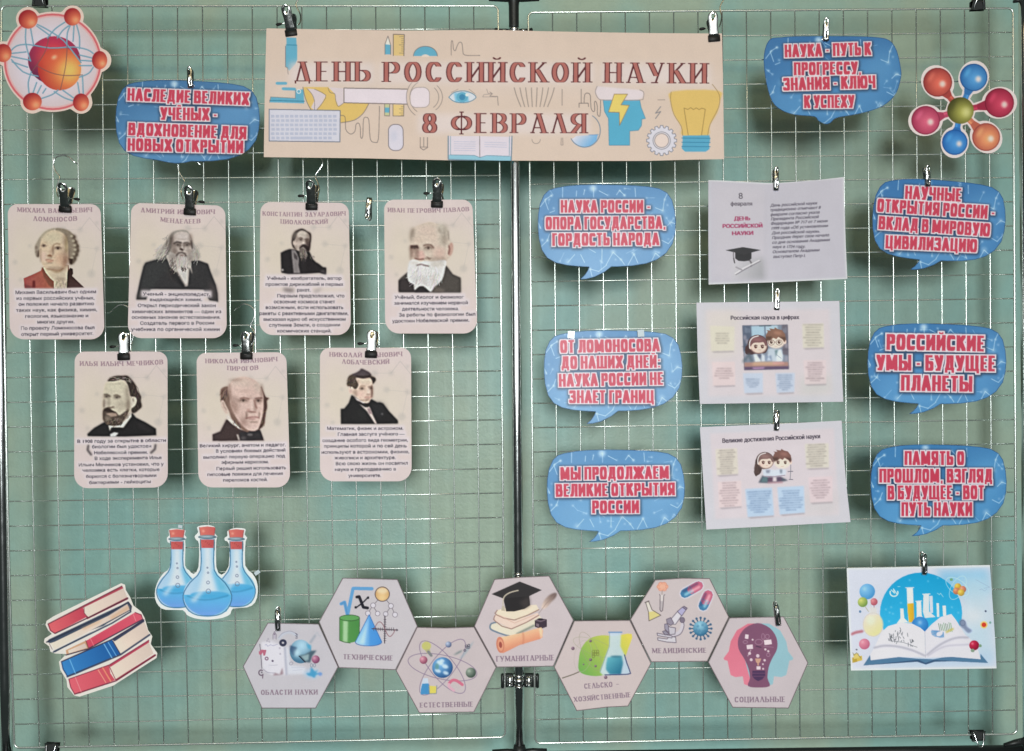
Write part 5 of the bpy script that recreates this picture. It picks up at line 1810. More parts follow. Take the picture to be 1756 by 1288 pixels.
V = (1180, 490, 5.853)
out = zp(V, [(83, 170), (400, 166), (760, 162), (1100, 160), (1518, 152), (1526, 400), (1545, 900), (1558, 1165), (1200, 1170), (700, 1178), (118, 1187), (96, 700)])
cv = Cv(*bbox(out), (199, 194, 203), 1.15).view(*V)
cv.P([(180, 250), (1420, 235), (1445, 1095), (205, 1110)], (208, 195, 201), .9, 14)
cv.P([(180, 250), (500, 250), (500, 700), (190, 740)], (208, 198, 190), .6, 50)
cv.P([(1150, 900), (1430, 900), (1440, 1090), (1100, 1095)], (196, 192, 192), .8, 40)
cv.part('heading_text')
cv.T('Российская наука в цифрах', 428, 342, 1112, 335, 40, (54, 46, 60), 1, 0, 4)
note(cv, [(220, 400), (465, 410), (462, 655), (232, 660)], (212, 204, 186), 5, 1, (126, 116, 112), 0, (245, 480, 450, 576))
note(cv, [(1145, 385), (1360, 378), (1365, 622), (1152, 628)], (210, 202, 184), 9, 2, (120, 110, 104), 0, (1155, 392, 1360, 598))
note(cv, [(238, 765), (470, 762), (475, 1000), (250, 1006)], (220, 196, 198), 5, 3, (128, 106, 112), 0, (258, 832, 470, 928))
note(cv, [(1158, 748), (1385, 744), (1388, 986), (1170, 992)], (218, 196, 200), 9, 4, (120, 100, 108), 0, (1172, 774, 1382, 952))
note(cv, [(550, 878), (750, 876), (752, 1076), (565, 1082)], (182, 196, 220), 5, 5, (90, 106, 136), 0, (568, 938, 735, 1016))
note(cv, [(875, 878), (1072, 874), (1066, 1070), (890, 1078)], (182, 196, 220), 8, 6, (86, 104, 136), 0, (895, 898, 1055, 1044))
cv.part('picture_print')
cv.P([(545, 400), (998, 392), (1010, 836), (565, 846)], (126, 134, 152))
cv.P([(548, 402), (640, 400), (650, 640), (556, 660)], (84, 92, 112), .95, 6)
cv.P([(940, 394), (998, 392), (1006, 700), (950, 690)], (104, 96, 108), .95, 6)
cv.P([(632, 408), (765, 402), (768, 500), (640, 520)], (166, 190, 208), 1, 3)
cv.P([(776, 402), (900, 398), (900, 470), (776, 480)], (176, 196, 212), 1, 3)
cv.L([(770, 402), (775, 500)], 9, (96, 108, 130))
cv.L([(715, 404), (830, 402)], 12, (90, 104, 116))
for x in (574, 590, 612, 962, 980):
    cv.L([(x, 420 + (x % 7) * 4), (x + 2, 470)], 10, (150, 158, 176), .7, 3)
for x, y in ((570, 520), (590, 560), (965, 560), (985, 600), (572, 700), (985, 730), (600, 720)):
    cv.E(x, y, 16, 26, (160, 152, 166), .7, 5)
cv.L([(545, 612), (640, 606)], 8, (60, 66, 84), .7, 3)
cv.L([(945, 640), (1006, 640)], 8, (64, 60, 76), .7, 3)
boy(cv, 878, 545, 3.55, (132, 96, 82), True)
cv.P([(800, 640), (820, 630), (940, 640), (950, 740), (900, 770), (800, 760)], (186, 194, 208), 1, 4)
cv.P([(880, 660), (930, 640), (952, 700), (945, 765), (885, 760)], (214, 218, 228), 1, 3)
cv.L([(885, 690), (935, 730)], 5, (120, 126, 146), .8)
cv.P([(870, 650), (905, 640), (880, 720)], (96, 120, 128), .9, 3)
girl(cv, 697, 590, 3.75, (118, 82, 84))
cv.P([(655, 690), (690, 685), (720, 720), (730, 765), (672, 768)], (218, 222, 230), 1, 3)
cv.P([(735, 680), (770, 700), (775, 760), (735, 765)], (208, 212, 224), 1, 3)
cv.P([(690, 690), (735, 690), (722, 740)], (84, 88, 108), 1, 3)
cv.L([(560, 760), (612, 690), (640, 760)], 26, (86, 100, 112), .9, 8)
cv.P([(775, 700), (835, 700), (845, 765), (775, 765)], (134, 146, 172), 1, 6)
cv.P([(800, 690), (815, 690), (812, 720), (835, 750), (790, 750), (806, 720)], (206, 214, 228), .9, 2)
cv.P([(562, 770), (1006, 764), (1010, 812), (564, 822)], (168, 128, 120), 1, 4)
cv.P([(660, 768), (850, 765), (960, 790), (640, 800)], (206, 170, 140), .8, 10)
cv.P([(850, 768), (960, 765), (965, 785), (850, 790)], (208, 152, 150), .8, 6)
cv.P([(564, 815), (1010, 808), (1010, 836), (565, 846)], (92, 72, 100), 1, 3)
cv.P([(640, 820), (770, 815), (760, 834), (660, 840)], (176, 138, 176), .9, 5)
cv.L([(545, 400), (998, 392), (1010, 836), (565, 846), (545, 400)], 4, (86, 84, 100), .7)
cv.build('printed_sheet', out, 'landscape sheet with a square cartoon picture of two children in a laboratory', 'sheet', 'printed landscape sheets', -0.011, sheet_bend(2, [out[0], 0, out[7]], .004))

V = (1180, 690, 5.6)
out = zp(V, [(113, 238), (500, 222), (845, 208), (1200, 190), (1475, 175), (1488, 400), (1520, 800), (1560, 1150), (1200, 1168), (700, 1195), (175, 1222), (142, 700)])
cv = Cv(*bbox(out), (199, 194, 203), 1.15).view(*V)
cv.P([(210, 300), (1400, 250), (1448, 1080), (260, 1120)], (208, 194, 201), .9, 12)
cv.P([(1120, 860), (1430, 840), (1445, 1080), (1100, 1090)], (200, 192, 196), .8, 40)
cv.part('heading_text')
cv.T('Великие достижения Российской науки', 330, 390, 1265, 345, 42, (54, 46, 60), 1, 0, 4)
SKW = -.045
note(cv, [(262, 450), (470, 440), (482, 690), (275, 702)], (212, 202, 186), 11, 11, (116, 104, 104), SKW, (280, 462, 468, 680))
note(cv, [(1120, 400), (1350, 392), (1352, 628), (1136, 636)], (210, 202, 186), 10, 12, (116, 104, 102), SKW, (1132, 408, 1340, 610))
note(cv, [(285, 765), (510, 752), (516, 1000), (298, 1014)], (220, 196, 198), 10, 13, (122, 100, 108), SKW, (300, 774, 500, 992))
note(cv, [(1155, 720), (1385, 708), (1390, 955), (1170, 966)], (218, 194, 200), 8, 14, (120, 100, 108), SKW, (1168, 750, 1376, 916))
note(cv, [(548, 832), (806, 818), (826, 1088), (572, 1104)], (168, 196, 226), 10, 15, (76, 100, 142), SKW, (566, 858, 804, 1054))
note(cv, [(856, 815), (1112, 802), (1122, 1062), (880, 1080)], (170, 198, 228), 9, 16, (76, 100, 142), SKW, (872, 850, 1112, 1034))
cv.part('picture_print')
cv.P([(675, 772), (715, 700), (770, 720), (900, 720), (960, 750), (905, 762), (760, 775)], (78, 84, 98), 1, 4)
cv.P([(715, 720), (760, 715), (765, 765), (700, 765)], (92, 116, 124), 1, 4)
cv.L([(985, 600), (985, 660), (980, 740)], 6, (120, 116, 130))
cv.L([(960, 665), (1005, 662)], 8, (110, 106, 120))
cv.L([(970, 740), (1005, 742)], 8, (110, 106, 120))
boy(cv, 902, 560, 3.15, (120, 84, 78), False)
girl(cv, 738, 560, 3.2, (120, 92, 90), True)
cv.P([(715, 650), (760, 640), (830, 650), (900, 640), (945, 650), (935, 705), (820, 715), (725, 710)], (204, 208, 222), 1, 3)
cv.P([(745, 650), (790, 650), (780, 680), (752, 680)], (128, 130, 150), .9, 4)
cv.P([(880, 645), (905, 645), (900, 685), (884, 680)], (110, 118, 134), .9, 3)
cv.L([(730, 710), (830, 712), (930, 700)], 8, (150, 132, 150))
cv.P([(770, 720), (815, 720), (815, 760), (765, 765)], (98, 70, 92), 1, 4)
cv.P([(850, 718), (895, 715), (900, 755), (850, 758)], (88, 70, 92), 1, 4)
cv.P([(816, 720), (848, 720), (850, 760), (812, 760)], (226, 206, 212), 1, 3)
cv.L([(768, 772), (905, 768)], 14, (176, 128, 140), .9, 4)
cv.build('printed_sheet', out, 'landscape sheet with a cut-out cartoon of two children and two blue notes', 'sheet', 'printed landscape sheets', -0.011, sheet_bend(5, [out[0], 0, out[7]], .006, .004))

V = (1430, 930, 5.387)
out = zp(V, [(118, 238), (500, 232), (840, 224), (1200, 214), (1442, 210), (1462, 500), (1490, 900), (1503, 1165), (1000, 1172), (500, 1180), (158, 1185), (136, 700)])
cv = Cv(*bbox(out), (208, 208, 222), 1.15).view(*V)
cv.P([(130, 255), (1438, 240), (1478, 1130), (155, 1145)], (206, 206, 222), 1, 5)
cv.P([(950, 258), (1432, 248), (1445, 480), (1000, 500)], (132, 186, 224), .9, 40)
cv.P([(1180, 320), (1440, 330), (1478, 1120), (1200, 900)], (184, 206, 232), .8, 50)
cv.E(1290, 680, 120, 80, (214, 214, 228), .8, 50)
cv.P([(500, 1100), (1470, 1000), (1480, 1140), (400, 1150)], (170, 196, 232), .7, 40)
cv.part('blue_disc_print')
cv.E(805, 655, 380, 376, cv.G((805, 280), (22, 150, 200), (805, 900), (60, 176, 222)))
for x, y in ((530, 600), (480, 620), (515, 650), (545, 660), (700, 350), (870, 360), (1090, 600), (1150, 650), (960, 330), (620, 560), (510, 730)):
    cv.E(x, y, 8, 7, (150, 206, 232), .8, 3)
cv.ring(555, 465, 36, 34, 12, (222, 232, 240), .9, 0, -20, 200)
cv.L([(530, 440), (560, 470), (550, 430), (580, 475)], 8, (222, 232, 240), .9)
cv.L([(590, 410), (612, 408)], 5, (200, 226, 240), .8)
cv.L([(955, 470), (975, 485), (985, 470), (1010, 505)], 5, (190, 222, 240), .8)
cv.part('atom_print')
cv.ring(1140, 410, 120, 64, 5, (196, 222, 240), .8, 35)
cv.ring(1145, 420, 120, 60, 5, (190, 218, 240), .8, -60)
for x, y, c in ((1145, 410, (236, 190, 70)), (1190, 435, (232, 140, 110)), (1132, 450, (226, 140, 100)), (1175, 465, (240, 196, 80))):
    cv.B(x, y, 32, [k * .72 for k in c], c, (246, 226, 180))
cv.E(1085, 345, 15, 13, (110, 160, 120), 1)
cv.L([(1310, 345), (1440, 415), (1385, 425)], 4, (140, 160, 176), .7)
cv.L([(1345, 440), (1365, 430), (1390, 450), (1415, 430)], 4, (140, 160, 176), .7)
cv.part('balloon_print')
cv.B(308, 455, 72, (70, 140, 196), (130, 186, 226), (170, 210, 236))
cv.B(266, 553, 46, (110, 140, 70), (196, 200, 110), (220, 210, 130))
cv.B(370, 550, 34, (168, 76, 92), (214, 130, 138), (228, 160, 164))
cv.L([(370, 585), (372, 606)], 6, (150, 90, 100))
cv.L([(290, 596), (320, 640)], 7, (176, 170, 150))
cv.L([(335, 530), (348, 640)], 6, (200, 196, 196))
cv.part('round_flask_print')
cv.E(362, 760, 92, 108, cv.G((290, 680), (222, 208, 196), (420, 850), (232, 212, 150)), 1, 5)
cv.E(340, 720, 40, 44, (236, 222, 200), .8, 16)
cv.P([(325, 600), (395, 600), (400, 670), (330, 670)], (214, 208, 206), .9, 6)
cv.ring(362, 760, 92, 108, 4, (198, 180, 170), .7)
cv.E(242, 640, 11, 12, (90, 124, 160))
cv.L([(160, 850), (205, 832), (262, 822)], 24, (176, 96, 108), .9, 4)
cv.B(282, 940, 50, (184, 96, 124), (222, 140, 160), (232, 176, 188))
for x, y, c in ((190, 1085, (180, 150, 60)), (235, 1072, (206, 176, 80)), (205, 1050, (214, 190, 110))):
    cv.P([(x - 26, y - 20), (x + 24, y - 24), (x + 28, y + 18), (x - 20, y + 30)], c)
cv.L([(175, 1020), (185, 1045), (210, 1020), (230, 1045), (250, 1070)], 5, (120, 110, 90))
cv.E(210, 992, 9, 7, (90, 90, 100))
cv.part('test_tube_print')
WHT = (222, 222, 232)
cv.P([(672, 420), (730, 420), (742, 740), (690, 745), (678, 560)], WHT)
cv.P([(678, 566), (738, 562), (742, 735), (694, 742), (682, 640)], cv.G((680, 640), (232, 186, 52), (742, 640), (206, 158, 40)))
cv.L([(662, 420), (738, 418)], 8, (206, 210, 222))
cv.P([(762, 545), (805, 542), (812, 680), (850, 720), (750, 720), (766, 680)], WHT)
cv.L([(755, 545), (812, 541)], 8, (206, 210, 222))
cv.P([(828, 480), (878, 478), (880, 640), (940, 690), (840, 700), (822, 640)], (214, 216, 228))
cv.P([(880, 496), (912, 494), (916, 650), (890, 660)], (204, 208, 222))
cv.L([(820, 480), (888, 477)], 8, (228, 228, 236))
cv.P([(612, 612), (642, 612), (650, 700), (690, 740), (580, 750), (616, 700)], WHT)
cv.P([(948, 562), (970, 562), (974, 690), (952, 690)], WHT)
cv.P([(1004, 586), (1034, 584), (1038, 680), (1008, 680)], WHT)
cv.B(795, 765, 78, (24, 98, 170), (76, 150, 214), (176, 206, 234), .0, -.3)
cv.part('open_book_print')
cv.P([(272, 1138), (335, 1040), (345, 1090), (600, 1060), (780, 1075), (920, 1080), (1050, 1055), (1350, 1080), (1355, 1030), (1425, 1115), (920, 1085), (845, 1112), (780, 1090)], (78, 116, 150))
cv.P([(272, 1138), (780, 1085), (845, 1112), (920, 1085), (1425, 1115), (1100, 1100), (930, 1104), (850, 1130), (770, 1104)], (40, 70, 104), .9)
cv.P([(440, 830), (500, 775), (620, 740), (720, 750), (800, 790), (840, 825), (848, 1068), (780, 1062), (600, 1058), (400, 1080), (340, 1090), (335, 1040), (380, 960)], (220, 214, 224))
cv.P([(840, 825), (900, 760), (985, 690), (1085, 662), (1130, 720), (1210, 850), (1270, 900), (1320, 960), (1358, 1080), (1100, 1058), (930, 1066), (848, 1068)], (218, 212, 224))
cv.L([(372, 975), (470, 955), (600, 965), (730, 1000), (840, 1048)], 17, (172, 168, 182), .95, 3, 3)
cv.L([(860, 1040), (960, 960), (1060, 905), (1150, 880), (1240, 880)], 17, (172, 168, 182), .95, 3, 3)
cv.L([(870, 1050), (960, 990), (1060, 955), (1250, 945)], 12, (186, 180, 194), .9, 3, 3)
cv.L([(840, 826), (848, 1068)], 4, (170, 164, 176), .8)
cv.part('page_drawing')
r = random.Random(4)
for k in range(46):
    t = r.random()
    x, y = 510 + 230 * t + r.uniform(-10, 10), 900 + 60 * t - r.random() * (60 + 90 * math.exp(-((t - .5) / .25) ** 2))
    cv.L([(x, y), (x + r.uniform(-12, 12), y + r.uniform(6, 34))], 5, (70, 74, 80), .85)
cv.L([(505, 908), (640, 925), (770, 970)], 4, (80, 84, 90), .8)
for k in range(18):
    t = k / 18 * math.pi * 1.2
    cv.L([(955 + math.cos(t) * 55, 830 + math.sin(t) * 44), (990 + math.cos(t + 1) * 46, 850 + math.sin(t + 1) * 30)], 7, (60 + 30 * (k % 3), 130 + 20 * (k % 2), 190), .85)
for k in range(8):
    x = 966 + k * 16
    cv.L([(x, 750 - k * 1.5 + (k % 3) * 6), (x + 14, 812 + k * 2)], 6, (90, 120 + 10 * (k % 4), 90), .85)
cv.L([(1040, 830), (1100, 800)], 18, (196, 180, 90), .9, 4)
cv.part('small_molecule_print')
cv.P(smooth_pts([(1155, 730), (1185, 710), (1215, 730), (1230, 780), (1275, 815), (1240, 838), (1200, 800), (1165, 770)], 3, True), (120, 130, 160), .9, 3)
cv.ring(1190, 745, 24, 24, 4, (70, 80, 110), .7)
cv.B(1296, 952, 46, (130, 16, 46), (206, 40, 76), (240, 170, 180))
cv.E(1352, 956, 14, 14, (120, 150, 120))
cv.E(1282, 1000, 18, 16, (130, 150, 130))
cv.B(1386, 762, 34, (236, 196, 110), (240, 206, 130))
cv.E(1386, 762, 22, 22, (206, 60, 40))
cv.E(1402, 636, 9, 9, (50, 60, 90))
cv.E(1444, 742, 11, 11, (120, 160, 150))
cv.none()
for lst in ([(118, 240), (840, 228), (1442, 213)], [(158, 1182), (800, 1172), (1500, 1162)], [(122, 250), (140, 700), (160, 1180)]):
    cv.L(lst, 26, (218, 218, 228), .9, 3)
cv.build('printed_sheet', out, 'landscape sheet with an open book and flasks in front of a blue disc', 'sheet', 'printed landscape sheets', -0.010, sheet_bend(8, [out[0], 0, out[7]], .004))

# ------------------------------------------------------------------ hexagons
HEX = (189, 174, 177)
HXL = (126, 104, 120)
h1, h2, h3 = (400, 970, 3.991), (790, 970, 4.77), (1060, 970, 4.769)


def hexa(view, pts, base=HEX):
    out = zp(view, pts)
    dense = []
    for a, b in zip(out, out[1:] + out[:1]):
        for k in range(4):
            dense.append((lerp(a[0], b[0], k / 4), lerp(a[1], b[1], k / 4)))
    cv = Cv(*bbox(out), base, 1.1)
    cv.lw = 1.2
    cv.view(0, 0, 1)
    cv.L(out + [out[0]], 2.2, (92, 80, 84), .9)
    cv.view(*view)
    return cv, out


def hex_done(cv, out, label, seed, y0=-.010):
    cx, cy = np.mean([p[0] for p in out]), np.mean([p[1] for p in out])
    r = random.Random(seed)
    a, b, c = r.uniform(-.002, .002), r.uniform(-.002, .002), r.uniform(-.003, .003)
    cv.build('hexagon_sign', out, label, 'hexagon sign', 'chain of hexagon science signs', y0, lambda x, y: (a * (x - cx) + b * (y - cy)) / 80 - c * ((x - cx) / 80) ** 2)


def cap_text(cv, t, x0, ya, x1, yb, h):
    cv.part('caption')
    cv.K(t, x0, ya, x1, yb, h, None, [(HXL, 0, None, 0, 1, 0, 0, 0)])


cv, out = hexa(h1, [(65, 690), (235, 390), (585, 398), (720, 693), (565, 978), (195, 978)], (188, 181, 189))
cap_text(cv, 'ОБЛАСТИ НАУКИ', 190, 885, 577, 882, 34)
cv.view(420, 1060, 10.733)
cv.part('notebook_print')
cv.P([(300, 440), (480, 420), (720, 520), (770, 1040), (500, 1050), (320, 940)], (214, 208, 218), .9, 20)
cv.P([(740, 540), (800, 520), (830, 860), (1120, 900), (1100, 1030), (780, 1040)], (208, 208, 220), .8, 20)
cv.L([(735, 540), (765, 1040)], 26, (160, 160, 180), .8, 8)
cv.L([(275, 480), (300, 760), (312, 930)], 10, (80, 70, 86))
cv.P([(255, 620), (300, 580), (395, 585), (390, 620), (370, 690), (340, 690), (330, 630), (300, 680), (262, 670)], (176, 96, 118))
cv.ring(400, 745, 26, 26, 16, (120, 84, 110))
cv.E(510, 788, 20, 20, (90, 76, 100))
cv.ring(300, 1005, 44, 48, 18, (96, 78, 96), 1, 0, 40, 300)
cv.L([(330, 1040), (325, 1105)], 16, (110, 90, 106))
cv.E(310, 1000, 14, 14, (80, 66, 84))
cv.L([(340, 940), (420, 1000), (560, 1010)], 9, (140, 132, 150), .8, 0, 3)
cv.P([(510, 1055), (560, 1010), (640, 1040), (690, 910), (705, 1030), (640, 1050)], (140, 112, 122), .9, 8)
cv.L([(370, 500), (390, 480), (420, 520), (470, 490), (520, 510), (600, 480)], 9, (150, 146, 176), .8)
cv.L([(440, 865), (520, 870), (600, 862)], 8, (170, 164, 180), .8)
cv.L([(860, 910), (980, 915), (1100, 908)], 8, (176, 176, 196), .7)
cv.L([(880, 965), (1060, 950)], 8, (176, 176, 196), .7)
for x, y in ((430, 385), (410, 420), (450, 435), (640, 555), (650, 660)):
    cv.ring(x, y, 12, 12, 6, (130, 120, 140), .8)
cv.ring(850, 835, 34, 26, 8, (130, 124, 144), .8, -30)
cv.part('gear_print')
cv.ring(700, 455, 46, 44, 40, (48, 50, 72))
cv.P([(545, 245), (580, 310), (575, 380), (515, 380), (515, 310)], (176, 166, 180))
cv.L([(515, 390), (515, 310), (545, 245), (580, 310), (575, 390)], 7, (110, 98, 116))
cv.E(545, 295, 14, 16, (120, 104, 122))
cv.L([(630, 370), (690, 300), (780, 265), (860, 268), (960, 320)], 44, (184, 186, 200), .9, 6, 3)
cv.L([(620, 360), (680, 285), (780, 245), (860, 245), (960, 290)], 7, (140, 132, 150), .9, 0, 3)
for k in range(5):
    cv.L([(930 + (k % 2) * 20, 280 + k * 22), (965, 300 + k * 18)], 10, (96, 92, 108))
cv.part('globe_print')
cv.B(1025, 615, 200, (70, 112, 140), (168, 200, 220), None, .1, -.5, 218)
cv.P([(830, 500), (960, 540), (930, 640), (900, 700), (860, 660), (830, 590)], (52, 76, 108), .85, 14)
cv.P([(1130, 470), (1220, 500), (1215, 580), (1160, 560)], (74, 152, 190), .9, 14)
cv.E(960, 640, 60, 70, (190, 216, 228), .8, 26)
cv.P([(1000, 690), (1100, 670), (1230, 600), (1320, 595), (1240, 700), (1200, 820), (1110, 810)], (70, 90, 104), 1, 5)
cv.P([(1030, 700), (1180, 660), (1170, 770), (1110, 790)], (150, 172, 178), .9, 10)
cv.L([(1000, 700), (1110, 810)], 18, (30, 36, 52))
cv.P([(1180, 450), (1280, 300), (1320, 320), (1220, 470)], (158, 160, 172), 1, 6)
cv.L([(1290, 300), (1330, 260), (1350, 310), (1390, 340)], 12, (168, 170, 182), .9, 4)
cv.B(1303, 760, 74, (112, 52, 86), (190, 130, 156), (216, 176, 190))
cv.part('splash_print')
cv.E(1230, 1020, 130, 70, (150, 196, 234), .7, 40)
cv.P([(1130, 1015), (1200, 1000), (1210, 910), (1255, 940), (1290, 980), (1350, 950), (1310, 1010), (1400, 1010), (1410, 1040), (1320, 1040), (1280, 1100), (1220, 1070), (1170, 1060)], (72, 146, 188), 1, 8, 3)
cv.ring(1225, 870, 20, 34, 8, (100, 116, 140), .9)
cv.ring(1280, 870, 20, 30, 8, (100, 116, 140), .9)
cv.E(1385, 1030, 34, 34, (110, 140, 200), .9, 6)
hex_done(cv, out, 'first hexagon sign of the chain, with a notebook and globe, clipped at the far left', 1)

cv, out = hexa(h1, [(585, 385), (748, 83), (1125, 93), (1262, 415), (1112, 715), (722, 700)], (190, 181, 187))
cap_text(cv, 'ТЕХНИЧЕСКИЕ', 752, 640, 1092, 650, 34)
cv.part('root_symbol')
cv.L([(738, 262), (762, 250), (782, 340), (820, 156), (950, 158)], 19, (92, 148, 196))
cv.cur = None
cv.L([(738, 262), (762, 250), (782, 340)], 6, (70, 120, 170), .6)
cv.part('letter_x')
cv.L([(845, 215), (862, 212), (890, 285), (920, 290)], 17, (26, 26, 36))
cv.L([(925, 215), (885, 255), (838, 290)], 8, (26, 26, 36))
cv.E(922, 220, 9, 9, (26, 26, 36))
cv.E(838, 286, 9, 9, (26, 26, 36))
cv.part('tree_diagram')
for p, q_ in (((1000, 225), (958, 270)), ((1040, 225), (1080, 275)), ((950, 280), (922, 326)), ((962, 285), (988, 326)), ((1075, 285), (1044, 330)), ((1085, 285), (1106, 335))):
    cv.L([p, q_], 3, (90, 80, 90))
cv.B(1020, 195, 48, (184, 140, 90), (226, 190, 140), None, 0, .5)
cv.E(1020, 170, 40, 22, (232, 208, 176), .8, 8)
cv.ring(1020, 195, 49, 49, 5, (90, 74, 76))
for x, y, rr in ((957, 272, 17), (1079, 276, 17), (922, 327, 17), (988, 328, 16), (1043, 331, 16), (1107, 336, 17)):
    cv.E(x, y, rr, rr, (206, 198, 208))
    cv.ring(x, y, rr, rr, 3, (110, 98, 110))
cv.part('cylinder_print')
cv.P([(728, 362), (865, 362), (862, 515), (795, 530), (728, 512)], cv.G((728, 400), (86, 140, 76), (865, 400), (70, 130, 66)))
cv.P([(752, 375), (785, 378), (782, 525), (750, 520)], (168, 198, 158), .9, 4)
cv.E(796, 358, 68, 20, (92, 152, 86))
cv.ring(796, 358, 68, 20, 4, (52, 84, 50))
cv.L([(728, 360), (728, 512), (760, 524), (800, 530)], 4, (52, 84, 50))
cv.L([(864, 360), (863, 480)], 4, (52, 84, 50))
cv.part('cone_print')
cv.P([(930, 335), (1016, 522), (1000, 540), (930, 550), (860, 538), (836, 522)], cv.G((850, 500), (150, 196, 232), (1010, 500), (48, 118, 190)))
cv.P([(930, 335), (932, 548), (990, 542), (1016, 522)], (70, 138, 206), .8, 4)
cv.P([(925, 360), (900, 540), (860, 534)], (196, 220, 240), .7, 8)
cv.ring(926, 524, 90, 26, 4, (40, 90, 160), .9, 0, 0, 180)
cv.L([(836, 522), (930, 335), (1016, 522)], 4, (50, 96, 160), .9)
cv.part('graph_print')
cv.L([(1038, 345), (1036, 530)], 6, (70, 60, 70))
cv.L([(950, 432), (1118, 441)], 6, (70, 60, 70))
for k in range(10):
    cv.L([(1030, 370 + k * 16), (1046, 370 + k * 16)], 3, (70, 60, 70))
    cv.L([(962 + k * 15, 425), (962 + k * 15, 446)], 3, (70, 60, 70))
cv.P([(1118, 432), (1118, 450), (1130, 441)], (60, 50, 60))
cv.L([(965, 432), (985, 395), (1005, 385), (1025, 405), (1040, 440), (1058, 475), (1075, 485), (1095, 465), (1108, 438)], 4, (130, 84, 92), 1, 0, 3)
hex_done(cv, out, 'hexagon sign with a square root, green cylinder and blue cone', 2, -.0112)

cv, out = hexa((0, 0, 1), [(678.6, 1150), (715, 1075.3), (764, 1076.5), (813, 1074.8), (851.4, 1144.6), (813, 1221.6), (718.7, 1223)])
cv.view(*h1)
cap_text(cv, 'ЕСТЕСТВЕННЫЕ', 1278, 972, 1642, 965, 34)
cv.part('orbit_print')
for rot, w_, h_ in ((50, 225, 80), (-52, 235, 78), (12, 240, 82)):
    cv.ring(1432, 695, w_, h_, 4, (120, 100, 130), .85, rot)
cv.part('globe_print')
cv.B(1432, 698, 71, (34, 74, 124), (112, 166, 214), None, -.3, -.3)
for x, y, a, b in ((1415, 665, 24, 16), (1450, 690, 22, 14), (1400, 720, 22, 12), (1455, 735, 20, 12), (1430, 650, 16, 10)):
    cv.E(x, y, a, b, (206, 220, 232), .85, 5, 20)
cv.E(1395, 690, 14, 22, (90, 130, 110), .6, 5)
cv.part('orbit_ball_print')
cv.B(1302, 646, 27, (124, 60, 84), (206, 140, 156), (226, 184, 196))
cv.B(1473, 540, 21, (74, 84, 116), (168, 178, 204), (206, 212, 226))
cv.B(1626, 733, 35, (56, 70, 62), (140, 150, 138), (176, 184, 172))
cv.part('light_bulb_print')
cv.E(1322, 550, 32, 30, (186, 180, 110))
cv.P([(1310, 575), (1345, 570), (1352, 600), (1330, 605)], (170, 164, 120))
cv.L([(1335, 590), (1355, 615)], 16, (120, 120, 124))
cv.part('flask_print')
cv.P([(1300, 770), (1332, 770), (1340, 830), (1342, 880), (1282, 880), (1282, 840)], (188, 196, 212))
cv.P([(1294, 808), (1338, 806), (1342, 880), (1282, 882), (1284, 845)], (66, 132, 182))
cv.P([(1340, 822), (1392, 826), (1390, 875), (1342, 876)], (206, 190, 92))
cv.L([(1340, 815), (1342, 878), (1390, 876), (1393, 820)], 4, (110, 120, 140))
cv.part('magnet_print')
cv.L([(1478, 805), (1500, 785), (1530, 788), (1568, 815)], 17, (196, 104, 128), 1, 0, 3)
cv.L([(1475, 812), (1480, 832), (1510, 855)], 15, (206, 160, 176), 1, 0, 3)
cv.part('feather_print')
cv.P([(1505, 612), (1540, 588), (1570, 575), (1560, 592), (1530, 608)], (110, 122, 124), .9, 2)
cv.P([(1545, 640), (1600, 560), (1650, 515), (1625, 560), (1570, 630)], (150, 160, 170), .8, 4)
for x, y in ((1585, 580), (1600, 560), (1612, 545), (1595, 550), (1612, 560)):
    cv.ring(x, y, 7, 7, 4, (80, 76, 92))
hex_done(cv, out, 'hexagon sign with a small globe inside crossing orbits', 3, -.0118)

cv, out = hexa(h2, [(110, 495), (275, 110), (500, 92), (725, 82), (925, 445), (760, 825), (295, 833)], (192, 177, 181))
cap_text(cv, 'ГУМАНИТАРНЫЕ', 292, 785, 766, 774, 44)
cv.part('book_stack_print')
cv.P([(250, 470), (290, 462), (420, 520), (600, 440), (640, 400), (690, 470), (600, 505), (430, 575), (370, 572), (240, 510)], (216, 204, 186))
cv.L([(290, 464), (250, 475), (240, 505), (260, 530), (370, 570), (430, 578)], 11, (108, 122, 140), 1, 0, 2)
cv.L([(460, 560), (600, 490)], 13, (110, 116, 110), .9, 3)
cv.P([(300, 365), (420, 330), (620, 320), (640, 360), (470, 450), (430, 440), (290, 400)], (224, 204, 184))
cv.P([(280, 405), (300, 398), (450, 450), (630, 385), (640, 420), (420, 520), (280, 450)], (226, 194, 182))
cv.L([(300, 366), (288, 380), (292, 402), (440, 445), (640, 360)], 7, (150, 118, 106), 1, 0, 2)
cv.L([(282, 408), (272, 430), (284, 455), (415, 518), (640, 405)], 7, (150, 116, 106), 1, 0, 2)
cv.L([(310, 405), (440, 470), (600, 405)], 5, (196, 160, 146), .8)
cv.part('graduation_cap_print')
cv.P([(345, 255), (560, 240), (568, 325), (520, 355), (440, 375), (372, 375)], (38, 34, 36))
cv.P([(480, 300), (560, 250), (566, 325), (520, 352)], (62, 54, 54), .8, 14)
cv.P([(252, 233), (482, 130), (664, 200), (560, 250), (345, 268)], (46, 42, 44))
cv.L([(470, 203), (400, 222), (352, 262), (346, 340)], 8, (186, 172, 156), 1, 0, 3)
cv.P([(338, 330), (358, 332), (364, 372), (332, 368)], (178, 164, 146))
cv.part('feather_print')
cv.P([(662, 350), (680, 290), (730, 238), (782, 224), (778, 260), (740, 300), (700, 345)], cv.G((670, 340), (214, 188, 176), (780, 230), (96, 76, 74)), 1, 3, 3)
cv.L([(640, 390), (700, 310), (776, 232)], 4, (140, 116, 112), .7)
cv.part('ink_pot_print')
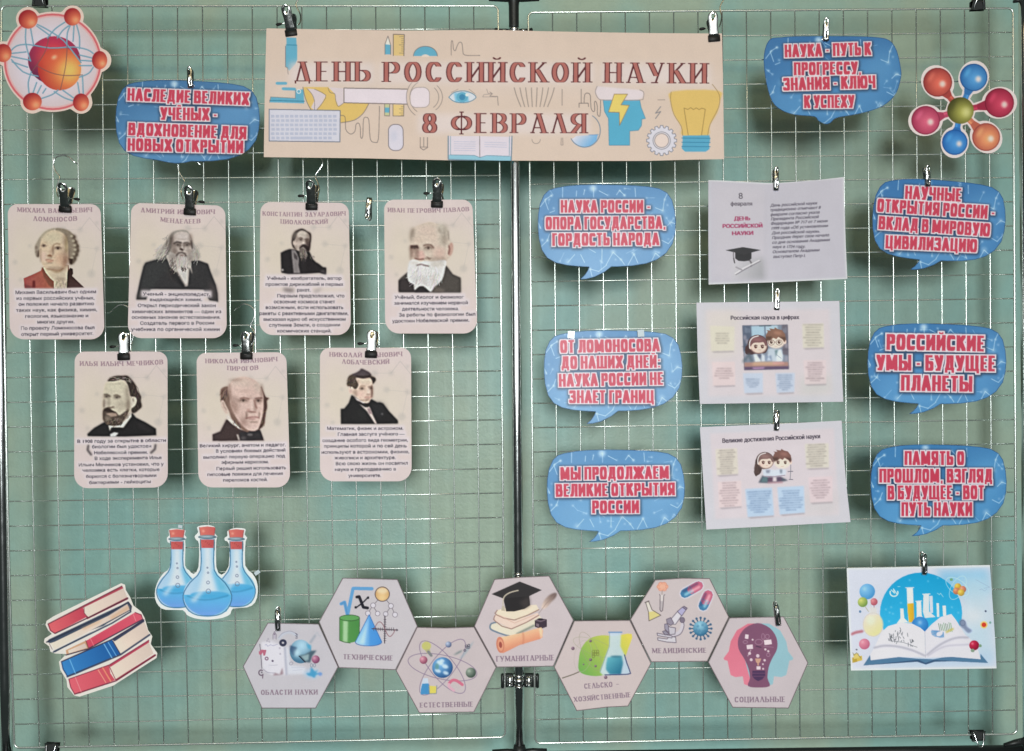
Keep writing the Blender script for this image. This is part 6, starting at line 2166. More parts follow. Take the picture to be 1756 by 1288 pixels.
cv.P([(605, 450), (640, 430), (705, 440), (705, 500), (655, 518), (606, 500)], (58, 46, 58))
cv.P([(606, 450), (642, 436), (700, 446), (655, 462)], (110, 92, 104))
cv.P([(618, 472), (640, 478), (640, 502), (618, 494)], (130, 110, 122), .9)
cv.E(654, 440, 24, 9, (40, 32, 42))
cv.part('scroll_print')
cv.P([(300, 590), (330, 585), (520, 545), (660, 505), (668, 570), (650, 600), (480, 650), (350, 715), (305, 690)], cv.G((400, 560), (232, 188, 150), (440, 680), (206, 130, 104)), 1, 0, 2)
cv.P([(640, 512), (664, 510), (668, 575), (655, 598)], (238, 206, 172), .8, 6)
cv.E(324, 648, 33, 66, (196, 120, 98), 1, 0, -6)
cv.E(326, 650, 22, 48, (214, 146, 118), 1, 0, -6)
cv.E(326, 648, 13, 26, (150, 74, 66), 1, 0, -6)
cv.L([(510, 550), (515, 600), (510, 640)], 8, (190, 116, 94), .8, 3)
hex_done(cv, out, 'middle hexagon sign with a black graduation cap on books, over the centre post', 4, -.0122)

cv, out = hexa(h2, [(762, 830), (928, 450), (1385, 445), (1560, 800), (1370, 1152), (1200, 1160), (948, 1190)], (194, 177, 177))
cap_text(cv, 'СЕЛЬСКО –', 1012, 1008, 1300, 988, 42)
cv.cur = 1
cv.K('ХОЗЯЙСТВЕННЫЕ', 926, 1115, 1392, 1075, 40, None, [(HXL, 0, None, 0, 1, 0, 0, 0)])
cv.part('leaf_print')
cv.P([(968, 860), (965, 780), (985, 680), (1050, 600), (1150, 570), (1260, 575), (1400, 560), (1370, 680), (1340, 760), (1290, 840), (1150, 900), (1030, 895)], cv.G((1000, 880), (110, 160, 80), (1380, 580), (214, 196, 84)), 1, 0, 3)
cv.L([(970, 868), (920, 890), (832, 920)], 7, (104, 96, 84))
cv.part('atom_print')
cv.ring(1060, 700, 60, 170, 3, (150, 140, 120), .7, -25)
cv.ring(1100, 670, 190, 60, 3, (150, 150, 120), .6, 20)
cv.ring(1000, 740, 70, 130, 3, (170, 158, 150), .6, 10)
for x, y, rr in ((918, 677, 14), (1062, 617, 11), (1062, 770, 12), (1005, 808, 7), (1103, 822, 10), (1186, 914, 14)):
    cv.B(x, y, rr, (84, 64, 76), (150, 120, 140))
for k in range(7):
    cv.ring(1085 + (k % 3) * 18, 705 + (k // 3) * 18, 10, 14, 4, (116, 120, 60), .9)
cv.part('flask_print')
cv.P([(1218, 545), (1312, 545), (1306, 660), (1340, 730), (1385, 870), (1370, 890), (1160, 895), (1140, 870), (1190, 730), (1216, 660)], cv.G((1150, 700), (196, 206, 222), (1380, 700), (176, 196, 214)), .88, 2)
cv.P([(1190, 800), (1200, 752), (1250, 742), (1318, 740), (1328, 800), (1310, 890), (1220, 890), (1188, 850)], cv.G((1200, 750), (96, 168, 182), (1320, 880), (34, 100, 130)), 1, 3)
cv.E(1270, 744, 46, 8, (60, 110, 130), .9, 2)
cv.L([(1212, 545), (1318, 545)], 10, (110, 140, 180))
cv.L([(1340, 730), (1360, 800), (1385, 868), (1368, 888), (1180, 894)], 8, (60, 70, 110), .9, 0, 2)
cv.L([(1218, 550), (1216, 660), (1190, 730), (1142, 868)], 4, (120, 140, 170), .8)
hex_done(cv, out, 'hexagon sign with a green leaf behind a conical flask', 5, -.0118)

cv, out = hexa(h3, [(98, 440), (302, 115), (525, 100), (750, 103), (908, 420), (730, 785), (270, 790)], (193, 178, 180))
cap_text(cv, 'МЕДИЦИНСКИЕ', 277, 716, 722, 712, 40)
cv.part('test_tube_print')
for k in range(6):
    a = k * math.pi / 3
    cv.E(363 + 26 * math.cos(a), 172 + 22 * math.sin(a), 22, 19, (222, 158, 136))
    cv.ring(363 + 26 * math.cos(a), 172 + 22 * math.sin(a), 20, 17, 3, (176, 110, 96), .6)
cv.E(363, 172, 24, 20, (226, 166, 144))
cv.L([(360, 205), (358, 240)], 6, (160, 140, 136))
cv.P([(342, 238), (378, 240), (362, 368), (352, 376), (342, 366)], (206, 194, 194))
cv.P([(344, 290), (374, 290), (362, 366), (352, 374), (343, 364)], (180, 168, 172))
cv.L([(338, 236), (344, 244), (342, 362), (352, 376), (364, 366), (374, 244), (382, 238)], 5, (96, 82, 90))
cv.part('flask_print')
cv.P([(222, 300), (250, 290), (272, 360), (350, 405), (252, 452), (246, 380)], (212, 202, 194))
cv.P([(250, 378), (300, 372), (348, 404), (254, 450)], (208, 192, 128))
cv.L([(220, 302), (252, 290)], 7, (96, 84, 84))
cv.L([(226, 305), (248, 378), (252, 452), (350, 406), (278, 362), (250, 294)], 5, (96, 84, 84))
cv.part('capsule_print')
for (ax, ay, bx, by, rr) in ((545, 228, 658, 165, 31), (696, 330, 736, 240, 33)):
    mx, my = (ax + bx) / 2, (ay + by) / 2
    cv.L([(ax, ay), (bx, by)], rr * 2 + 12, (214, 208, 222), .9, 4)
    cv.L([(ax, ay), (bx, by)], rr * 2, (62, 116, 156))
    cv.L([(mx, my), (bx, by)], rr * 2, (190, 96, 122))
    d = math.hypot(bx - ax, by - ay)
    n_ = ((by - ay) / d, -(bx - ax) / d)
    cv.L([(mx + n_[0] * rr, my + n_[1] * rr), (mx - n_[0] * rr, my - n_[1] * rr)], 9, (120, 110, 140), .8)
    s1 = -.35
    cv.L([(ax + n_[0] * rr * s1, ay + n_[1] * rr * s1), (mx + n_[0] * rr * s1, my + n_[1] * rr * s1)], rr * .6, (146, 196, 214), .8, 4)
    cv.L([(mx + n_[0] * rr * s1, my + n_[1] * rr * s1), (bx + n_[0] * rr * s1, by + n_[1] * rr * s1)], rr * .5, (232, 172, 184), .8, 4)
    cv.L([(ax + n_[0] * rr * .7, ay + n_[1] * rr * .7), (bx + n_[0] * rr * .7, by + n_[1] * rr * .7)], rr * .5, (52, 50, 90), .5, 5)
cv.part('microscope_print')
MS = (186, 176, 190)
MD = (92, 80, 96)


def outl(pts, fillc, w=5, sm=0):
    cv.P(pts, fillc, 1, 0, sm)
    q_ = smooth_pts(pts, sm, True) if sm else list(pts)
    cv.L(list(q_) + [q_[0]], w, MD, .9)


cv.L([(515, 420), (530, 480), (505, 545), (440, 570)], 26, (196, 186, 196), 1, 0, 3)
cv.L([(525, 440), (540, 490), (510, 560), (440, 585)], 5, MD, .9, 0, 3)
outl([(322, 590), (400, 600), (420, 580), (470, 585), (475, 630), (400, 625), (325, 610)], (200, 192, 200))
outl([(318, 552), (440, 575), (440, 592), (322, 572)], (196, 188, 198))
outl([(430, 440), (490, 370), (525, 400), (470, 480), (440, 480)], (206, 198, 206))
outl([(485, 375), (525, 340), (560, 355), (520, 412)], (170, 162, 196))
outl([(525, 340), (540, 332), (566, 348), (555, 362)], (130, 118, 140))
outl([(395, 440), (430, 425), (455, 470), (430, 490), (400, 470)], (140, 130, 146))
outl([(380, 480), (400, 475), (440, 530), (410, 545), (382, 520)], (150, 142, 160))
outl([(362, 540), (385, 530), (420, 560), (385, 568)], (140, 132, 148))
outl([(410, 500), (470, 510), (465, 560), (420, 565)], (190, 182, 192))
cv.E(525, 445, 20, 22, (120, 108, 124))
cv.ring(525, 445, 20, 22, 4, MD)
cv.part('virus_print')
for k in range(16):
    a = 2 * math.pi * k / 16
    cv.L([(675 + 56 * math.cos(a), 515 + 56 * math.sin(a)), (675 + 84 * math.cos(a), 515 + 84 * math.sin(a))], 8, (52, 78, 106))
    cv.E(675 + 88 * math.cos(a), 515 + 88 * math.sin(a), 10, 10, (60, 92, 124))
cv.B(675, 515, 62, (48, 100, 134), (146, 192, 212), None, -.1, -.5)
for x, y in ((650, 495), (690, 485), (660, 530), (700, 530), (675, 555), (635, 525), (715, 500)):
    cv.E(x, y, 11, 10, (60, 110, 146), .9, 3)
    cv.E(x - 3, y - 4, 5, 4, (176, 214, 228), .8, 2)
hex_done(cv, out, 'hexagon sign with a microscope, capsules and a blue virus', 6, -.0112)

cv, out = hexa(h3, [(735, 790), (910, 425), (1355, 415), (1555, 795), (1395, 1168), (935, 1162)], (190, 176, 181))
cap_text(cv, 'СОЦИАЛЬНЫЕ', 953, 1118, 1366, 1115, 44)
FL = [(1170, 470), (1060, 475), (970, 530), (920, 620), (905, 700), (862, 758), (870, 772), (895, 778), (905, 830), (920, 895), (960, 912), (1020, 905), (1030, 970), (1075, 985), (1200, 985), (1250, 800), (1290, 640), (1260, 540)]
FR = [(2295 - x, y) for x, y in FL]
cv.part('profile_print')
cv.P(FL, cv.G((900, 600), (206, 110, 130), (1100, 900), (214, 120, 140)), 1, 0)
cv.part('profile_print')
cv.P(FR, (142, 178, 190), 1, 0)
cv.part('bulb_shape_print')
cv.P([(1140, 470), (1240, 510), (1295, 590), (1300, 680), (1260, 760), (1232, 830), (1222, 920), (1240, 985), (1150, 997), (1062, 985), (1078, 920), (1065, 840), (1030, 760), (985, 680), (985, 590), (1040, 510)], (122, 78, 104), 1, 0, 3)
cv.P([(1098, 860), (1202, 860), (1204, 900), (1180, 930), (1145, 945), (1118, 930), (1096, 905)], (74, 50, 84))
for y in (880, 905):
    cv.L([(1098, y), (1202, y)], 5, (104, 70, 100))
cv.part('icon_print')
IC = (222, 200, 208)
cv.P([(1040, 562), (1068, 565), (1064, 600), (1036, 596)], IC)
cv.P([(1192, 610), (1252, 604), (1258, 642), (1198, 650)], IC)
cv.P([(1050, 650), (1100, 645), (1104, 680), (1054, 684)], IC)
cv.P([(1132, 824), (1164, 824), (1164, 850), (1132, 850)], IC)
for x, y, rr in ((1075, 718, 12), (1142, 738, 14), (1204, 685, 9), (1228, 700, 9), (1198, 774, 10), (1088, 770, 12), (1186, 844, 8), (1100, 606, 8), (1184, 806, 7)):
    cv.E(x, y, rr, rr, IC, .9)
for x, y, a, b in ((1040, 625, 18, 12), (1185, 580, 12, 24), (1220, 580, 16, 18), (1228, 730, 14, 14), (1150, 625, 30, 22)):
    cv.ring(x, y, a, b, 4, (176, 140, 160), .7)
cv.P([(1120, 760), (1170, 760), (1160, 790), (1150, 800), (1150, 818), (1140, 818), (1140, 800), (1128, 790)], (196, 150, 130))
cv.L([(1060, 740), (1085, 690)], 5, IC, .7)
cv.L([(1190, 660), (1270, 668)], 4, (176, 140, 160), .6)
cv.L([(1130, 660), (1168, 668)], 9, (74, 50, 74), .8)
hex_done(cv, out, 'last hexagon sign of the chain, with red and teal head profiles, clipped at the right', 7)

# ------------------------------------------------------------------ cutouts
WB = (226, 212, 206)


def flat_bend(cx, cy, a, b):
    return lambda x, y: (a * (x - cx) + b * (y - cy)) / 90


# atom
Va = (0, 0, 3.817)
balls = [(184, 126, 63, 62), (474, 110, 55, 58), (652, 394, 50, 60), (530, 670, 53, 58), (212, 665, 62, 58), (20, 347, 56, 60)]
shp = [(345, 405, 328)] + [(x, y, max(a, b) + 17) for x, y, a, b in balls]
out = zp(Va, [(x, y * 1.0) for x, y in contour(shp, 150, (345, 405))])
cv = Cv(*bbox(out), (226, 196, 186), 1.15).view(*Va)
cv.E(345, 405, 312, 312, (206, 186, 190), 1, 10)
cv.E(330, 400, 250, 250, (214, 204, 220), .9, 60)
cv.ring(345, 405, 312, 310, 14, (204, 92, 100), .9)
cv.ring(345, 405, 300, 298, 10, (226, 150, 150), .5)
cv.part('nucleus_print')
cv.B(355, 395, 172, (104, 40, 74), (196, 54, 84), None, 0, -.5, 158)
cv.B(390, 450, 142, (178, 56, 52), (234, 156, 88), None, .45, .1, 142)
cv.E(330, 370, 90, 60, (220, 96, 70), .6, 34, -20)
cv.E(455, 460, 60, 70, (244, 200, 110), .7, 34)
cv.E(355, 375, 18, 10, (250, 220, 180), .8, 6, -30)
cv.part('orbit_ring_print')
BLR = (96, 140, 164)
for p in ([(65, 340), (110, 300), (190, 292), (330, 315), (480, 308), (570, 325), (610, 350)], [(75, 390), (150, 470), (250, 500)], [(520, 505), (580, 480), (610, 440)], [(70, 350), (170, 340)], [(75, 370), (200, 395)], [(80, 405), (180, 440)],
          [(170, 180), (168, 280), (200, 400)], [(200, 185), (220, 300)], [(245, 160), (320, 200), (420, 270), (530, 410)], [(240, 170), (330, 235)], [(425, 145), (360, 190), (310, 250)], [(455, 165), (410, 200), (375, 250)], [(460, 165), (440, 220), (438, 300)],
          [(485, 160), (478, 270)], [(500, 160), (520, 240), (520, 320)], [(190, 610), (185, 540), (205, 470)], [(215, 610), (240, 540)], [(240, 620), (270, 560)], [(270, 645), (340, 620), (380, 590)], [(355, 600), (420, 640), (480, 660)], [(410, 590), (480, 640)],
          [(520, 615), (508, 540)], [(545, 615), (540, 500)], [(605, 400), (530, 395)], [(600, 430), (520, 430)], [(605, 380), (520, 360)], [(280, 610), (300, 580)]):
    cv.L(p, 9, BLR, .95, 0, 3)
    cv.L([(x - 2, y - 2) for x, y in p], 3, (156, 190, 206), .7, 0, 3)
for p in ([(240, 430), (330, 475), (430, 495), (540, 490)], [(440, 300), (430, 430), (395, 590)], [(320, 250), (290, 350), (215, 460)]):
    cv.L(p, 6, (120, 84, 84), .8, 0, 3)
for x, y, a, b in balls:
    cv.part('electron_ball_print')
    cv.B(x, y, a, (150, 36, 44), (226, 128, 92), None, .35, .35, b)
    cv.E(x + a * .4, y + b * .38, a * .3, b * .26, (238, 186, 140), .6, a * .16, thr=2)
cv.build('atom_cutout', out, 'round paper cutout of an orange atom with six balls on a ring', 'paper cutout', None, -.008, flat_bend(90, 105, .001, -.002))

# molecule
Vm = (1240, 0, 3.403)
lobes = [(1252, 480, 88, 92, 35, (122, 40, 44), (226, 110, 92)), (1462, 452, 80, 92, 10, (28, 80, 144), (92, 158, 214)), (1612, 600, 100, 82, -20, (120, 24, 48), (204, 70, 98)),
         (1535, 800, 82, 92, -40, (150, 60, 60), (236, 160, 110)), (1352, 830, 72, 88, -25, (24, 78, 150), (80, 150, 214)), (1182, 702, 92, 86, 10, (134, 34, 64), (216, 100, 128))]
P6 = []
c0 = (1385, 645)
ang = []
for x, y, a, b, rot, e, m_ in lobes:
    ang.append(math.atan2(y - c0[1], x - c0[0]))
out = []
for k in sorted(range(6), key=lambda k: ang[k]):
    x, y, a, b, rot, e, m_ = lobes[k]
    th_ = ang[k]
    ux, uy = math.cos(th_), math.sin(th_)
    vx_, vy_ = -uy, ux
    dist = math.hypot(x - c0[0], y - c0[1])
    R = (a + b) / 2 + 8
    hw = 27
    out.append((c0[0] + ux * 84 - vx_ * hw, c0[1] + uy * 84 - vy_ * hw))
    a0 = math.asin(min(1, (hw + 4) / R))
    for j in range(25):
        q_ = math.pi + a0 + (2 * math.pi - 2 * a0) * j / 24
        rr = R * (1 + .06 * math.cos(2 * (q_)))
        out.append((x + ux * rr * math.cos(q_) + vx_ * rr * math.sin(q_), y + uy * rr * math.cos(q_) + vy_ * rr * math.sin(q_)))
    out.append((c0[0] + ux * 84 + vx_ * hw, c0[1] + uy * 84 + vy_ * hw))
out = zp(Vm, out)
cv = Cv(*bbox(out), (226, 206, 206), 1.15).view(*Vm)
for (x, y, a, b, rot, e, m_), th_ in zip(lobes, ang):
    cv.part('ball_print')
    ux, uy = math.cos(th_), math.sin(th_)
    cv.L([(c0[0] + ux * 60, c0[1] + uy * 60), (x - ux * 40, y - uy * 40)], 34, [q_ * .5 + p * .5 for p, q_ in zip(e, m_)])
    cv.L([(c0[0] + ux * 60 - uy * 6, c0[1] + uy * 60 + ux * 6), (x - ux * 40 - uy * 6, y - uy * 40 + ux * 6)], 8, [min(255, q_ * 1.15) for q_ in m_], .7, 2)
    R = (a + b) / 2 - 5
    tp = [(c0[0] + ux * 100 - uy * 17, c0[1] + uy * 100 + ux * 17)]
    a_ = math.radians(20)
    for j in range(21):
        q_ = math.pi + a_ + (2 * math.pi - 2 * a_) * j / 20
        tp.append((x + ux * R * math.cos(q_) + uy * R * math.sin(q_), y + uy * R * math.cos(q_) - ux * R * math.sin(q_)))
    tp.append((c0[0] + ux * 100 + uy * 17, c0[1] + uy * 100 - ux * 17))
    cv.P(tp, [q_ * .35 + p * .65 for p, q_ in zip(e, m_)])
    cv.B(x, y, R - 2, e, m_, None, .15, .1)
    cv.ring(x, y, R - 4, R - 4, 6, [q_ * .8 for q_ in e], .5)
    cv.E(x - R * .45, y - R * .35, R * .12, R * .4, [min(255, q_ * 1.35) for q_ in m_], .5, R * .1, 30)
    cv.E(x + R * .34, y + R * .12, R * .2, R * .22, (240, 214, 206), .9, R * .08)
cv.part('core_ball_print')
cv.B(c0[0], c0[1], 78, (54, 54, 22), (176, 172, 88), None, .25, .15)
cv.E(1420, 655, 24, 28, (214, 210, 150), .7, 12)
cv.E(1340, 610, 12, 40, (60, 60, 30), .5, 10, 20)
cv.build('molecule_cutout', out, 'paper cutout of a molecule with six coloured balls around an olive core', 'paper cutout', None, -.008, flat_bend(1650, 187, -.0015, -.002))

# flasks
Vf = (60, 880, 3.788)
FO = [(868, 108), (905, 100), (970, 108), (978, 120), (972, 142), (985, 158), (975, 178), (978, 215), (975, 340), (1000, 370), (1030, 395), (1062, 350), (1065, 200), (1048, 175), (1036, 152), (1050, 136), (1060, 120), (1052, 92), (1080, 80), (1130, 78), (1165, 88), (1172, 105), (1168, 130), (1185, 152), (1178, 178),
      (1178, 350), (1212, 400), (1258, 345), (1260, 200), (1235, 180), (1232, 160), (1250, 148), (1248, 120), (1270, 104), (1310, 96), (1360, 100), (1368, 112), (1362, 140), (1380, 162), (1368, 185), (1366, 340), (1410, 390), (1440, 440), (1448, 510), (1430, 580), (1380, 612), (1285, 620), (1270, 655), (1220, 680), (1130, 692), (1040, 684),
      (985, 660), (960, 630), (850, 628), (805, 605), (780, 555), (782, 490), (805, 430), (840, 385), (875, 350), (882, 210), (862, 190), (856, 160), (872, 145)]
out = [tuple(p) for p in smooth_pts(zp(Vf, FO), 2, True)]
cv = Cv(*bbox(out), (222, 226, 230), 1.15).view(*Vf)


def flask(cx, topy, neck, bulb_c, rx, ry, liq, scale):
    p0 = cv.part('flask_print')
    s_ = scale
    gl = cv.G((cx - rx, 0), (176, 198, 226), (cx + rx, 0), (120, 182, 214))
    cv.P([(cx - 44 * s_, topy + 80 * s_), (cx + 44 * s_, topy + 80 * s_), (cx + 44 * s_, neck), (cx + rx * .7, bulb_c - ry * .55), (cx + rx, bulb_c), (cx + rx * .8, bulb_c + ry * .75), (cx, bulb_c + ry), (cx - rx * .8, bulb_c + ry * .75), (cx - rx, bulb_c), (cx - rx * .7, bulb_c - ry * .55), (cx - 44 * s_, neck)], gl)
    cv.E(cx, bulb_c, rx, ry, gl)
    cv.P([(cx - 20 * s_, topy + 130 * s_), (cx + 24 * s_, topy + 130 * s_), (cx + 30 * s_, neck + 20), (cx + 60 * s_, bulb_c - 20), (cx - 70 * s_, bulb_c + 30), (cx - 24 * s_, neck)], (210, 214, 230), .9, 12)
    cv.P([(cx + 30 * s_, neck), (cx + 42 * s_, neck), (cx + rx * .8, bulb_c - ry * .3), (cx + rx * .5, bulb_c - ry * .2)], (96, 172, 206), .8, 10)
    cv.part('liquid_print', p0)
    q_ = [(cx + rx * .97 * math.cos(a), bulb_c + ry * .95 * math.sin(a)) for a in np.linspace(math.asin((liq - bulb_c) / ry), math.pi - math.asin((liq - bulb_c) / ry), 20)]
    cv.P(q_, cv.G((cx, liq), (86, 172, 216), (cx, bulb_c + ry), (104, 148, 214)))
    xr = rx * .93
    cv.E(cx + rx * .1, liq, xr * .86, 22 * s_, (72, 158, 206), .9, 3)
    cv.L([(cx - xr * .9, liq + 8), (cx - xr * .4, liq + 30 * s_), (cx + xr * .2, liq + 30 * s_), (cx + xr * .92, liq + 6)], 6, (44, 112, 156), .8, 2, 3)
    cv.P([(cx - rx * .72, liq + 40 * s_), (cx - rx * .3, liq - 30 * s_), (cx - rx * .1, liq - 30 * s_), (cx - rx * .5, liq + 50 * s_)], (206, 216, 234), .7, 9)
    cv.cur = p0
    cv.L([(cx - 44 * s_, topy + 100 * s_), (cx - 44 * s_, neck), (cx - rx * .72, bulb_c - ry * .6), (cx - rx, bulb_c), (cx - rx * .85, bulb_c + ry * .6), (cx - rx * .4, bulb_c + ry * .93), (cx + rx * .4, bulb_c + ry * .93), (cx + rx * .85, bulb_c + ry * .6), (cx + rx, bulb_c), (cx + rx * .72, bulb_c - ry * .6), (cx + 44 * s_, neck), (cx + 44 * s_, topy + 100 * s_)], 7, (52, 104, 142), .9, 0, 3)
    cv.L([(cx - rx * .8, bulb_c + ry * .55), (cx - rx * .4, bulb_c + ry * .82), (cx + rx * .4, bulb_c + ry * .82)], 6, (120, 160, 226), .7, 2, 3)
    for k, (dx, dy, rr) in enumerate(((6, 0, 14), (4, -56, 9), (4, -118, 5), (0, -150, 4), (-2, 0, 0))):
        if rr:
            cv.ring(cx + dx * s_, liq - 22 * s_ + dy * s_, rr * s_, rr * s_, 5, (104, 112, 134), .8)
    cv.part('cork_print', p0)
    cv.P([(cx - 52 * s_, topy + 6), (cx, topy), (cx + 52 * s_, topy + 6), (cx + 44 * s_, topy + 58 * s_), (cx - 44 * s_, topy + 58 * s_)], cv.G((cx - 40, topy), (206, 110, 100), (cx + 50, topy), (190, 88, 86)))
    cv.P([(cx - 42 * s_, topy + 84 * s_), (cx + 42 * s_, topy + 84 * s_), (cx + 38 * s_, topy + 138 * s_), (cx - 38 * s_, topy + 138 * s_)], cv.G((cx - 40, topy), (196, 92, 88), (cx + 50, topy), (176, 76, 80)))
    cv.E(cx - 26 * s_, topy + 30 * s_, 8 * s_, 8 * s_, (232, 170, 150), .8, 4)
    for k in range(8):
        cv.E(cx - 28 * s_ + (k * 37 % 60) * s_, topy + (94 + k * 23 % 40) * s_, 3, 3, (140, 60, 60), .8)
    cv.L([(cx - 52 * s_, topy + 6), (cx - 44 * s_, topy + 58 * s_)], 4, (110, 56, 56), .8)
    cv.L([(cx + 52 * s_, topy + 6), (cx + 44 * s_, topy + 58 * s_)], 4, (110, 56, 56), .8)
    cv.cur = p0
    cv.E(cx, topy + 68 * s_, 60 * s_, 13 * s_, (86, 108, 122))
    cv.E(cx - 6, topy + 65 * s_, 44 * s_, 5 * s_, (190, 206, 214), .9, 3)
    cv.L([(cx - 44 * s_, topy + 84 * s_), (cx - 44 * s_, topy + 150 * s_)], 7, (70, 96, 110), .9)
    cv.L([(cx + 44 * s_, topy + 84 * s_), (cx + 44 * s_, topy + 150 * s_)], 7, (70, 96, 110), .9)


flask(922, 104, 350, 500, 132, 118, 490, .95)
flask(1308, 104, 350, 496, 124, 116, 480, .95)
flask(1120, 86, 370, 535, 158, 138, 530, 1.02)
o = cv.build('flask_cutout', out, 'paper cutout of three corked flasks of blue liquid above the books', 'paper cutout', None, -.009, flat_bend(354, 985, -.001, -.002))
for tx, ty, an, w_, h_ in ((441, 982, 35, 5, 3), (309, 903, -10, 3.5, 2.6)):
    b = MB()
    b.box(W(tx, ty, -.0102), (w_ * S, .0002, h_ * S), Matrix.Rotation(math.radians(-an), 3, 'Y'))
    b.build('tape', M_TAPE, o, False)

# stack of books
BO = [(75, 700), (120, 670), (560, 455), (585, 465), (590, 500), (618, 545), (640, 600), (690, 640), (712, 680), (735, 760), (762, 800), (752, 850), (795, 910), (790, 940), (540, 1100), (510, 1120), (290, 1192), (255, 1185), (210, 1130), (205, 1085), (165, 1020), (155, 965), (190, 930), (200, 915), (130, 912), (100, 900), (92, 865), (58, 840), (62, 815), (110, 785), (85, 760), (68, 725)]
out = zp(Vf, BO)
cv = Cv(*bbox(out), WB, 1.15).view(*Vf)
LN = (50, 44, 66)
PG = (228, 206, 192)


def bookp(cover, edge, pages, extra=()):
    p0 = cv.part('book_print')
    for pts, c in cover:
        cv.P(pts, c)
    cv.part('pages_print', p0)
    cv.P(pages[0], cv.G(pages[1], PG, pages[2], (206, 184, 174)))
    cv.cur = p0
    for pts, w_, c in edge:
        cv.L(pts, w_, c, .95)


R1, R2 = (206, 84, 98), (176, 60, 80)
bookp([([(85, 720), (310, 610), (320, 640), (335, 675), (130, 780), (100, 760)], cv.G((120, 700), (214, 96, 104), (320, 660), (186, 66, 84))), ([(85, 718), (565, 472), (575, 488), (320, 612)], (168, 66, 82)), ([(330, 672), (600, 545), (604, 560), (340, 690)], (150, 50, 66))],
      [([(85, 720), (565, 474)], 7, (104, 44, 60)), ([(130, 782), (340, 682), (604, 552)], 8, (70, 34, 52)), ([(85, 720), (100, 762), (130, 782)], 7, (120, 40, 60)), ([(318, 612), (320, 650), (345, 678)], 5, (120, 60, 70))],
      ([(320, 615), (575, 488), (600, 545), (345, 675), (325, 650)], (330, 640), (590, 520)))
bookp([([(75, 838), (90, 820), (470, 640), (610, 575), (625, 600), (620, 632), (130, 905), (120, 895), (470, 720), (130, 852)], (60, 72, 92))],
      [([(75, 838), (480, 650), (605, 578), (626, 606), (620, 640)], 9, (44, 48, 66)), ([(120, 902), (500, 715), (622, 640)], 10, (48, 62, 84)), ([(92, 845), (112, 885)], 5, (150, 130, 126))],
      ([(100, 845), (130, 835), (480, 665), (600, 590), (615, 628), (500, 690), (128, 885)], (200, 800), (600, 600)))
cv.cur = None
cv.P([(300, 750), (440, 690), (420, 710), (320, 755)], (206, 160, 124), .8, 6)
cv.P([(480, 680), (610, 600), (612, 622), (500, 690)], (206, 160, 124), .7, 8)
bookp([([(330, 830), (650, 645), (690, 660), (695, 690), (350, 880)], cv.G((340, 850), (200, 70, 92), (680, 670), (206, 84, 104))), ([(200, 890), (330, 828), (348, 880), (205, 922)], (198, 150, 118))],
      [([(200, 922), (345, 882), (700, 690)], 8, LN), ([(650, 645), (690, 660), (700, 690)], 6, (120, 40, 60)), ([(330, 828), (348, 880)], 6, (120, 70, 66)), ([(360, 815), (382, 860)], 5, (230, 120, 130)), ([(640, 660), (655, 700)], 5, (230, 130, 140))],
      ([(215, 892), (325, 845), (338, 875), (220, 912)], (220, 900), (330, 850)))
bookp([([(172, 965), (500, 820), (520, 860), (555, 915), (260, 1050), (210, 1060), (180, 1010)], cv.G((200, 1000), (56, 126, 190), (520, 880), (30, 86, 150))), ([(500, 820), (705, 690), (712, 706), (520, 836)], (54, 60, 84))],
      [([(172, 965), (500, 820), (708, 694)], 8, LN), ([(210, 1062), (555, 920), (745, 790)], 12, (56, 62, 86)), ([(172, 965), (182, 1012), (212, 1062)], 7, (30, 60, 110)), ([(225, 950), (262, 1040)], 6, (110, 176, 226)), ([(448, 850), (500, 940)], 6, (120, 180, 226)), ([(475, 838), (528, 926)], 5, (110, 170, 220)), ([(505, 830), (555, 916)], 6, LN)],
      ([(515, 835), (710, 706), (742, 785), (560, 912), (525, 870)], (530, 880), (730, 730)))
bookp([([(220, 1080), (480, 985), (490, 1040), (520, 1085), (290, 1172), (255, 1172), (230, 1130)], cv.G((240, 1120), (216, 96, 110), (500, 1040), (196, 78, 92))), ([(480, 985), (740, 822), (742, 840), (490, 1000)], (176, 60, 84)), ([(520, 1080), (780, 915), (784, 928), (530, 1092)], (150, 52, 70))],
      [([(220, 1078), (485, 985), (740, 826)], 6, (120, 44, 66)), ([(258, 1176), (525, 1090), (784, 922)], 8, (104, 36, 56)), ([(220, 1080), (232, 1132), (258, 1176)], 6, (130, 44, 64)), ([(262, 1068), (300, 1160)], 5, (236, 140, 146)), ([(410, 1018), (460, 1100)], 6, (232, 150, 130)), ([(440, 1005), (492, 1092)], 8, (226, 140, 110)), ([(480, 990), (525, 1085)], 5, (130, 50, 66))],
      ([(488, 1002), (740, 842), (770, 912), (525, 1078), (495, 1040)], (500, 1060), (750, 870)))
cv.build('book_stack_cutout', out, 'paper cutout of a leaning stack of five red, blue and grey books', 'paper cutout', None, -.009, flat_bend(170, 1100, .001, -.003))

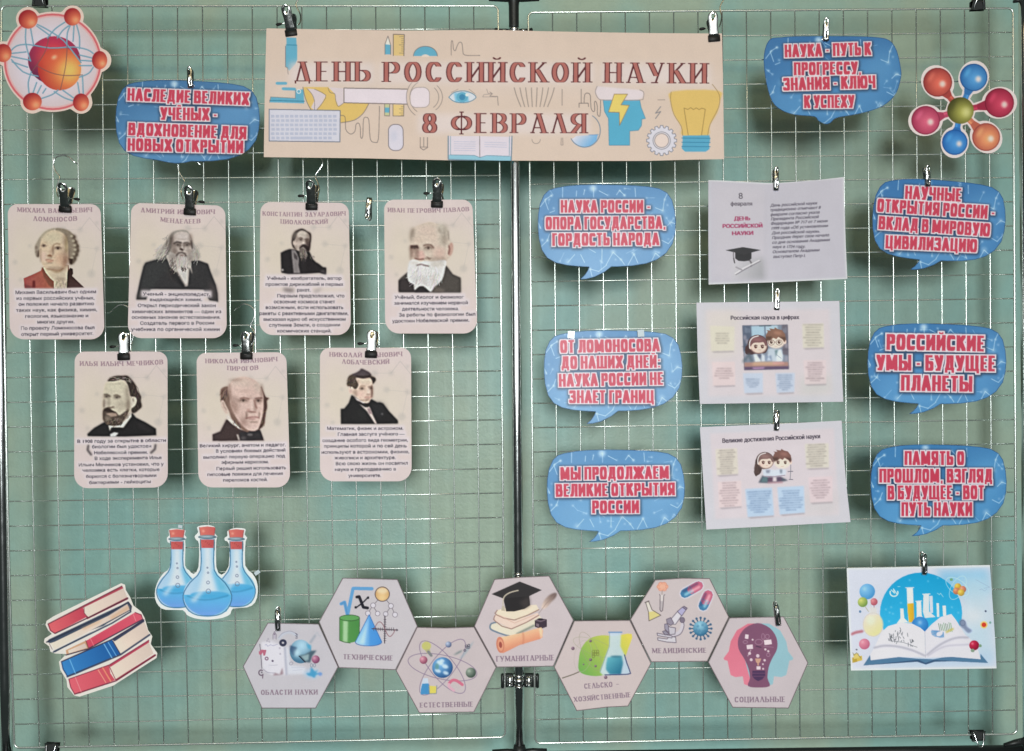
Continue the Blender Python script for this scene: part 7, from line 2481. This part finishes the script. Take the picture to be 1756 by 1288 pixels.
# ------------------------------------------------------------------ hanger clips
def hanger(label, jx, jy, tilt, side, lever_pitch, hook, yj=-0.012, bright=False):
    """jx, jy: middle of the rubber jaw; side: -1/1 where the pin points; lever_pitch: degrees the thumb lever leans out;
    hook: photo px of the wire, from the spring up"""
    c = W(jx, jy, yj)
    root = empty('hanger_clip', c)
    tag(root, label, 'hanger clip', 'hanger clips holding banner and cards')
    Rz = Matrix.Rotation(math.radians(-tilt), 3, 'Y')
    fr = lambda p: c + Rz @ Vector(p)
    k = S
    Ry, crown, bulge = Rz, .0017, .0007
    if bright:      # this lever happens to face the window
        lever_pitch = math.degrees(-math.atan((-c.z / 1.8 + (.45 - c.z) / 6) / 2))
        Ry = Rz @ Matrix.Rotation(math.atan((c.x / 1.8 + c.x / 6) / 2) * -1, 3, 'Z')
        crown, bulge = .0011, .0005
    # rubber jaws, front and back of the paper
    for nm, yy in (('rubber_jaw', -0.0035), ('rubber_jaw', 0.0045)):
        b = MB()
        b.box(c + Rz @ Vector((0, yy, 0)), (10.2 * k, 0.0022, 5.8 * k), Rz, 0.0012)
        b.build(nm, M_RUBBER, root)
    # levers: sheet steel, waisted, rounded head with a thumb hole
    pr = math.radians(lever_pitch)
    rows = []
    for z, w in ((2, 8.6), (8, 8.2), (14, 7.4), (20, 7.2), (26, 8.0), (31, 8.4), (35, 8.3), (37.5, 7.6), (39.5, 6.2), (41, 4.0), (41.6, 1.2)):
        zz = z * k
        y = -0.0042 - max(0, (z - 4)) * k * math.tan(pr) - bulge * math.sin(min(1, z / 26) * math.pi)
        rows.append((zz, w * k, y, crown))
    MB().plate(rows, 0.0008, 9, {(5, 3), (5, 4), (6, 3), (6, 4), (5, 5) if side > 0 else (6, 5)}, Matrix.Translation(c) @ Ry.to_4x4()).build('lever', M_STEEL, root)
    rows = [(z, w * .98, 0.006 + max(0, z) * .32, -0.002) for z, w, y, cr in rows]
    MB().plate(rows, 0.0008, 7, None, Matrix.Translation(c + Rz @ Vector((side * -1.5 * k, 0, 0))) @ Rz.to_4x4()).build('back_lever', M_STEEL, root)
    # spring coil and cross pin with a black tip
    pz = 18.5 * k
    b = MB()
    for q in range(5):
        x = (-4 + 2 * q) * k
        b.tube([fr((x + .0008 * math.sin(a) * .2, 0.0005 + .0034 * math.cos(a), pz + .0034 * math.sin(a))) for a in np.linspace(0, 2 * math.pi, 13)], .0007, 6)
    b.build('spring', M_STEEL, root)
    MB().tube([fr((-side * 9 * k, 0.0, pz)), fr((side * 12 * k, -.001, pz)), fr((side * 17 * k, -.0015, pz - .6 * k))], .0009, 8).build('cross_pin', M_CHROME, root)
    MB().tube([fr((side * (13 + q) * k, -.0015, pz - (.3 + q * .05) * k)) for q in (0, 1.5, 4, 7.5, 10, 11)], [.0012, .0020, .0028, .0031, .0022, .0008], 10).build('pin_tip', M_RUBBER, root)
    # hook wire
    if hook:
        n = len(hook)
        pts = [W(x, y, lerp(-0.006, 0.0, min(1, i / 3)) if i < n - 2 else lerp(-.002, .006, (i - n + 3) / 2)) for i, (x, y) in enumerate(hook)]
        MB().tube([Vector(p) for p in smooth_pts(pts, 5)], .0014, 8).build('hook', M_STEEL, root)
    return root


z5 = lambda *p: [(0 + x / 3.68, 250 + y / 3.68) for x, y in p]
hanger('dark hanger clip on the card of the man in the red coat', 112.7, 358.8, -3, 1, 21,
       [(100, 338), (97.5, 329), (98.5, 317), (102.5, 304), (97, 296), (92, 285), (93.5, 273), (100, 268), (110, 266.8), (119, 270), (128, 278), (135, 281.5)])
hanger('dark hanger clip on the card of the long grey-haired man', 326.3, 363.5, -3, 1, 18,
       [(314.5, 343), (311.5, 335), (311, 326), (316, 311), (309.5, 299), (305, 289), (307, 279), (314, 274), (324, 272), (333, 275), (345, 283.5)])
hanger('dark hanger clip under the banner on the card of the seated dark-bearded man', 534.8, 354.6, -1, -1, 22,
       [(543.5, 333), (547, 323), (545.5, 315), (541, 302), (547, 292), (553, 282), (552, 273), (546, 267), (538, 266), (528, 269), (517, 274)])
hanger('dark hanger clip on the card of the bald old man with a white beard', 749.5, 350.6, -2, -1, 20,
       [(757, 331), (760, 340), (762, 346)])
hanger('shiny hanger clip on the card of the man in a bow tie', 213, 612, 2, -1, 3,
       [(223, 591), (227, 583), (229, 570), (226, 556), (232, 546), (231, 536), (223, 529), (213, 523.5), (206, 523), (200, 526), (190, 535), (184, 536.5)], -.012, True)
hanger('shiny hanger clip on the card of the man with side whiskers, hook fully in view', 423, 610.5, 0, -1, 6,
       [(431, 591), (435.5, 584), (436.5, 572), (433, 564), (429, 559.5), (433, 551), (437, 540), (435, 530), (428, 524), (418, 521.5), (410, 526), (402, 532)])
hanger('bright white-shining hanger clip on the card of the young man in the black coat', 636.5, 608, -2, -1, 0,
       [(643.5, 588.5), (648, 591), (650.5, 597), (651, 604)], -.012, True)
hanger('dark hanger clip at the left end of the banner', 499.8, 57.5, 8, -1, 23,
       [(511, 43), (514.5, 39), (515.5, 30), (514, 22), (509.5, 14), (507.5, 7), (511, 0), (515, -8), (511, -17), (500, -20)], -0.015)
hanger('bright shining hanger clip at the right end of the banner', 1224, 66.8, 4, -1, 14,
       [(1233.5, 46), (1236, 38), (1237.5, 28), (1235, 18), (1235, 11), (1239, 3), (1244, -5), (1246, -14), (1240, -20)], -0.015, True)


# ------------------------------------------------------------------ small steel pegs
def peg(label, x, y, h, tilt, pitch, dx=-5.5, yj=-0.011, w=1.0, down=False, bright=False):
    """x, y: bottom of the front lever"""
    c = W(x, y, yj)
    root = empty('steel_peg', c)
    tag(root, label, 'steel peg', 'small steel pegs')
    Rz = Matrix.Rotation(math.radians(-tilt), 3, 'Y')
    if down:
        Rz = Rz @ Matrix.Rotation(math.pi, 3, 'Y')
    k = S
    Rw, bl = Rz, .0028
    if bright:
        pitch = math.degrees(-math.atan((-c.z / 1.8 + (.45 - c.z) / 6) / 2))
        Rw = Rz @ Matrix.Rotation(-math.atan((c.x / 1.8 + c.x / 6) / 2), 3, 'Z')
        bl = .0006
    t = math.tan(math.radians(pitch))
    f = h / 37
    rows = []
    for z, hw in ((0, 4.6), (5, 4.8), (10, 4.7), (15, 4.5), (20, 4.3), (25, 4.4), (30, 4.4), (33, 4.0), (35.5, 2.8), (36.8, 1.0)):
        yy = -0.0012 - max(0, z - 8) * k * f * t - bl * math.exp(-((z - 13) / 8) ** 2)
        rows.append((z * k * f, hw * k * w, yy, .0006 if bright else .0016))
    M4 = Matrix.Translation(c) @ Rw.to_4x4()
    MB().plate(rows, .0007, 7, {(6, 2), (6, 3), (5, 3), (1, 3), (2, 3)}, M4).build('lever', M_STEEL, root)
    rows2 = [(z, hw, .003 + max(0, z - 8 * k) * .36, -.0014) for z, hw, yy, cr in rows]
    M5 = Matrix.Translation(c + Rz @ Vector((dx * .25 * k, 0, 0))) @ Rz.to_4x4() @ Matrix.Rotation(math.radians(-dx * 1.1), 4, 'Y')
    MB().plate(rows2, .0007, 7, {(6, 2), (6, 3)}, M5).build('back_lever', M_STEEL, root)
    b = MB()
    for q in (-1, 1):
        b.tube([M4 @ Vector((q * 3.1 * k * w, .001 + .0036 * math.cos(a), 13 * k * f + .0036 * math.sin(a))) for a in np.linspace(-1.2, 3.6, 12)], .0007, 6)
    b.build('spring', M_STEEL, root)
    return root


peg('steel peg on the blue speech bubble beside the atom cutout', 327, 151, 37, 3, 3, 5)
peg('bright steel peg holding the blue speech bubble right of the banner', 1416.5, 70.5, 38, 0, 11, -8, w=1.0, bright=True)
peg('steel peg on the sheet with the crimson heading', 1330.5, 327, 41, 0, 4, -5, -.012)
peg('bright steel peg on the sheet with the square cartoon picture', 1331.5, 532, 38, -3, 12, -5, bright=True)
peg('steel peg on the tilted sheet with two blue notes', 1331, 739, 36, -2, 7, -5)
peg('dark steel peg on the open book picture', 1585, 986, 38, 1, 3, -6)
peg('steel peg on the tilted speech bubble below the molecule cutout', 1591, 320, 36, 4, 10, -6)
peg('steel peg on the hexagon sign with a notebook and globe', 477, 1082, 39, 2, 2, 5)
peg('leaning steel peg on the hexagon sign with head profiles', 1335, 1073, 39, 8, 6, -6, -.012)
peg('loose steel peg hanging on a cross wire between two portrait cards', 634, 339, 38, -7, 3, 4, -.004, 1.05, True)
